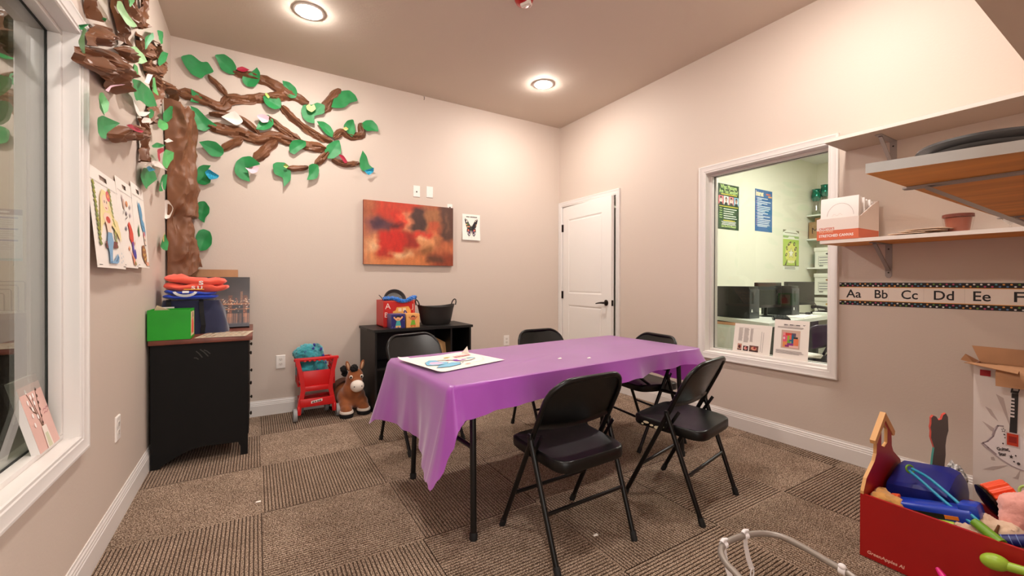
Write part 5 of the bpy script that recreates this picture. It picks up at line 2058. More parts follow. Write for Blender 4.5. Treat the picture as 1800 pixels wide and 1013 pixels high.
def horse():
    ox, oy = -2.50, -.235
    t = thing('toy_horse', 'brown bouncy toy horse with white muzzle sitting beside the red cart', 'toy horse', (ox, oy, 0))
    br = M('horse_brown', (150, 84, 40), .8, var=.08, vscale=20, sheen=.3)
    wh = M('horse_white', (238, 226, 214), .7)
    bl = M('horse_black', (14, 12, 12), .85, bump=.3, bscale=150)
    mb = MB()
    E = lambda x, y, z, a, b, c, mt=None: mb.ell((ox + x, oy + y, z), (a, b, c), None, 22, 14, mt)
    E(0, -.045, .135, .118, .105, .105)
    E(-.03, .07, .15, .105, .105, .105)
    E(.0, -.095, .20, .085, .075, .095)
    E(.012, -.11, .29, .072, .066, .085)
    E(.016, -.135, .335, .066, .062, .062)
    E(.02, -.165, .28, .05, .06, .05)
    for x, y in ((-.06, -.155), (.085, -.125)):
        E(x, y, .055, .05, .06, .05)
        E(x * .9, y + .05, .085, .06, .06, .06)
    for x, y in ((-.095, .11), (.045, .135)):
        E(x, y, .055, .05, .06, .05)
    body = blend(mb, .0085, 10).build('body', br, t, world=True, smooth=80)
    MB().ell((ox + .018, oy - .205, .258), (.056, .046, .052), None, 24, 16, Matrix.Rotation(.2, 4, 'X')).build('muzzle', wh, t, world=True)
    for s in (-1, 1):
        MB().ell((ox + .018 + s * .030, oy - .244, .262), (.005, .004, .005), None, 10, 8).build('nostril', bl, t, world=True)
        e = MB().ell((ox + .016 + s * .043, oy - .186, .333), (.014, .010, .016), None, 14, 10).build('eye', wh, t, world=True)
        MB().ell((ox + .014 + s * .043, oy - .194, .332), (.008, .005, .010), None, 12, 8).build('pupil', bl, e, world=True)
        ear = MB()
        ear.ell((ox + .02 + s * .058, oy - .11, .415), (.018, .011, .046), None, 16, 10, Matrix.Rotation(s * .25, 4, 'Y'))
        ea = ear.build('ear', br, t, world=True)
        MB().ell((ox + .02 + s * .058, oy - .1185, .413), (.010, .006, .033), None, 12, 8, Matrix.Rotation(s * .25, 4, 'Y')).build('inner_ear', M('ear_tan', (206, 164, 128), .8), ea, world=True)
    for c, r in (((.002, -.165, .402), .032), ((-.058, -.03, .375), .030), ((-.045, .0, .33), .026)):
        fuzz(MB().ell((ox + c[0], oy + c[1], c[2]), (r, r * .9, r * 1.05), None, 20, 14), .006, 90).build('mane_tuft', bl, t, world=True, smooth=0)
    for x, y in ((-.06, -.172), (.085, -.142), (-.10, .125), (.05, .15)):
        MB().lathe([(0, .0), (.050, .0), (.056, .012), (.054, .034), (.047, .044), (0, .044)], (ox + x, oy + y, 0), n=24, sy=1.08).build('hoof', bl, t, world=True, smooth=50)
        MB().lathe([(.0545, .034), (.057, .042), (.052, .054), (.046, .052)], (ox + x, oy + y, 0), n=24, sy=1.08).build('fetlock_band', wh, t, world=True, smooth=50)
    sd = MB()

    def fn(u, v):
        a = math.pi * (.02 + .96 * u)
        return Vector((ox - .030 - .113 * math.cos(a), oy + .015 + .14 * v - .01, .15 + .118 * math.sin(a)))
    sd.grid(fn, 20, 8)
    sd.solidify(.004)
    sd.build('saddle', M('saddle_brown', (84, 46, 26), .7), t, world=True)


horse()
# ================================================================ shelves along the right and front walls
SH_WHITE = M('shelf_white', (232, 222, 214), .45, bump=.15, bscale=40, aniso=(1, .1, 1))
SH_GREY = M('shelf_worn_white', (176, 174, 172), .5, bump=.2, bscale=40)
SH_WOOD = M('shelf_raw_wood', (218, 146, 70), .6, var=.10, vscale=5, aniso=(3, .5, 1))
SH_TAUPE = M('shelf_taupe', (176, 156, 138), .6)
BRK = M('bracket_grey', (158, 150, 146), .45, .35)


def shelf(name, label, pts, z0, z1, top, under, edge):
    """pts: outline (x, y) seen from above, counter-clockwise"""
    t = thing(name, label, 'shelf', (sum(p[0] for p in pts) / len(pts), sum(p[1] for p in pts) / len(pts), z0))
    n = len(pts)
    mb = MB()
    e = .0012
    mb.add([(x, y, z1) for x, y in pts], [list(range(n))], top)
    mb.add([(x, y, z0) for x, y in pts], [list(range(n))[::-1]], under)
    for i in range(n):
        j = (i + 1) % n
        a, b = pts[i], pts[j]
        mb.add([(*a, z0), (*b, z0), (*b, z1), (*a, z1)], [[0, 1, 2, 3]], edge)
    mb.build('board', None, t, world=True, smooth=0)
    return t


def bracket(t, o, d, z, arm=.25, drop=.2):
    """steel angle bracket under a shelf; o = wall point (x, y), d = unit direction away from the wall"""
    d = Vector((*d, 0))
    s = Vector((-d.y, d.x, 0))
    o = Vector((*o, z))
    up = Vector((0, 0, 1))
    F = lambda a, b, c: o + d * a + s * b + up * c
    mb = MB()
    mb.prism([(-.016, 0), (.016, 0), (.016, -drop + .012), (.008, -drop), (-.008, -drop), (-.016, -drop + .012)], lambda u, v, w: F(w, u, v), (0.0005, .004))
    mb.prism([(-.016, .0005), (.016, .0005), (.016, arm - .01), (.008, arm), (-.008, arm), (-.016, arm - .01)], lambda u, v, w: F(v, u, w), (-.0045, -.0006))
    b = mb.build('bracket', BRK, t, world=True, smooth=0)
    st = MB()
    p0, p1 = F(.006, 0, -drop * .78), F(arm * .84, 0, -.007)
    ax = (p1 - p0).normalized()
    nn = ax.cross(s)
    for k in (0,):
        c = [p0 + s * .009 + nn * .0, p0 - s * .009, p1 - s * .009, p1 + s * .009]
        st.add([q - nn * .004 for q in c] + [q + nn * .004 for q in c], [[0, 1, 2, 3], [4, 5, 6, 7], [0, 1, 5, 4], [1, 2, 6, 5], [2, 3, 7, 6], [3, 0, 4, 7]])
    st.build('strut', BRK, b, world=True, smooth=0)
    sc = MB()
    for v in (-.03, -drop + .03):
        sc.prism([(.0045 * math.cos(q), v + .0045 * math.sin(q)) for q in [i * math.pi / 4 for i in range(8)]], lambda u, v, w: F(w, u, v), (.004, .0052))
    sc.build('screw', M('screw_dark', (50, 44, 42), .4, .5), b, world=True, smooth=0)


LZ0, LZ1 = 1.37, 1.39
t = shelf('wall_shelf', 'white lower wall shelf on the right wall holding the canvas box and plant pot', [(-.335, -3.772), (-.0005, -3.772), (-.0005, -2.952), (-.335, -2.952)], LZ0, LZ1, SH_WHITE, SH_WOOD, SH_WHITE)
bracket(t, (0, -3.172), (-1, 0), LZ0)
t = shelf('wall_shelf', 'empty upper wall shelf on the right wall above the canvas box', [(-.300, -3.79), (-.0005, -3.79), (-.0005, -2.957), (-.300, -2.957)], 1.975, 1.995, SH_WHITE, SH_TAUPE, SH_WHITE)
bracket(t, (0, -3.19), (-1, 0), 1.975, .23)
t = shelf('wall_shelf', 'near wall shelf with a scuffed white end and raw wood underside, grey tray on it', [(-2.13, -3.779), (-2.075, -4.0315), (-.0005, -4.0315), (-.0005, -3.774)], 1.37, 1.3905, SH_WHITE, SH_WOOD, SH_GREY)
bracket(t, (-1.885, -4.032), (.0, 1), 1.37, .262, .2)
bracket(t, (-1.0, -4.032), (.0, 1), 1.37, .262, .2)
t = shelf('wall_shelf', 'high taupe shelf crossing the right top corner of the photo', [(-2.2, -3.792), (-2.2, -4.0315), (-.0005, -4.0315), (-.0005, -3.792)], 1.973, 1.993, SH_TAUPE, SH_TAUPE, SH_TAUPE)
bracket(t, (-.6, -4.032), (.0, 1), 1.973, .2, .2)

# tray on the near shelf
t = thing('round_tray', 'dark grey round plastic tray with a raised rim on the near shelf', 'tray', (-1.93, -3.915, 1.3905))
TG = M('tray_grey', (70, 70, 72), .4, .2, bump=.1, bscale=120)
MB().lathe([(0, .003), (.085, .003), (.097, .012), (.101, .012), (.09, 0.0005), (0, .0005)], n=56, sx=1.15, sy=.92).build('dish', M('tray_inner', (120, 112, 104), .5), t)
MB().lathe([(.094, .020), (.112, .026), (.120, .031), (.117, .036), (.108, .036), (.096, .030), (.094, .020)], n=56, sx=1.06, sy=.9).build('rim', TG, t)
MB().lathe([(.092, .010), (.096, .022), (.092, .022), (.088, .010), (.092, .010)], n=56, sx=1.15, sy=.92).build('neck', TG, t)


# canvas box
def canvas_box():
    xa, xb, ya, yb_, z0 = -.336, -.055, -3.142, -2.936, LZ1 + .0005
    t = thing('canvas_box', 'white and orange cardboard display box of blank canvases on the lower shelf', 'box', (-.2, -3.04, LZ1))
    F = lambda x, y, z: Vector((x, y, z))
    wh, og = M('box_white', (236, 222, 214), .5), M('box_orange', (222, 112, 78), .5)
    hb, hf, hk = .056, .125, .235
    mb = MB()
    th = .004
    # front panel with orange lower half
    mb.b2((xa, ya, z0), (xa + th, yb_, z0 + hb), og).b2((xa, ya, z0 + hb), (xa + th, yb_, z0 + hf), wh)
    mb.b2((xb - th, ya, z0), (xb, yb_, z0 + hk), wh)
    mb.b2((xa + th, ya + th, z0), (xb - th, yb_ - th, z0 + th), wh)
    for y, s in ((ya, 1), (yb_ - th, 1)):
        for lo, mat in ((0, og), (1, wh)):
            if lo == 0:
                pts = [(xa + th, z0), (xb - th, z0), (xb - th, z0 + hb), (xa + th, z0 + hb)]
            else:
                pts = [(xa + th, z0 + hb), (xb - th, z0 + hb), (xb - th, z0 + hk), (xa + .19, z0 + hk - .03), (xa + .03, z0 + hf + .005), (xa + th, z0 + hf)]
            mb.prism(pts, lambda u, v, w: F(u, w, v), (y, y + th), mat)
    mb.build('body', None, t, world=True, smooth=0)
    p = Print(lambda u, v, w=0: F(xa - w, yb_ - u, z0 + v), .0004)
    p.text("CRAFTER'S", .012, .060, .0185, (214, 96, 70), bold=.02, sx=.88)
    p.text('SQUARE', .012, .044, .0165, (240, 190, 160), bold=.02, sx=1.16)
    p.text('STRETCHED CANVAS', .012, .018, .0205, (248, 236, 230), bold=.035, sx=.86)
    p.build('lettering', t)
    # the canvases, each one a thing
    cv, ed = M('canvas_white', (236, 230, 226), .7), M('canvas_side', (214, 196, 184), .7)
    n = 9
    for k in range(n):
        x = xa + .020 + k * .0265
        top = z0 + .246 - .002 * k - (.012 if k in (4, 7) else 0)
        tilt = .05 if k == 0 else .02
        mb = MB()
        mb.box((x, (ya + yb_) / 2 + .004 * (k % 3 - 1), (z0 + th + top) / 2), (.014, .186, top - z0 - th - .002), cv, .0015, mtx=Matrix.Rotation(tilt, 4, 'Y'))
        o = mb.build('blank_canvas', cv, smooth=30)
        tag(o, 'foremost blank white canvas in the display box, with a faint round line on it' if k == 0 else 'blank white canvas filed in the display box behind the front one', 'canvas', None if k == 0 else 'canvases filed in the box')
        if k == 0:
            q = Print(lambda u, v, w=0: F(x - .0075 - w - .05 * -(v - .12), (ya + yb_) / 2 - u, z0 + v), .0008)
            q.line([(.065 * math.cos(a) + .01, .135 + .075 * math.sin(a)) for a in [math.pi * (.02 + .96 * i / 22) for i in range(23)]], .0012, (150, 124, 112))
            q.line([(-.03, .135), (-.02, .15), (-.005, .138), (.01, .152), (.02, .14)], .001, (206, 186, 176))
            q.mb.build('pencil_line', None, o, world=True, smooth=0, fix=False)


canvas_box()

# loose wood-slice papers, pot, glass
R = random.Random(6)
for k in range(7):
    y = -3.215 - .016 * k + R.uniform(-.01, .01) - .02 * (k > 3)
    z = LZ1 + .0012 + .0042 * k
    mb = MB()
    a0 = R.uniform(-.3, .3)
    pts = [(-.155 + .10 * math.cos(q) * (1 + .06 * math.sin(3 * q)), y - .07 + .085 * math.sin(q)) for q in [2 * math.pi * i / 18 for i in range(18)]] if k % 2 else [(-.30, y), (-.31 + .02 * a0, y - .15), (-.12, y - .17), (-.10, y - .01)]
    mb.prism(pts, lambda u, v, w: Vector((u, v, w)), (z, z + .0018))
    o = mb.build('paper_cutout', M('paper_cream', (248, 230, 212), .6) if k % 2 else M('paper_buff', (240, 216, 192), .6), smooth=0)
    tag(o, 'cream paper cutout in the flat heap between canvas box and plant pot', 'paper', 'paper cutouts heaped on the lower shelf')
t = thing('plant_pot', 'small terracotta pot wrapped in clear plastic on the lower shelf', 'pot', (-.165, -3.495, LZ1))
MB().lathe([(0, .0005), (.038, .0005), (.040, .004), (.049, .078), (.049, .080), (.045, .080), (.037, .01), (0, .008)], n=36).build('pot_body', M('terracotta', (160, 86, 62), .6, var=.08), t)
MB().lathe([(.0525, .082), (.0575, .084), (.058, .098), (.055, .100), (.040, .101), (0, .102)], n=36).build('rim_cap', M('terracotta_dark', (116, 58, 44), .4), t)
mb = MB().grid(lambda u, v: Vector(((.0435 + .014 * v + .003 * math.sin(u * 50)) * math.cos(2 * math.pi * u), (.0435 + .014 * v + .003 * math.sin(u * 50)) * math.sin(2 * math.pi * u), .006 + .084 * v)), 72, 6, closed_u=True)
mb.build('plastic_wrap', glass_mat('clear_wrap', (.99, .98, .97), .08, 1.0), t)
t = thing('wine_glass', 'clear stemmed glass at the right end of the lower shelf', 'glass', (-.285, -3.688, LZ1))
MB().lathe([(.022, .0005), (.022, .002), (.004, .005), (.0035, .016), (.010, .022), (.022, .034), (.029, .052), (.028, .075), (.0275, .075), (.028, .052), (.021, .036), (0, .024)], n=36).build('bowl', glass_mat('clear_glass', (.95, .95, .95), 0, 2.5), t)


# ---------------------------------------------------------------- alphabet strip
def alphabet():
    y0, y1, z0, z1 = -2.926, -3.95, 1.0, 1.141
    t = thing('alphabet_strip', 'long alphabet border strip Aa to Ff with dotted black edges on the right wall', 'wall strip', (0, (y0 + y1) / 2, z0))
    fr = lambda u, v, w=0: Vector((-.0012 - w, y0 - u, z0 + v))
    MB().prism([(0, 0), (y0 - y1, 0), (y0 - y1, z1 - z0), (0, z1 - z0)], fr, (-.0008, 0)).build('strip', M('strip_white', (240, 226, 214), .45), t, world=True, smooth=0)
    p = Print(fr, .0003)
    L, Hh = y0 - y1, z1 - z0
    K = (24, 18, 20)
    p.rect(0, 0, L, .027, K).rect(0, Hh - .027, L, Hh, K)
    p.rect(0, .027, L, .0305, (226, 154, 60)).rect(0, Hh - .0305, L, Hh - .027, (226, 154, 60))
    p.build('border', t)
    C = [(226, 220, 214), (88, 120, 160), (190, 70, 110), (110, 150, 60), (222, 150, 70), (96, 150, 160), (230, 226, 220)]
    for base in (0, Hh - .027):
        mb2 = Print(fr, .0003 + .00008 * 6, 0)
        u, i = .006, 0
        while u < L:
            mb2.oval(u, base + (.0075 if i % 2 else .0185), .0048, .0042, C[(i * 3 + i // 5) % 7], 8)
            u += .0128
            i += 1
        mb2.build('dot_pattern', t)
    for s, a, b in (('Aa', .036, .114), ('Bb', .181, .243), ('Cc', .304, .376), ('Dd', .442, .521), ('Ee', .592, .654), ('Ff', .73, .79)):
        q = Print(fr, .0004)
        vs, _ = text_shape(s, .012)
        wd = max(v[0] for v in vs) - min(v[0] for v in vs)
        q.text(s, a - min(v[0] for v in vs) * .072, .047, .072, K, bold=.012, sx=(b - a) / (wd * .072))
        q.build('letter_pair', t)
    ln = Print(fr, .0003)
    for u in (.245, .56, .40):
        ln.rect(u, .031, u + .0012, Hh - .031, (214, 200, 190))
    ln.build('seam', t)


alphabet()


# ---------------------------------------------------------------- guitar box against the right wall
def guitar_box():
    xf, xr, ya, yb_, h = -.125, -.02, -3.545, -3.98, .738
    t = thing('guitar_box', 'tall open cardboard box printed with a white toy guitar, against the right wall', 'box', (-.07, -3.76, 0))
    wh, kr = M('box_print_white', (226, 214, 208), .5), M('cardboard', (186, 138, 100), .75, var=.06)
    mb = MB()
    e = .004
    mb.b2((xf, yb_, 0.0005), (xf + e, ya, h), wh).b2((xr - e, yb_, 0.0005), (xr, ya, h), kr)
    mb.b2((xf + e, ya - e, 0.0005), (xr - e, ya, h), M('box_print_side', (196, 160, 150), .5)).b2((xf + e, yb_, 0.0005), (xr - e, yb_ + e, h), wh).b2((xf + e, yb_ + e, 0.0005), (xr - e, ya - e, .006), kr)
    mb.build('body', None, t, world=True, smooth=0)
    for pts in ([(xf, ya + .006, h), (xf, -3.70, h), (xf - .075, -3.70, h - .02), (xf - .065, ya + .02, h + .004)],
                [(xr, ya, h), (xr, yb_, h), (xr + .015, yb_, h + .075), (xr + .015, ya + .03, h + .075)],
                [(xf, ya, h), (xr, ya, h), (xr, ya + .05, h + .03), (xf, ya + .045, h + .012)]):
        m2 = MB().add(pts, [[0, 1, 2, 3]])
        m2.solidify(.003)
        m2.build('flap', kr, t, world=True, smooth=0)
    m2 = MB().grid(lambda u, v: Vector((xf - .012 - .05 * math.sin(min(1, v * 1.6) * math.pi / 2) * (1 - .25 * v), -3.628 - .32 * u, h + .004 - .095 * v ** 1.4)), 6, 8)
    m2.solidify(.003)
    m2.build('flap', kr, t, world=True, smooth=40)
    fr = lambda u, v, w=0: Vector((xf - w, ya - u, v))
    p = Print(fr, .0005)
    G1, G2 = (190, 172, 166), (206, 190, 184)
    for pts in ([(.075, .60), (.10, .585), (.125, .44), (.095, .54)], [(.04, .53), (.06, .52), (.085, .465), (.06, .49)], [(.03, .455), (.07, .43), (.10, .395), (.06, .415)], [(.035, .215), (.065, .24), (.115, .265), (.07, .225)], [(.13, .21), (.14, .22), (.155, .26), (.148, .21)], [(.05, .34), (.06, .35), (.065, .335), (.055, .33)], [(.06, .285), (.07, .29), (.075, .275), (.062, .272)]):
        p.poly(pts, G1)
    p.rect(.022, .68, .058, .71, (170, 30, 40))
    W_ = (232, 222, 222)
    body = [(.083, .451), (.072, .43), (.066, .395), (.048, .365), (.030, .346), (.045, .330), (.062, .318), (.076, .303), (.10, .285), (.13, .268), (.16, .260), (.20, .262), (.24, .28), (.262, .31), (.25, .35), (.225, .37), (.215, .40), (.222, .44), (.20, .435), (.175, .40), (.15, .42), (.115, .42), (.10, .435)]
    p.poly([(u - .004, v - .005) for u, v in body], (176, 158, 160))
    p.poly(body, W_)
    p.line([(.10, .449), (.083, .446), (.074, .42), (.068, .39), (.05, .36), (.034, .346), (.052, .329), (.078, .305)], .006, (160, 142, 146))
    p.poly([(.119, .421), (.143, .421), (.147, .615), (.126, .615)], (44, 38, 38))
    p.poly([(.122, .617), (.127, .655), (.146, .668), (.156, .655), (.150, .63), (.146, .615)], (50, 44, 44))
    p.poly([(.130, .628), (.133, .652), (.147, .655), (.146, .628)], (186, 176, 172))
    for k in range(6):
        p.rect(.120, .50 + k * .0165, .135, .509 + k * .0165, (226, 216, 214))
    p.rect(.108, .358, .152, .426, (206, 186, 184))
    p.rect(.112, .364, .148, .421, (196, 58, 30))
    p.rect(.117, .378, .143, .408, (150, 36, 24))
    p.text('Guitar', .082, .326, .021, (60, 50, 50), bold=.04, rot=.28, sx=.72)
    p.text('Star', .088, .303, .021, (60, 50, 50), bold=.04, rot=.28, sx=.72)
    st = lambda cu, cv, r: [(cu + (r if i % 2 == 0 else r * .42) * .7 * math.sin(i * math.pi / 5), cv + (r if i % 2 == 0 else r * .42) * math.cos(i * math.pi / 5)) for i in range(10)]
    p.poly(st(.101, .43, .013), (90, 76, 76))
    p.poly(st(.101, .43, .008), W_)
    p.poly(st(.126, .31, .011), (60, 50, 50))
    for u, v, r in ((.104, .41, .004), (.106, .395, .003), (.10, .365, .004), (.135, .29, .004), (.14, .32, .004), (.149, .285, .007), (.12, .335, .003)):
        p.oval(u, v, r * .8, r, (80, 70, 72), 8)
    p.build('box_print', t)


guitar_box()
mb = MB().ell((-.17, -3.49, .105), (.035, .045, .10), None, 20, 14, None, .35, 3, 4)
o = mb.build('patterned_cloth', M('cloth_black_white', (186, 180, 178), .9, bump=.6, bscale=90, var=.7, vscale=75), smooth=0)
o.location.z = .001
tag(o, 'black and white patterned bundle on the floor between toy box and guitar box', 'cloth')


# ---------------------------------------------------------------- red toy box
def toy_box():
    x0, x1, y1, y0, h = -1.045, -.612, -3.40, -4.0, .258
    t = thing('toy_box', 'red wooden toy box with a house shaped end panel, full of toys', 'toy box', ((x0 + x1) / 2, (y0 + y1) / 2, 0))
    red, tan, dk = M('toybox_red', (178, 22, 22), .45, var=.05, vscale=2), M('toybox_edge_wood', (226, 172, 110), .55), M('toybox_inner', (140, 34, 36), .5)
    e = .012
    mb = MB().b2((x0, y0, 0.0005), (x0 + e, y1, h), red)
    mb.build('side_panel', red, t, world=True, smooth=0)
    MB().b2((x1 - e, y0, 0.0005), (x1, y1 - e, h - .04)).build('side_panel', dk, t, world=True, smooth=0)
    MB().b2((x0 + e, y0, .004), (x1 - e, y1 - e, .016)).build('bottom_panel', dk, t, world=True, smooth=0)
    c = (x0 + x1) / 2
    hw = (x1 - x0) / 2
    # end panel: bowed shoulders rising into a little house with a handle hole
    half = [(hw - .0125, .0005), (hw - .0125, h + .0006), (hw, h + .0006), (hw, h + .012), (hw - .028, h + .06), (.105, .372), (.086, .40), (.082, .455)]
    hole = [(.034, .425), (.034, .485), (0, .515)]
    mb = MB()

    def fr(u, v, w):
        return Vector((c + u, w, v))
    for s in (-1, 1):
        # left and right halves round the hole
        pts = [(s * u, v) for u, v in half] + [(s * .03, .53), (0, .545), (0, .515), (s * .034, .485), (s * .034, .425), (0, .412), (0, .0005)]
        n = len(pts)
        mb.add([fr(u, v, y1 - e) for u, v in pts] + [fr(u, v, y1) for u, v in pts], [list(range(n)), list(range(n, 2 * n))], red)
        for i in range(n):
            j = (i + 1) % n
            if pts[i][0] == 0 and pts[j][0] == 0:
                continue
            mb.add([fr(*pts[i], y1 - e), fr(*pts[j], y1 - e), fr(*pts[j], y1), fr(*pts[i], y1)], [[0, 1, 2, 3]], tan)
    mb.build('end_panel', None, t, world=True, smooth=0)
    rf = MB()
    for s in (-1, 1):
        pts = [(0, .566), (s * .112, .462), (s * .106, .446), (s * .092, .446), (0, .532)]
        rf.prism(pts, fr, (y1 - e - .004, y1 + .004), tan)
    rf.build('roof_trim', tan, t, world=True, smooth=0)
    p = Print(lambda u, v, w=0: Vector((x0 - w, y1 - .012 - u, v)), .0004)
    p.text('GreenApples Al', .012, .020, .0185, (252, 200, 182), shear=.15, bold=.022, sx=.98)
    p.build('lettering', t)
    # cut-out standing on the far side, painted rim, bare grey back
    mb = MB()
    gx = x1 + .004
    pts = [(-3.546, .0), (-3.548, .30), (-3.553, .37), (-3.552, .41), (-3.556, .45), (-3.562, .48), (-3.560, .54), (-3.553, .556), (-3.544, .548), (-3.538, .527), (-3.528, .522), (-3.520, .537), (-3.510, .541), (-3.503, .53), (-3.503, .505), (-3.500, .487), (-3.503, .468), (-3.502, .44), (-3.510, .41), (-3.514, .395), (-3.510, .36), (-3.506, .31), (-3.505, .0)]
    pts = [(a, b + .0005) for a, b in pts]
    n = len(pts)
    gr, rr, tl = M('cutout_grey', (96, 88, 86), .6), M('cutout_red', (206, 74, 60), .5), M('cutout_teal', (60, 150, 140), .5)
    Q = lambda a, b, w=0: (gx + .022 + .6 * -(a + 3.528) + .8 * w, -3.528 + .8 * (a + 3.528) + .6 * w, b)
    mb.add([Q(a, b) for a, b in pts] + [Q(a, b, .016) for a, b in pts], [list(range(n)), list(range(n, 2 * n))], gr)
    for i in range(n):
        j = (i + 1) % n
        z = (pts[i][1] + pts[j][1]) / 2
        mb.add([Q(*pts[i]), Q(*pts[j]), Q(*pts[j], .016), Q(*pts[i], .016)], [[0, 1, 2, 3]], rr if z > .40 else tl)
    o = mb.build('wooden_cutout', None, smooth=0)
    tag(o, 'grey wooden cutout with red and teal painted edge standing behind the toy box', 'cutout')
    return x0, h


toy_box()
BLUE = M('toy_dark_blue', (26, 36, 128), .4)


def block():
    """dark blue moulded toy with a slanted lid"""
    t = thing('blue_toy_case', 'dark blue plastic case with a sloping top in the red toy box', 'toy', (-.75, -3.53, .12))
    prof = [(-.85, .10), (-.85, .262), (-.84, .276), (-.74, .318), (-.72, .322), (-.66, .322), (-.65, .31), (-.65, .10)]
    mb = MB()
    rows = [(-3.425, .96), (-3.432, 1), (-3.52, 1.0), (-3.585, 1.0), (-3.615, .93), (-3.632, .78), (-3.638, .6)]
    n = len(prof)
    for y, k in rows:
        for x, z in prof:
            mb.v.append(Vector((-.75 + (x + .75) * (.9 + .1 * k), y, .10 + (z - .10) * k + (-3.425 - y) * .16 * (z > .2))))
    for r in range(len(rows) - 1):
        for i in range(n):
            j = (i + 1) % n
            mb.f.append([r * n + i, r * n + j, (r + 1) * n + j, (r + 1) * n + i])
            mb.m.append(0)
    mb.f += [list(range(n))[::-1], [(len(rows) - 1) * n + i for i in range(n)]]
    mb.m += [0, 0]
    mb.build('shell', BLUE, t, world=True, smooth=30)
    MB().tube([(-.848, -3.44, .20), (-.852, -3.53, .19), (-.846, -3.60, .20)], .004).build('seam_band', M('toy_navy', (16, 20, 80), .4), t, world=True)


block()


def blaster():
    t = thing('toy_launcher', 'bright blue toy launcher with black and orange stripe lying in the toy box', 'toy', (-.93, -3.6, .12))
    c = Vector((-.935, -3.595, .238))
    mt = Matrix.Rotation(math.radians(14), 4, 'Z') @ Matrix.Rotation(math.radians(-16), 4, 'X')
    mt = Matrix.Rotation(math.radians(-15), 4, 'X')
    b = M('toy_blue', (18, 62, 186), .3, coat=.3)
    MB().box(c, (.085, .26, .072), None, .014, mtx=mt, seg=3).build('body', b, t, world=True)
    F = lambda u, v, w: c + mt @ Vector((u, v, w))
    MB().prism([(-.105, -.006), (.045, -.006), (.045, .012), (-.105, .012)], lambda u, v, w: F(-.0425 - w, -u, v), (0, .003)).build('rail', M('toy_black', (20, 18, 20), .5), t, world=True, smooth=0)
    MB().prism([(.046, -.003), (.085, -.003), (.085, .010), (.046, .010)], lambda u, v, w: F(-.0425 - w, -u, v), (0, .003)).build('stripe', M('toy_orange_stripe', (232, 130, 40), .5), t, world=True, smooth=0)
    mb = MB()
    mb.tube([F(-.01, .125, -.01), F(-.01, .145, -.01)], [.028, .026], None, 20)
    mb.tube([F(-.01, .1452, -.01), F(-.01, .146, -.01)], [.018, .018], M('toy_black', (20, 18, 20), .5), 16)
    mb.mats[0:0] = []
    m2 = MB().tube([F(-.01, .126, -.008), F(-.01, .148, -.008)], [.030, .027], None, 20)
    m2.build('muzzle', M('toy_orange', (240, 96, 50), .4), t, world=True)
    MB().tube([F(-.01, .1482, -.008), F(-.01, .1488, -.008)], .017, None, 16).build('bore', M('toy_black', (20, 18, 20), .5), t, world=True, smooth=0)
    MB().box(F(.01, .11, .040), (.03, .03, .016), None, .004, mtx=mt).build('sight', M('toy_orange', (240, 96, 50), .4), t, world=True)
    MB().box(F(0, -.115, .03), (.07, .06, .05), None, .012, mtx=mt).build('rear_housing', b, t, world=True)
    p = Print(lambda u, v, w=0: F(-.0425 - w, -u, v), .0006)
    for u, v in ((-.06, -.022), (.06, -.024)):
        p.oval(u, v, .0035, .0035, (110, 150, 226), 8)
    p.build('screw', t)


blaster()


def skip_rope():
    t = thing('skipping_rope', 'teal doubled rope with green handle and ring lying across the toy box', 'rope', (-.92, -3.65, .2))
    teal = M('rope_teal', (36, 150, 190), .4)
    gr = M('handle_green', (112, 160, 36), .45)
    a, b = Vector((-.845, -3.505, .350)), Vector((-.985, -3.722, .272))
    for s in (-1, 1):
        q = Vector((0, -.007, .010)) * s
        MB().tube(resample([a + q * .6, a.lerp(b, .25) + q * 1.2 + Vector((0, 0, .008)), a.lerp(b, .6) + q * 1.3 + Vector((0, 0, .004)), b + q * .9], .02), .0056, None, 12).build('cord', teal, t, world=True)
    d = (b - a).normalized()
    MB().tube([b - d * .006, b + d * .02, b + d * .085], [.0155, .0165, .0175], None, 18).build('handle', gr, t, world=True)
    n = Vector((d.x, d.y, .3)).normalized()
    x = n.cross(Vector((0, 0, 1))).normalized()
    y = n.cross(x)
    MB().tube([a - d * .004 + (x * math.cos(k * math.pi / 10) + y * math.sin(k * math.pi / 10)) * .0155 for k in range(20)], .0036, None, 8, closed=True).build('ring', gr, t, world=True)


skip_rope()
t = thing('ribbed_wheel', 'orange ribbed toy wheel with a black disc on its side, in the toy box', 'toy wheel', (-.77, -3.75, .2))
mt = Matrix.Rotation(math.radians(35), 4, 'Z') @ Matrix.Rotation(math.radians(62), 4, 'X')
n = 64
mb = MB()
for z, k in ((-.035, .9), (-.032, 1), (.032, 1), (.035, .9)):
    for i in range(n):
        a = 2 * math.pi * i / n
        r = .058 * k * (1 + .05 * (1 if (i // 2) % 2 else -1))
        mb.v.append(Vector((-.77, -3.752, .318)) + mt @ Vector((r * math.cos(a), r * math.sin(a), z)))
for r in range(3):
    for i in range(n):
        j = (i + 1) % n
        mb.f.append([r * n + i, r * n + j, (r + 1) * n + j, (r + 1) * n + i])
        mb.m.append(0)
mb.f += [list(range(n))[::-1], [3 * n + i for i in range(n)]]
mb.m += [0, 0]
mb.build('tyre', M('wheel_orange', (240, 82, 36), .45), t, world=True, smooth=25)
MB().lathe([(0, .0), (.05, .0), (.062, .004), (.064, .012), (.05, .018), (.02, .02), (0, .02)], Vector((-.77, -3.752, .318)) + mt @ Vector((0, 0, -.036)), n=40, mtx=mt @ Matrix.Rotation(math.pi, 4, 'X')).build('disc', M('toy_black_gloss', (18, 14, 14), .2), t, world=True)


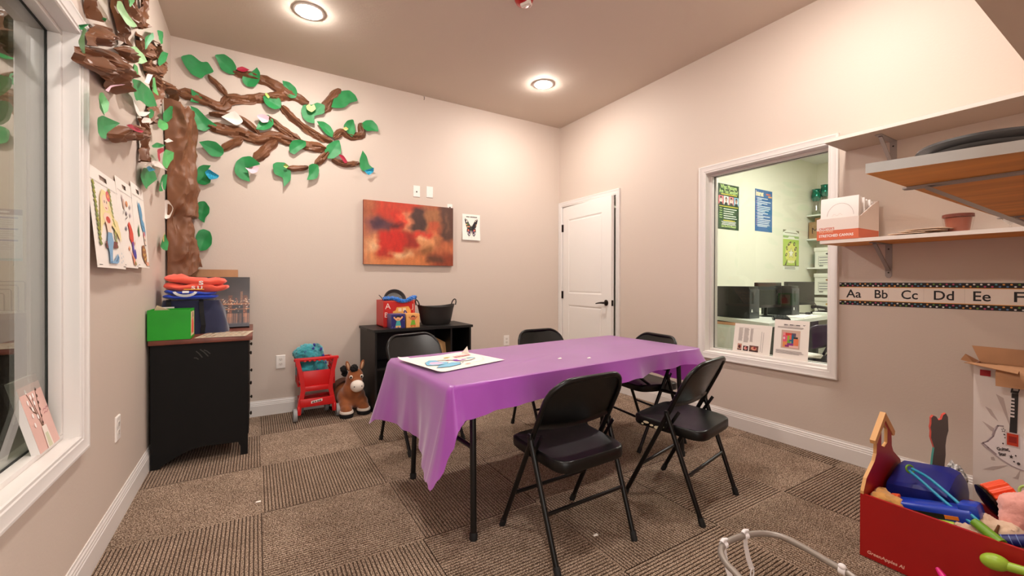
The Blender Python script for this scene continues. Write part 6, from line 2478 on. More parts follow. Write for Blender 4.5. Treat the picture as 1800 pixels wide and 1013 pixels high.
def plush(name, label, blobs, mat, amp=.004, sc=90, vox=.007, extra=None):
    mb = MB()
    for c, s in blobs:
        mb.ell(c, s)
    mb = fuzz(blend(mb, vox, 5), amp, sc)
    o = mb.build(name, mat, smooth=70)
    tag(o, label, 'plush toy')
    return o


plush('pink_plush', 'soft pink plush toy at the right edge of the toy box', [((-.86, -3.80, .335), (.05, .05, .045)), ((-.83, -3.85, .345), (.06, .06, .06)), ((-.88, -3.80, .29), (.04, .045, .05)), ((-.80, -3.86, .28), (.05, .05, .05))], M('plush_pink', (240, 170, 160), .9, sheen=.4, bump=.3, bscale=150))
o = plush('cream_plush', 'cream plush toy with brown trim lying in the toy box under the rope handle', [((-.95, -3.695, .225), (.045, .055, .04)), ((-.93, -3.73, .255), (.04, .04, .04)), ((-.93, -3.785, .245), (.05, .05, .045)), ((-.97, -3.74, .21), (.05, .05, .035)), ((-.90, -3.76, .2), (.06, .08, .05))], M('plush_cream', (228, 196, 168), .95, sheen=.4, bump=.4, bscale=140), .006)
MB().tube([(-.962, -3.772, .283), (-.978, -3.768, .262), (-.985, -3.776, .238), (-.985, -3.79, .222)], [.003, .005, .005, .003]).build('brown_trim', M('plush_brown', (110, 64, 30), .9), o, world=True)
plush('tan_plush', 'mustard tan plush fur in the corner of the toy box below the house panel', [((-.985, -3.452, .235), (.035, .04, .035)), ((-.96, -3.48, .225), (.04, .05, .035)), ((-.94, -3.44, .23), (.04, .03, .04))], M('plush_tan', (222, 164, 90), .95, sheen=.4, bump=.4, bscale=140), .006)
o = MB().tube([(-1.0, -3.56, .202), (-.985, -3.64, .222), (-.98, -3.668, .228)], [.020, .020, .019], None, 20).build('lime_tube', M('toy_lime', (164, 196, 50), .45))
tag(o, 'lime green toy tube lying under the blue launcher', 'toy')
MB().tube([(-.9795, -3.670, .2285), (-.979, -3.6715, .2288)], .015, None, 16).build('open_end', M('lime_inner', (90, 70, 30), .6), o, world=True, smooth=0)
t = thing('navy_handle', 'navy blue toy handle with pale rings at the toy box rim', 'toy', (-.975, -3.83, .25))
MB().tube([(-.985, -3.775, .238), (-.965, -3.85, .268), (-.955, -3.90, .285)], [.018, .021, .021], None, 20).build('grip', M('toy_navy2', (24, 34, 110), .4), t, world=True)
a, b = Vector((-.985, -3.775, .238)), Vector((-.965, -3.85, .268))
for f in (.15, .38, .60):
    c = a.lerp(b, f)
    d = (b - a).normalized()
    MB().tube([c - d * .001, c + d * .001], .0192 + .0022 * f, None, 20).build('ring', M('ring_pale', (120, 140, 200), .4), t, world=True)
o = MB().tube([Vector((-.72, -3.80, .352)) + Vector((.4 * math.sin(k * .314), math.cos(k * .314), 1.05 * math.sin(k * .314))) * .017 for k in range(20)], .0045, None, 10, closed=True).build('lime_ring', M('ring_lime', (170, 206, 110), .4))
tag(o, 'small pale lime ring standing on the toys next to the guitar box', 'toy ring')
t = thing('lime_shaker', 'lime green toy with rounded head and stick handle leaning on the red box front', 'toy', (-1.09, -3.9, 0))
lm = M('shaker_lime', (160, 196, 62), .35)
MB().ell((-1.088, -3.785, .203), (.026, .036, .026), None, 28, 18, Matrix.Rotation(-.25, 4, 'X')).build('head', lm, t, world=True)
MB().tube([(-1.088, -3.808, .204), (-1.09, -3.86, .212), (-1.092, -3.93, .218)], [.015, .014, .013], None, 18).build('handle', lm, t, world=True)
MB().tube([(-1.091, -3.872, .206), (-1.12, -3.90, .10), (-1.15, -3.93, .002)], [.010, .010, .012], None, 14).build('prong', lm, t, world=True)
o = MB().tube([(-1.10, -3.648, .106), (-1.115, -3.664, .096), (-1.20, -3.75, .03), (-1.235, -3.785, .0105)], [.006, .0105, .0105, .0105], None, 18).build('magenta_stick', M('stick_magenta', (226, 30, 130), .4))
tag(o, 'round tipped magenta stick leaning in front of the red toy box', 'stick')


# ---------------------------------------------------------------- grey tube frame in the foreground
def tube_frame():
    t = thing('tube_frame', 'bent grey tube frame of a baby seat with white clips and straps, near the camera', 'baby seat frame', (-1.83, -3.5, 0))
    gy = M('tube_grey', (150, 140, 132), .35, .3)
    wh = M('clip_white', (240, 236, 238), .4)
    z = .28
    pts = [(-2.10, -3.62, .012), (-2.07, -3.56, .18), (-2.035, -3.505, .262), (-2.003, -3.439, z), (-1.984, -3.392, z + .002), (-1.950, -3.352, z + .004), (-1.905, -3.334, z + .004), (-1.841, -3.331, z + .002), (-1.770, -3.343, z), (-1.722, -3.365, z), (-1.690, -3.405, z), (-1.688, -3.46, z), (-1.705, -3.56, z), (-1.714, -3.62, z - .004), (-1.73, -3.72, .24), (-1.75, -3.80, .14), (-1.76, -3.84, .012)]
    path = resample([Vector(p) for p in pts], .012)
    MB().tube(path, .0098, None, 16).build('tube', gy, t, world=True)
    for c, d, sw in (((-1.905, -3.334, z + .004), (1, .02, 0), .55), ((-1.79, -3.338, z), (1, -.18, 0), .7)):
        c, d = Vector(c), Vector(d).normalized()
        mb = MB()
        mb.tube([c - d * .008, c + d * .008], .0122, None, 16)
        mb.tube([c + Vector((-.012, 0, .012)), c + Vector((-.004, 0, .018)), c + Vector((.012, -.004, .017))], [.007, .006, .004], None, 12)
        cl = mb.build('clip', wh, t, world=True)
        st = MB()
        path2 = [c + Vector((0, 0, -.008)), c + Vector((.010, .004, -.04)), c + Vector((.022, .002, -.085)), c + Vector((.03, -.006, -.12))]
        for i in range(3):
            a, b = path2[i], path2[i + 1]
            h = Vector((.006 + .001 * i, -.003, 0))
            st.add([a - h, a + h, b + h * 1.1, b - h * 1.1], [[0, 1, 2, 3]])
        st.solidify(.0025)
        st.build('strap', wh, cl, world=True, smooth=30)
        e = path2[-1]
        MB().tube([e + Vector((.012 * math.cos(k * math.pi / 8) * .8, -.002, .016 * math.sin(k * math.pi / 8) - .014)) for k in range(16)], .0025, None, 8, closed=True).build('loop', wh, cl, world=True)
    c = Vector((-1.711, -3.588, z))
    MB().tube([c - Vector((0, .009, 0)), c + Vector((0, .009, 0))], .0122, None, 16).ell(c + Vector((-.004, 0, .014)), (.009, .011, .008), None, 14, 10).build('clip', wh, t, world=True)


tube_frame()

# ---------------------------------------------------------------- drawing and scraps on the table, scraps on the carpet
def table_sheet():
    t = thing('colored_drawing', 'large white coloring sheet with a blue and pink animal lying on the purple cloth', 'paper', (-2.3, -2.03, TTOP + .006))
    # corners: far left, far right, near right, near left
    A, B, C_, D = Vector((-2.555, -1.875, 0)), Vector((-2.118, -1.815, 0)), Vector((-2.040, -2.142, 0)), Vector((-2.482, -2.272, 0))
    z = TTOP + .0105

    def fr(u, v, w=0):
        p = D.lerp(C_, u).lerp(A.lerp(B, u), v)
        lift = .012 * max(0, (v - .9) / .1) ** 2 * (1 if u < .15 else .3) + .010 * max(0, (.12 - u) / .12) ** 2 + .002 * math.sin(u * 9) * v
        return Vector((p.x, p.y, z + lift + w))
    mb = MB().grid(lambda u, v: fr(u, v), 30, 24)
    mb.solidify(-.0008)
    mb.build('sheet', M('paper_white', (240, 232, 224), .65), t, world=True, smooth=40)
    m2 = MB().add([fr(.88, .93, .001), fr(.96, .86, .001), fr(.90, .80, .048)], [[0, 1, 2]])
    m2.solidify(.0008)
    m2.build('torn_flap', M('paper_white', (240, 232, 224), .65), t, world=True, smooth=0)
    p = Print(fr, .0035, .0002)
    # a generic long-eared animal, lying on its side: head toward the right, ears toward the left
    Bl, Pk, K = (122, 186, 216), (226, 186, 216), (60, 66, 84)

    def shape(pts, c):
        p.line(pts + [pts[0]], .010, K)
        p.poly(pts, c)
    shape([(.10, .42), (.16, .58), (.28, .70), (.34, .66), (.33, .54), (.40, .44), (.34, .36), (.20, .34)], Bl)
    p.poly([(.13, .44), (.22, .56), (.30, .54), (.34, .42), (.22, .38)], Pk)
    shape([(.12, .22), (.26, .16), (.44, .20), (.50, .32), (.42, .38), (.30, .34), (.2, .3)], Bl)
    shape([(.36, .64), (.44, .60), (.52, .50), (.56, .38), (.66, .34), (.78, .40), (.80, .50), (.72, .56), (.60, .60), (.48, .68)], (238, 226, 216))
    p.oval(.58, .47, .075, .07, (146, 70, 176))
    p.oval(.55, .52, .035, .03, (170, 96, 196))
    p.oval(.63, .44, .035, .03, (130, 56, 160))
    p.oval(.75, .46, .06, .05, (150, 190, 206))
    p.oval(.73, .49, .03, .014, K)
    p.oval(.46, .56, .02, .02, (206, 90, 120))
    p.line([(.44, .3), (.5, .26), (.54, .3)], .010, K)
    p.oval(.56, .76, .05, .03, (240, 200, 120))
    for u in (.64, .69, .74, .79, .84):
        p.poly([(u, .66), (u + .045, .67), (u + .05, .74), (u + .012, .78)], (226, 150, 150))
    p.line([(.12, .80), (.5, .86), (.84, .84)], .006, (232, 214, 190))
    p.line([(.5, .12), (.8, .2), (.94, .5)], .006, (236, 206, 206))
    p.oval(.52, .16, .04, .02, (240, 190, 180))
    p.build('drawing', t)


table_sheet()
for i, (x, y, z, lb) in enumerate(((-1.746, -2.257, TTOP + .0075, 'tiny white paper scrap on the purple cloth, nearer the drawing'), (-1.593, -2.328, TTOP + .0075, 'tiny white paper scrap on the purple cloth, farther from the drawing'),
                                   (-1.906, -2.728, .001, 'tiny curled white paper scrap on the carpet under the nearest chair'), (-3.201, -1.612, .001, 'tiny white paper scrap on the carpet in front of the dresser'))):
    m2 = MB().add([(x - .012, y - .004, z), (x + .012, y - .006, z), (x + .010, y + .005, z + .004), (x - .010, y + .006, z + .001)], [[0, 1, 2, 3]])
    m2.solidify(-.0006)
    tag(m2.build('paper_scrap', M('paper_white', (240, 232, 224), .65), smooth=0), lb, 'paper scrap')
# ================================================================ the office behind the right window
def panel_light(name, label, c, s, strength, col):
    t = thing(name, label, 'ceiling light', c)
    MB().box((0, 0, -.012), (s[0] + .04, s[1] + .04, .02)).build('frame', WHITE_PLASTIC, t, smooth=0)
    m = M(name + '_diffuser', (255, 255, 255), .5)
    b = m.node_tree.nodes['Principled BSDF']
    b.inputs['Emission Color'].default_value = (*col, 1)
    b.inputs['Emission Strength'].default_value = strength
    MB().box((0, 0, -.025), (s[0], s[1], .006)).build('diffuser', m, t, smooth=0)


struct(MB().b2((.07, -.9, -.02), (4.65, -.75, 3.1)).build('wall_office_back', OFFICE_PAINT, smooth=0))
struct(MB().b2((4.5, -4.6, -.02), (4.65, -.9, 3.1)).build('wall_office_right', OFFICE_PAINT, smooth=0))
struct(MB().b2((.07, -4.75, -.02), (4.65, -4.6, 3.1)).build('wall_office_front', OFFICE_PAINT, smooth=0))
struct(MB().b2((.07, -4.6, H), (4.5, -.9, 3.1)).build('ceiling_office', M('office_ceiling', (230, 230, 224), .7), smooth=0))
struct(MB().b2((.07, -4.6, -.1), (4.5, -.9, -.001)).build('floor_office', M('office_carpet', (88, 82, 74), .95, bump=.5, bscale=200), smooth=0))
panel_light('office_light_panel', 'large square ceiling light panel in the office behind the window', (2.4, -2.4, H), (1.2, .6), OFFICE * 5, (1.0, .965, .89))
wall_paper = on_y = lambda Y: (lambda u, v, w=0: Vector((u, Y - w, v)))


def poster(label, x0, x1, z0, z1, ground, draw):
    t = thing('poster', label, 'poster', ((x0 + x1) / 2, -.9, z0), 0, 'posters on the office wall')
    fr = lambda u, v, w=0: Vector((x0 + (x1 - x0) * u, -.9012 - w, z0 + (z1 - z0) * v))
    mb = MB().grid(lambda u, v: fr(u, v), 3, 12)
    mb.solidify(-.0007)
    mb.build('sheet', ground, t, world=True, smooth=40)
    p = Print(fr, .0010)
    draw(p)
    p.build('print', t)


def pr1(p):
    LG, Y, Wt = (196, 226, 140), (222, 210, 70), (232, 236, 226)
    p.poly([(0, 0), (1, 0), (1, 1), (0, 1)], (38, 64, 40))
    p.poly([(.1, .0), (.8, .3), (.9, .5), (.5, .6), (.0, .35)], (46, 84, 46))
    p.text('What Message', .5, .895, .135, LG, 'c', .02, sx=.98)
    p.text('Are You Sending?', .5, .80, .128, LG, 'c', .02, sx=.98)
    p.lines(.14, .90, .785, 1, .03, .018, Y, ragged=0)
    for k, (bg, sk, hr) in enumerate((((226, 120, 130), (226, 206, 190), (40, 36, 36)), ((238, 230, 226), (190, 150, 130), (40, 34, 36)), ((230, 140, 146), (214, 180, 160), (44, 38, 38)), ((140, 180, 206), (170, 130, 110), (34, 30, 32)))):
        u = .02 + k * .245
        p.rect(u, .545, u + .225, .735, bg)
        p.oval(u + .112, .65, .07, .062, (244, 240, 238))
        p.poly([(u + .02, .545), (u + .205, .545), (u + .16, .60), (u + .06, .60)], (50, 46, 50))
        p.oval(u + .112, .665, .055, .055, hr)
        p.oval(u + .112, .642, .040, .045, sk)
    p.lines(.05, .95, .515, 1, .03, .016, Y, ragged=0)
    for k in range(5):
        v = .465 - k * .05
        p.lines(.06, .19, v, 1, .03, .014, LG, ragged=.1, seed=k)
        p.lines(.25, .96, v - .006, 1, .03, .016, Wt, ragged=.45, seed=k + 4)
    p.lines(.24, .80, .205, 1, .03, .016, Y, ragged=0)
    p.lines(.13, .87, .175, 3, .03, .014, Wt, seed=3, centre=True)
    p.text('Send the Right Message!', .5, .045, .075, LG, 'c', .02, sx=.95)


def pr2(p):
    p.poly([(0, 0), (1, 0), (1, 1), (0, 1)], (52, 104, 158))
    p.text('Internet', .04, .845, .17, (244, 226, 180), bold=.05, sx=.78)
    p.lines(.64, .90, .925, 1, .03, .035, (210, 110, 90), ragged=0)
    p.lines(.76, .97, .87, 1, .03, .035, (226, 160, 90), ragged=0)
    v = .80
    R = random.Random(5)
    for k in range(12):
        p.oval(.075, v - .012, .02, .011, (196, 130, 160), 8)
        p.lines(.12, .94, v, 1, .03, .017, (226, 238, 244), seed=k, ragged=.3)
        v -= .034
        if k in (0, 2, 5, 6, 7, 11):
            p.lines(.12, .70, v, 1, .03, .017, (226, 238, 244), seed=k + 20, ragged=.6)
            v -= .034
        v -= .008


def pr3(p):
    p.poly([(0, 0), (1, 0), (1, 1), (0, 1)], (232, 236, 222))
    K = (96, 92, 60)
    p.poly([(.0, .93), (.0, 1), (.22, 1)], (120, 120, 96)).poly([(1, .93), (1, 1), (.78, 1)], (120, 120, 96))
    p.lines(.1, .9, .94, 1, .03, .02, (150, 150, 130), ragged=0)
    p.poly([(0, .80), (.3, .80), (.36, .84), (.68, .84), (.74, .80), (1, .80), (1, .86), (0, .86)], (150, 180, 110))
    p.rect(0, .11, 1, .77, (176, 204, 92))
    p.oval(.5, .42, .36, .26, (222, 222, 118), 20)
    st = [(.5 + (.17 if i % 2 == 0 else .075) * math.sin(i * math.pi / 5), .42 + (.125 if i % 2 == 0 else .05) * math.cos(i * math.pi / 5)) for i in range(10)]
    p.poly([(.5 + (u - .5) * 1.15, .42 + (v - .42) * 1.15) for u, v in st], K)
    p.poly(st, (244, 244, 226))
    for u, v, a, b in ((.40, .66, .13, .04), (.70, .66, .07, .05), (.24, .54, .05, .06), (.78, .54, .09, .045), (.20, .38, .07, .04), (.80, .40, .06, .055)):
        p.oval(u, v, a, b, K, 9, .4)
        p.oval(u + .01, v, a * .5, b * .5, (190, 186, 120), 8)
    for u in (.34, .42, .50, .58, .66):
        p.rect(u - .022, .18, u + .022, .24, (240, 240, 216))
    p.poly([(.10, .12), (.20, .12), (.28, .26), (.26, .27)], K)
    p.poly([(.74, .12), (.82, .12), (.80, .26), (.76, .26)], K)
    p.rect(0, .10, 1, .115, K)
    p.lines(.1, .92, .075, 2, .035, .016, (140, 140, 130))


poster('green poster with four portraits headed What Message Are You Sending', 1.852, 2.316, 1.826, 2.414, M('poster_dark_green', (38, 64, 40), .5), pr1)
poster('blue internet poster with a list of white lines on the office wall', 2.707, 3.152, 1.852, 2.44, M('poster_blue', (52, 104, 158), .5), pr2)
poster('yellow green poster with a white star beside the office shelves', 3.457, 3.928, 1.321, 1.922, M('poster_cream', (232, 236, 222), .5), pr3)


def office():
    white = M('laminate_white', (226, 230, 222), .4)
    # shelves on the far side wall
    lb = ['top white office shelf with the green glass vases', 'white office shelf with the brown box', 'white office shelf with the upper white file box', 'white office shelf with the middle white file box']
    for k, (z, l) in enumerate(zip((2.185, 1.815, 1.367, .968), lb)):
        o = MB().b2((4.17, -2.0, z - .022), (4.499, -.902, z)).build('office_shelf', white, smooth=0)
        tag(o, l, 'shelf', 'white shelves in the office')
    # boxes
    box_w = M('file_box_white', (226, 228, 216), .6)
    K = (70, 70, 66)
    for k, (z, l, hc) in enumerate(((1.3675, 'upper white file box with a lid on the office shelf', (40, 38, 36)), (.9685, 'middle white file box with a brown handle hole on the office shelf', (150, 100, 60)), (.60, 'lowest white file box behind the monitor and telephone in the office', (190, 150, 70)))):
        t = thing('file_box', l, 'box', (4.36, -1.2, z), 0, 'white file boxes')
        MB().b2((4.21, -1.44, z + .0005), (4.49, -1.0, z + .25)).build('body', box_w, t, world=True, smooth=0)
        MB().b2((4.2, -1.45, z + .245), (4.495, -.99, z + .305), None, .004).build('lid', box_w, t, world=True)
        p = Print(lambda u, v, w=0: Vector((4.209 - w, -1.0 - u, z + v)), .001, .0006)
        p.oval(.20, .205, .055, .018, hc, 14)
        p.line([(.05, .04), (.40, .04), (.40, .17), (.05, .17), (.05, .04)], .004, (120, 122, 116))
        for i in range(3):
            p.lines(.06, .38, .155 - i * .04, 1, .03, .012, (120, 122, 130), seed=i + k * 5, ragged=.5)
        p.lines(.06, .13, .03, 1, .03, .014, K)
        p.build('print', t)
        if k == 2:
            o = MB().b2((4.17, -2.0, z - .022), (4.499, -.902, z)).build('office_shelf', white, smooth=0)
            tag(o, 'lowest white office shelf, half hidden by the monitor', 'shelf', 'white shelves in the office')
    t = thing('brown_box', 'open brown cardboard box marked M on the office shelf', 'box', (4.33, -1.08, 1.815))
    kr = M('cardboard', (186, 138, 100), .75)
    MB().b2((4.2, -1.24, 1.8155), (4.46, -.92, 2.075)).build('body', M('cardboard_dull', (160, 130, 92), .75), t, world=True, smooth=0)
    m2 = MB().add([(4.2, -1.0, 2.075), (4.2, -1.24, 2.075), (4.13, -1.26, 2.13), (4.14, -1.03, 2.12)], [[0, 1, 2, 3]])
    m2.solidify(.003)
    m2.build('flap', kr, t, world=True, smooth=0)
    p = Print(lambda u, v, w=0: Vector((4.199 - w, -.92 - u, 1.8155 + v)), .001)
    p.text('M', .035, .08, .13, (60, 48, 36), bold=.0)
    p.build('marker_letter', t)
    gv = M('vase_green', (10, 116, 96), .12, .55, bump=.15, bscale=60)
    cg = glass_mat('vase_glass', (.72, .72, .68), .05, 3.0)
    for (x, y, zt, l) in ((4.30, -.974, 2.605, 'green glass votive cup on a clear stand, left of the two on the office shelf'), (4.36, -1.068, 2.665, 'green glass votive cup on a clear stand, taller and right on the office shelf')):
        t = thing('glass_vase', l, 'vase', (x, y, 2.185), 0, 'green vases on the office shelf')
        MB().lathe([(0, .0005), (.05, .0005), (.055, .02), (.045, .1), (.038, .17), (.042, zt - 2.185 - .19)], (x, y, 2.185), n=20).build('stand', cg, t, world=True)
        z = zt - .2
        MB().lathe([(0, 0), (.04, .002), (.058, .04), (.063, .09), (.054, .135), (.047, .16), (.055, .19), (.051, .19), (.043, .16), (.053, .09), (0, .01)], (x, y, z), n=28).build('cup', gv, t, world=True)
    # desk
    t = thing('office_desk', 'white topped office desk holding computers behind the right window', 'desk', (1.9, -1.4, 0))
    out = [(1.03, -1.962), (3.0, -1.80), (3.0, -.905), (1.49, -.905)]
    MB().prism(out, lambda u, v, w: Vector((u, v, w)), (.700, .74)).build('top', white, t, world=True, smooth=0)
    dk = M('desk_dark', (40, 42, 40), .6)
    MB().prism([(1.30, -1.70), (2.9, -1.60), (2.9, -1.57), (1.33, -1.67)], lambda u, v, w: Vector((u, v, w)), (.05, .69)).build('modesty_panel', dk, t, world=True, smooth=0)
    MB().prism([(1.30, -1.70), (1.33, -1.70), (1.56, -.96), (1.53, -.96)], lambda u, v, w: Vector((u, v, w)), (.05, .69)).build('modesty_panel', dk, t, world=True, smooth=0)
    for x, y in ((1.10, -1.90), (1.52, -.96), (2.9, -1.74), (2.9, -.96)):
        MB().cyl((x, y, 0), (x, y, .70), .02).build('leg', M('desk_leg', (120, 122, 120), .4, .5), t, world=True)
    D = .7405
    pc = M('pc_black', (26, 28, 28), .3)
    pcf = M('pc_front', (70, 72, 74), .4)
    for (x0, x1, y0, y1, h, l) in ((1.37, 1.56, -1.585, -1.20, .352, 'large black computer tower at the left end of the office desk'), (2.20, 2.37, -1.62, -1.26, .355, 'second dark computer tower between the two monitors')):
        t = thing('computer_tower', l, 'computer', ((x0 + x1) / 2, (y0 + y1) / 2, D), 0, 'computer towers on the office desk')
        MB().b2((x0, y0 + .012, D), (x1, y1, D + h), None, .004).build('case', pc, t, world=True)
        MB().b2((x0 + .002, y0, D), (x1 - .002, y0 + .012, D + h - .03), None, .003).build('front_panel', pcf, t, world=True)
        MB().b2((x0 + .03, y0 - .001, D + h - .19), (x0 + .075, y0, D + h - .06)).build('drive_slot', pc, t, world=True, smooth=0)
        MB().b2((x0 + .03, y0 - .001, D + .07), (x0 + .05, y0, D + .10)).build('badge', M('badge_silver', (220, 222, 222), .4), t, world=True, smooth=0)
    scr = M('screen_dark', (30, 30, 28), .18)
    for (cx, cy, w, z0, z1, rz, l) in ((1.90, -1.50, .52, .845, 1.135, .0, 'black monitor right of the large computer tower'), (2.70, -1.47, .56, .85, 1.145, -.12, 'black monitor tilted beside the white file boxes')):
        t = thing('monitor', l, 'monitor', (cx, cy, D), rz, 'monitors on the office desk')
        MB().box((0, .0, (z0 + z1) / 2 - D), (w, .04, z1 - z0), None, .005).build('housing', pc, t)
        MB().box((0, -.0208, (z0 + z1) / 2 - D + .008), (w - .03, .001, z1 - z0 - .045)).build('screen', scr, t, smooth=0)
        MB().tube([(0, .02, z0 - D + .1), (0, .03, .06), (0, .03, .004)], .02).build('stand_neck', pc, t)
        MB().lathe([(.11, .0005), (.115, .006), (.03, .014), (0, .016)], (0, .02, 0), n=28).build('stand_base', pc, t)
    t = thing('keyboard', 'black keyboard in front of the left monitor on the office desk', 'keyboard', (1.66, -1.76, D), .5)
    MB().box((0, 0, .011), (.44, .15, .02), None, .004).build('body', pc, t)
    kb = MB()
    for r in range(5):
        for c in range(14):
            kb.box((-.20 + c * .0305, -.055 + r * .027, .0235), (.025, .021, .005))
    kb.build('keys', M('key_grey', (56, 58, 58), .5), t, smooth=0)
    t = thing('desk_phone', 'black telephone at the right end of the office desk', 'telephone', (2.84, -1.69, D), -.3)
    MB().prism([(-.10, .0005), (.10, .0005), (.10, .03), (-.10, .06)], lambda u, v, w: Vector((w, u, v)), (-.10, .10)).build('base', pc, t, smooth=0)
    MB().tube([(-.07, -.10, .07), (-.07, -.06, .085), (-.07, .06, .095), (-.07, .10, .085)], [.026, .018, .018, .026]).build('handset', pc, t)
    o = MB().ell((2.58, -1.62, D + .016), (.05, .032, .017)).build('computer_mouse', pc)
    tag(o, 'small black computer mouse on the office desk by the telephone', 'mouse')
    for k, (x, y, r, l) in enumerate(((2.05, -1.72, .3, 'white papers fanned out on the office desk behind the keyboard'), (2.32, -1.72, -.2, 'white papers on the office desk near the second tower'))):
        tag(MB().box((x, y, D + .004 + .001 * k), (.29, .21, .006), None, 0, r).build('desk_papers', M('paper_white', (240, 232, 224), .65), smooth=0), l, 'papers')
    tag(MB().box((2.59, -1.76, D + .02), (.10, .16, .036), None, .004, .2).build('tissue_box', M('laminate_white', (226, 230, 222), .4)), 'small white box beside the telephone on the office desk', 'box')
    tag(MB().tube(resample([Vector(q) for q in ((2.50, -1.60, .95), (2.62, -1.66, .90), (2.70, -1.68, .80), (2.70, -1.69, .745))], .02), .004).build('desk_cable', pc), 'thin dark cable curving down in front of the right monitor', 'cable')
    tag(MB().tube(resample([Vector(q) for q in ((1.40, -1.17, .76), (1.36, -1.13, .85), (1.37, -1.12, .97), (1.44, -1.16, .99))], .02), .006).build('tower_cable', pc), 'black cable looping behind the large computer tower', 'cable')
    # open white carton under the desk edge
    t = thing('white_carton', 'open white carton on the office floor at the lower left of the window', 'box', (.62, -1.8, 0))
    mb = MB()
    e = .005
    wm = M('carton_white', (214, 222, 210), .6)
    x0, x1, y0, y1, h = .36, .58, -1.978, -1.66, .738
    mb.b2((x0, y0, .0005), (x0 + e, y1, h)).b2((x1 - e, y0, .0005), (x1, y1, h)).b2((x0 + e, y0, .0005), (x1 - e, y0 + e, h)).b2((x0 + e, y1 - e, .0005), (x1 - e, y1, h)).b2((x0 + e, y0 + e, .0005), (x1 - e, y1 - e, .006))
    mb.build('body', wm, t, world=True, smooth=0)
    m2 = MB().add([(x1, y0 + .05, h), (x1, y1, h), (x1 + .02, y1, h + .022), (x1 + .02, y0 + .05, h + .022)], [[0, 1, 2, 3]])
    m2.solidify(.004)
    m2.build('flap', kr, t, world=True, smooth=0)
    pu = M('chair_purple_black', (44, 36, 54), .35)
    c2 = folding_chair('dark purple folding chair in the office with papers on its seat', pu, pu, None)
    c2.location = (1.30, -2.17, 0)
    c2.rotation_euler.z = -.2
    for k in range(3):
        tag(MB().box((1.29 + .02 * k, -2.15 + .03 * k, .438 + .006 * k), (.22, .28, .004), None, 0, .3 - .25 * k).build('loose_paper', M('paper_white', (240, 232, 224), .65), smooth=0), 'loose white paper on the seat of the purple office chair', 'paper', 'papers on the office chair')
    t = thing('green_bin_office', 'low green and grey bin on the office floor by the purple chair', 'bin', (1.75, -2.2, 0))
    MB().lathe([(0, .0005), (.13, .0005), (.15, .28), (.155, .28), (.155, .30), (.145, .30), (.12, .02), (0, .01)], (1.75, -2.15, 0), n=24).build('body', M('bin_grey', (110, 114, 100), .6), t, world=True)
    MB().lathe([(.150, .27), (.162, .275), (.162, .315), (.150, .315)], (1.75, -2.15, 0), n=24).build('rim', M('bin_rim_green', (84, 150, 50), .5), t, world=True)


office()


# ---------------------------------------------------------------- the two printed sheets standing on the window ledge
def sign(label, ya, yb_, z0, h, draw, slant=0):
    """bottom edge from ya (far) to yb_ (near); leans on the pane"""
    t = thing('printed_sheet', label, 'paper', (.06, (ya + yb_) / 2, z0), 0, 'printed sheets on the window ledge')
    wd = ya - yb_
    fr = lambda u, v, w=0: Vector((.052 + .030 * v - w, ya - wd * u + slant * v, z0 + h * v))
    MB().prism([(0, 0), (1, 0), (1, 1), (0, 1)], fr, (-.0006, 0)).build('sheet', M('paper_white', (240, 232, 224), .65), t, world=True, smooth=0)
    p = Print(fr, .0004, .00012)
    draw(p)
    p.build('print', t)


def sg1(p):
    T = (150, 140, 138)
    for a, b, n, s in ((.13, .25, 26, 1), (.28, .42, 28, 2), (.45, .53, 26, 3)):
        p.lines(a, b, .86, n, .018, .008, T, seed=s, ragged=.2)
    p.line([(.12, .88), (.70, .88)], .005, (206, 196, 194))
    for a, b, v, c1, c2 in ((.13, .25, .30, (196, 150, 130), (60, 30, 34)), (.29, .43, .24, (40, 20, 22), (226, 160, 150)), (.46, .70, .28, (110, 70, 60), (220, 150, 120))):
        p.rect(a, .07, b, v, c1)
        p.oval((a + b) / 2, v * .55 + .03, (b - a) * .32, .06, c2)
        p.oval((a + b) / 2 + .02, v * .55 + .05, (b - a) * .14, .04, (150, 40, 44))
        p.lines(a, b, .11, 1, .02, .03, (40, 24, 26), ragged=0)
    p.rect(.75, .10, .758, .78, T).rect(.80, .08, .808, .76, T)


def sg2(p):
    K = (52, 46, 48)
    for a, b in ((.28, .37), (.38, .40), (.44, .56), (.58, .60), (.62, .74)):
        p.rect(a, .868, b, .888, K)
    p.lines(.28, .74, .855, 1, .02, .008, (130, 120, 120), ragged=0)
    p.lines(.10, .86, .825, 3, .016, .007, (150, 140, 140), seed=4, ragged=.15)
    p.poly([(.82, .90), (.86, .89), (.90, .905), (.87, .88), (.84, .875)], K)
    p.rect(.22, .27, .76, .74, (206, 172, 156))
    P = [((.27, .30, .40, .44), (224, 140, 80)), ((.27, .44, .40, .62), (226, 90, 120)), ((.27, .60, .34, .68), (232, 140, 140)), ((.34, .60, .52, .67), (206, 60, 50)), ((.44, .50, .54, .62), (224, 104, 84)), ((.40, .44, .46, .60), (150, 170, 60)), ((.40, .40, .50, .48), (110, 160, 60)),
         ((.52, .58, .64, .67), (90, 74, 96)), ((.52, .40, .58, .62), (20, 100, 130)), ((.46, .46, .54, .50), (20, 100, 130)), ((.58, .53, .70, .575), (44, 34, 34)), ((.58, .36, .72, .53), (226, 120, 80)), ((.40, .34, .58, .41), (140, 50, 130)), ((.34, .31, .46, .36), (140, 40, 110)), ((.46, .30, .72, .35), (238, 190, 180))]
    for (a, b, c, d), col in P:
        p.rect(a, b, c, d, col)
    p.oval(.31, .53, .03, .035, (238, 200, 206))
    p.lines(.08, .90, .215, 4, .024, .009, (120, 110, 112), seed=9, ragged=.2)


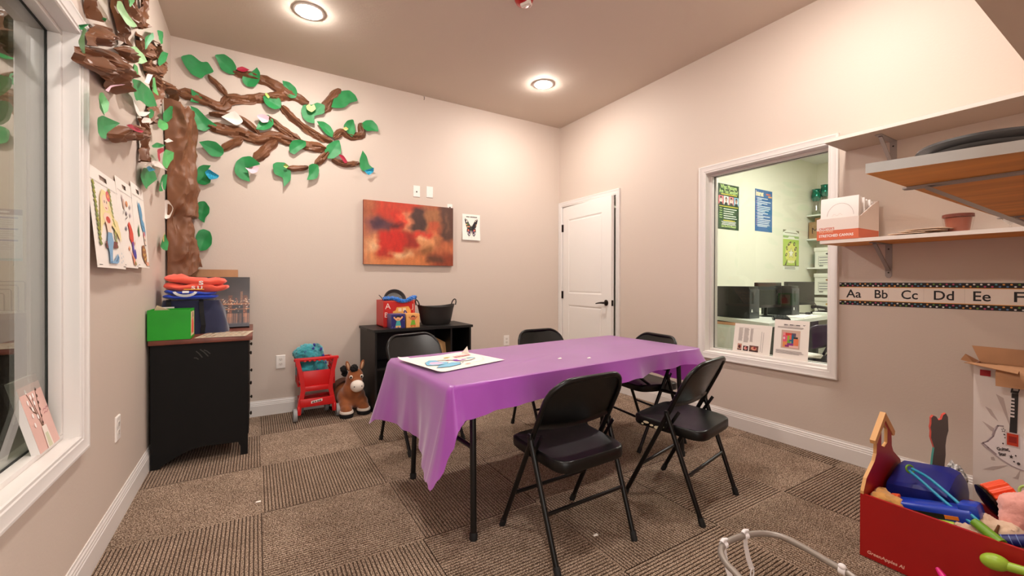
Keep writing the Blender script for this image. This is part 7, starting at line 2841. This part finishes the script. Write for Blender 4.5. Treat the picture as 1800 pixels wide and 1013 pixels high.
sign('white printed sheet with three text columns and small photos, left on the window ledge', -2.183, -2.468, .5895, .222, sg1, -.006)
sign('white printed sheet with a colourful block puzzle picture, right on the window ledge', -2.492, -2.722, .5895, .278, sg2, .0)

# ================================================================ the dim room behind the left window
LX = -W - .07
struct(MB().b2((-7.0, .9, -.02), (LX, 1.05, 3.1)).build('wall_lounge_back', LOUNGE_PAINT, smooth=0))
struct(MB().b2((-7.1, -4.6, -.02), (-7.0, 1.05, 3.1)).build('wall_lounge_left', LOUNGE_PAINT, smooth=0))
struct(MB().b2((-7.0, -4.75, -.02), (LX, -4.6, 3.1)).build('wall_lounge_front', LOUNGE_PAINT, smooth=0))
struct(MB().b2((-7.0, -4.6, H), (LX, .9, 3.1)).build('ceiling_lounge', LOUNGE_PAINT, smooth=0))
struct(MB().b2((-7.0, -4.6, -.1), (LX, .9, -.001)).build('floor_lounge', M('lounge_floor', (70, 56, 46), .8), smooth=0))
struct(MB().b2((LX, .0, -.02), (-W + .0, .9, 3.1)).build('wall_lounge_side', LOUNGE_PAINT, smooth=0))
panel_light('lounge_light_panel', 'ceiling light panel in the dim room behind the left window', (-5.6, -.8, H), (.6, .6), LOUNGE * 6, (1, .93, .78))
t = thing('wall_chart', 'pale printed chart with blue bars on the far wall behind the left window', 'poster', (-4.98, .9, 1.3))
fr = lambda u, v, w=0: Vector((-5.10 + .255 * u, .899 - w, 1.30 + .42 * v))
MB().prism([(0, 0), (1, 0), (1, 1), (0, 1)], fr, (-.0005, 0)).build('sheet', M('chart_paper', (214, 224, 226), .6), t, world=True, smooth=0)
p = Print(fr, .001)
p.rect(0, .89, 1, 1, (62, 80, 110))
p.oval(.6, .945, .12, .02, (214, 224, 226))
for v in (.82, .60, .38):
    p.rect(.05, v, .9, v + .03, (70, 120, 180))
    p.lines(.08, .86, v - .03, 4, .04, .012, (170, 180, 190), seed=int(v * 50))
p.rect(0, 0, 1, .05, (150, 200, 206))
p.build('print', t)
t = thing('side_cabinet', 'dark wooden counter seen through the left window', 'cabinet', (-5.1, .55, 0))
dw = M('lounge_wood', (66, 48, 36), .5)
MB().b2((-6.2, .30, 0), (-4.4, .895, .86)).build('body', dw, t, world=True, smooth=0)
MB().b2((-6.22, .27, .86), (-4.38, .895, .90), None, .004).build('top', M('lounge_top', (96, 74, 56), .35), t, world=True)
t = thing('wire_rack', 'thin wire file rack on the dark counter behind the left window', 'rack', (-4.86, .5, .90))
for k in range(4):
    a = .04 + k * .03
    MB().tube([(-4.86 - a, .5 + k * .02, .905), (-4.86 - a, .5 + k * .02, 1.03 + k * .03), (-4.86 - a + .01, .5 + k * .02, 1.045 + k * .03), (-4.86 + a, .5 + k * .02, 1.045 + k * .03), (-4.86 + a + .008, .5 + k * .02, 1.03 + k * .03), (-4.86 + a + .008, .5 + k * .02, .905)], .004).build('wire', M('wire_steel', (120, 110, 96), .3, .8), t, world=True)
tag(MB().box((-4.80, .40, .908), (.16, .11, .014), None, 0, .3).build('counter_papers', M('paper_white', (240, 232, 224), .65), smooth=0), 'few white papers on the dark counter behind the left window', 'papers')
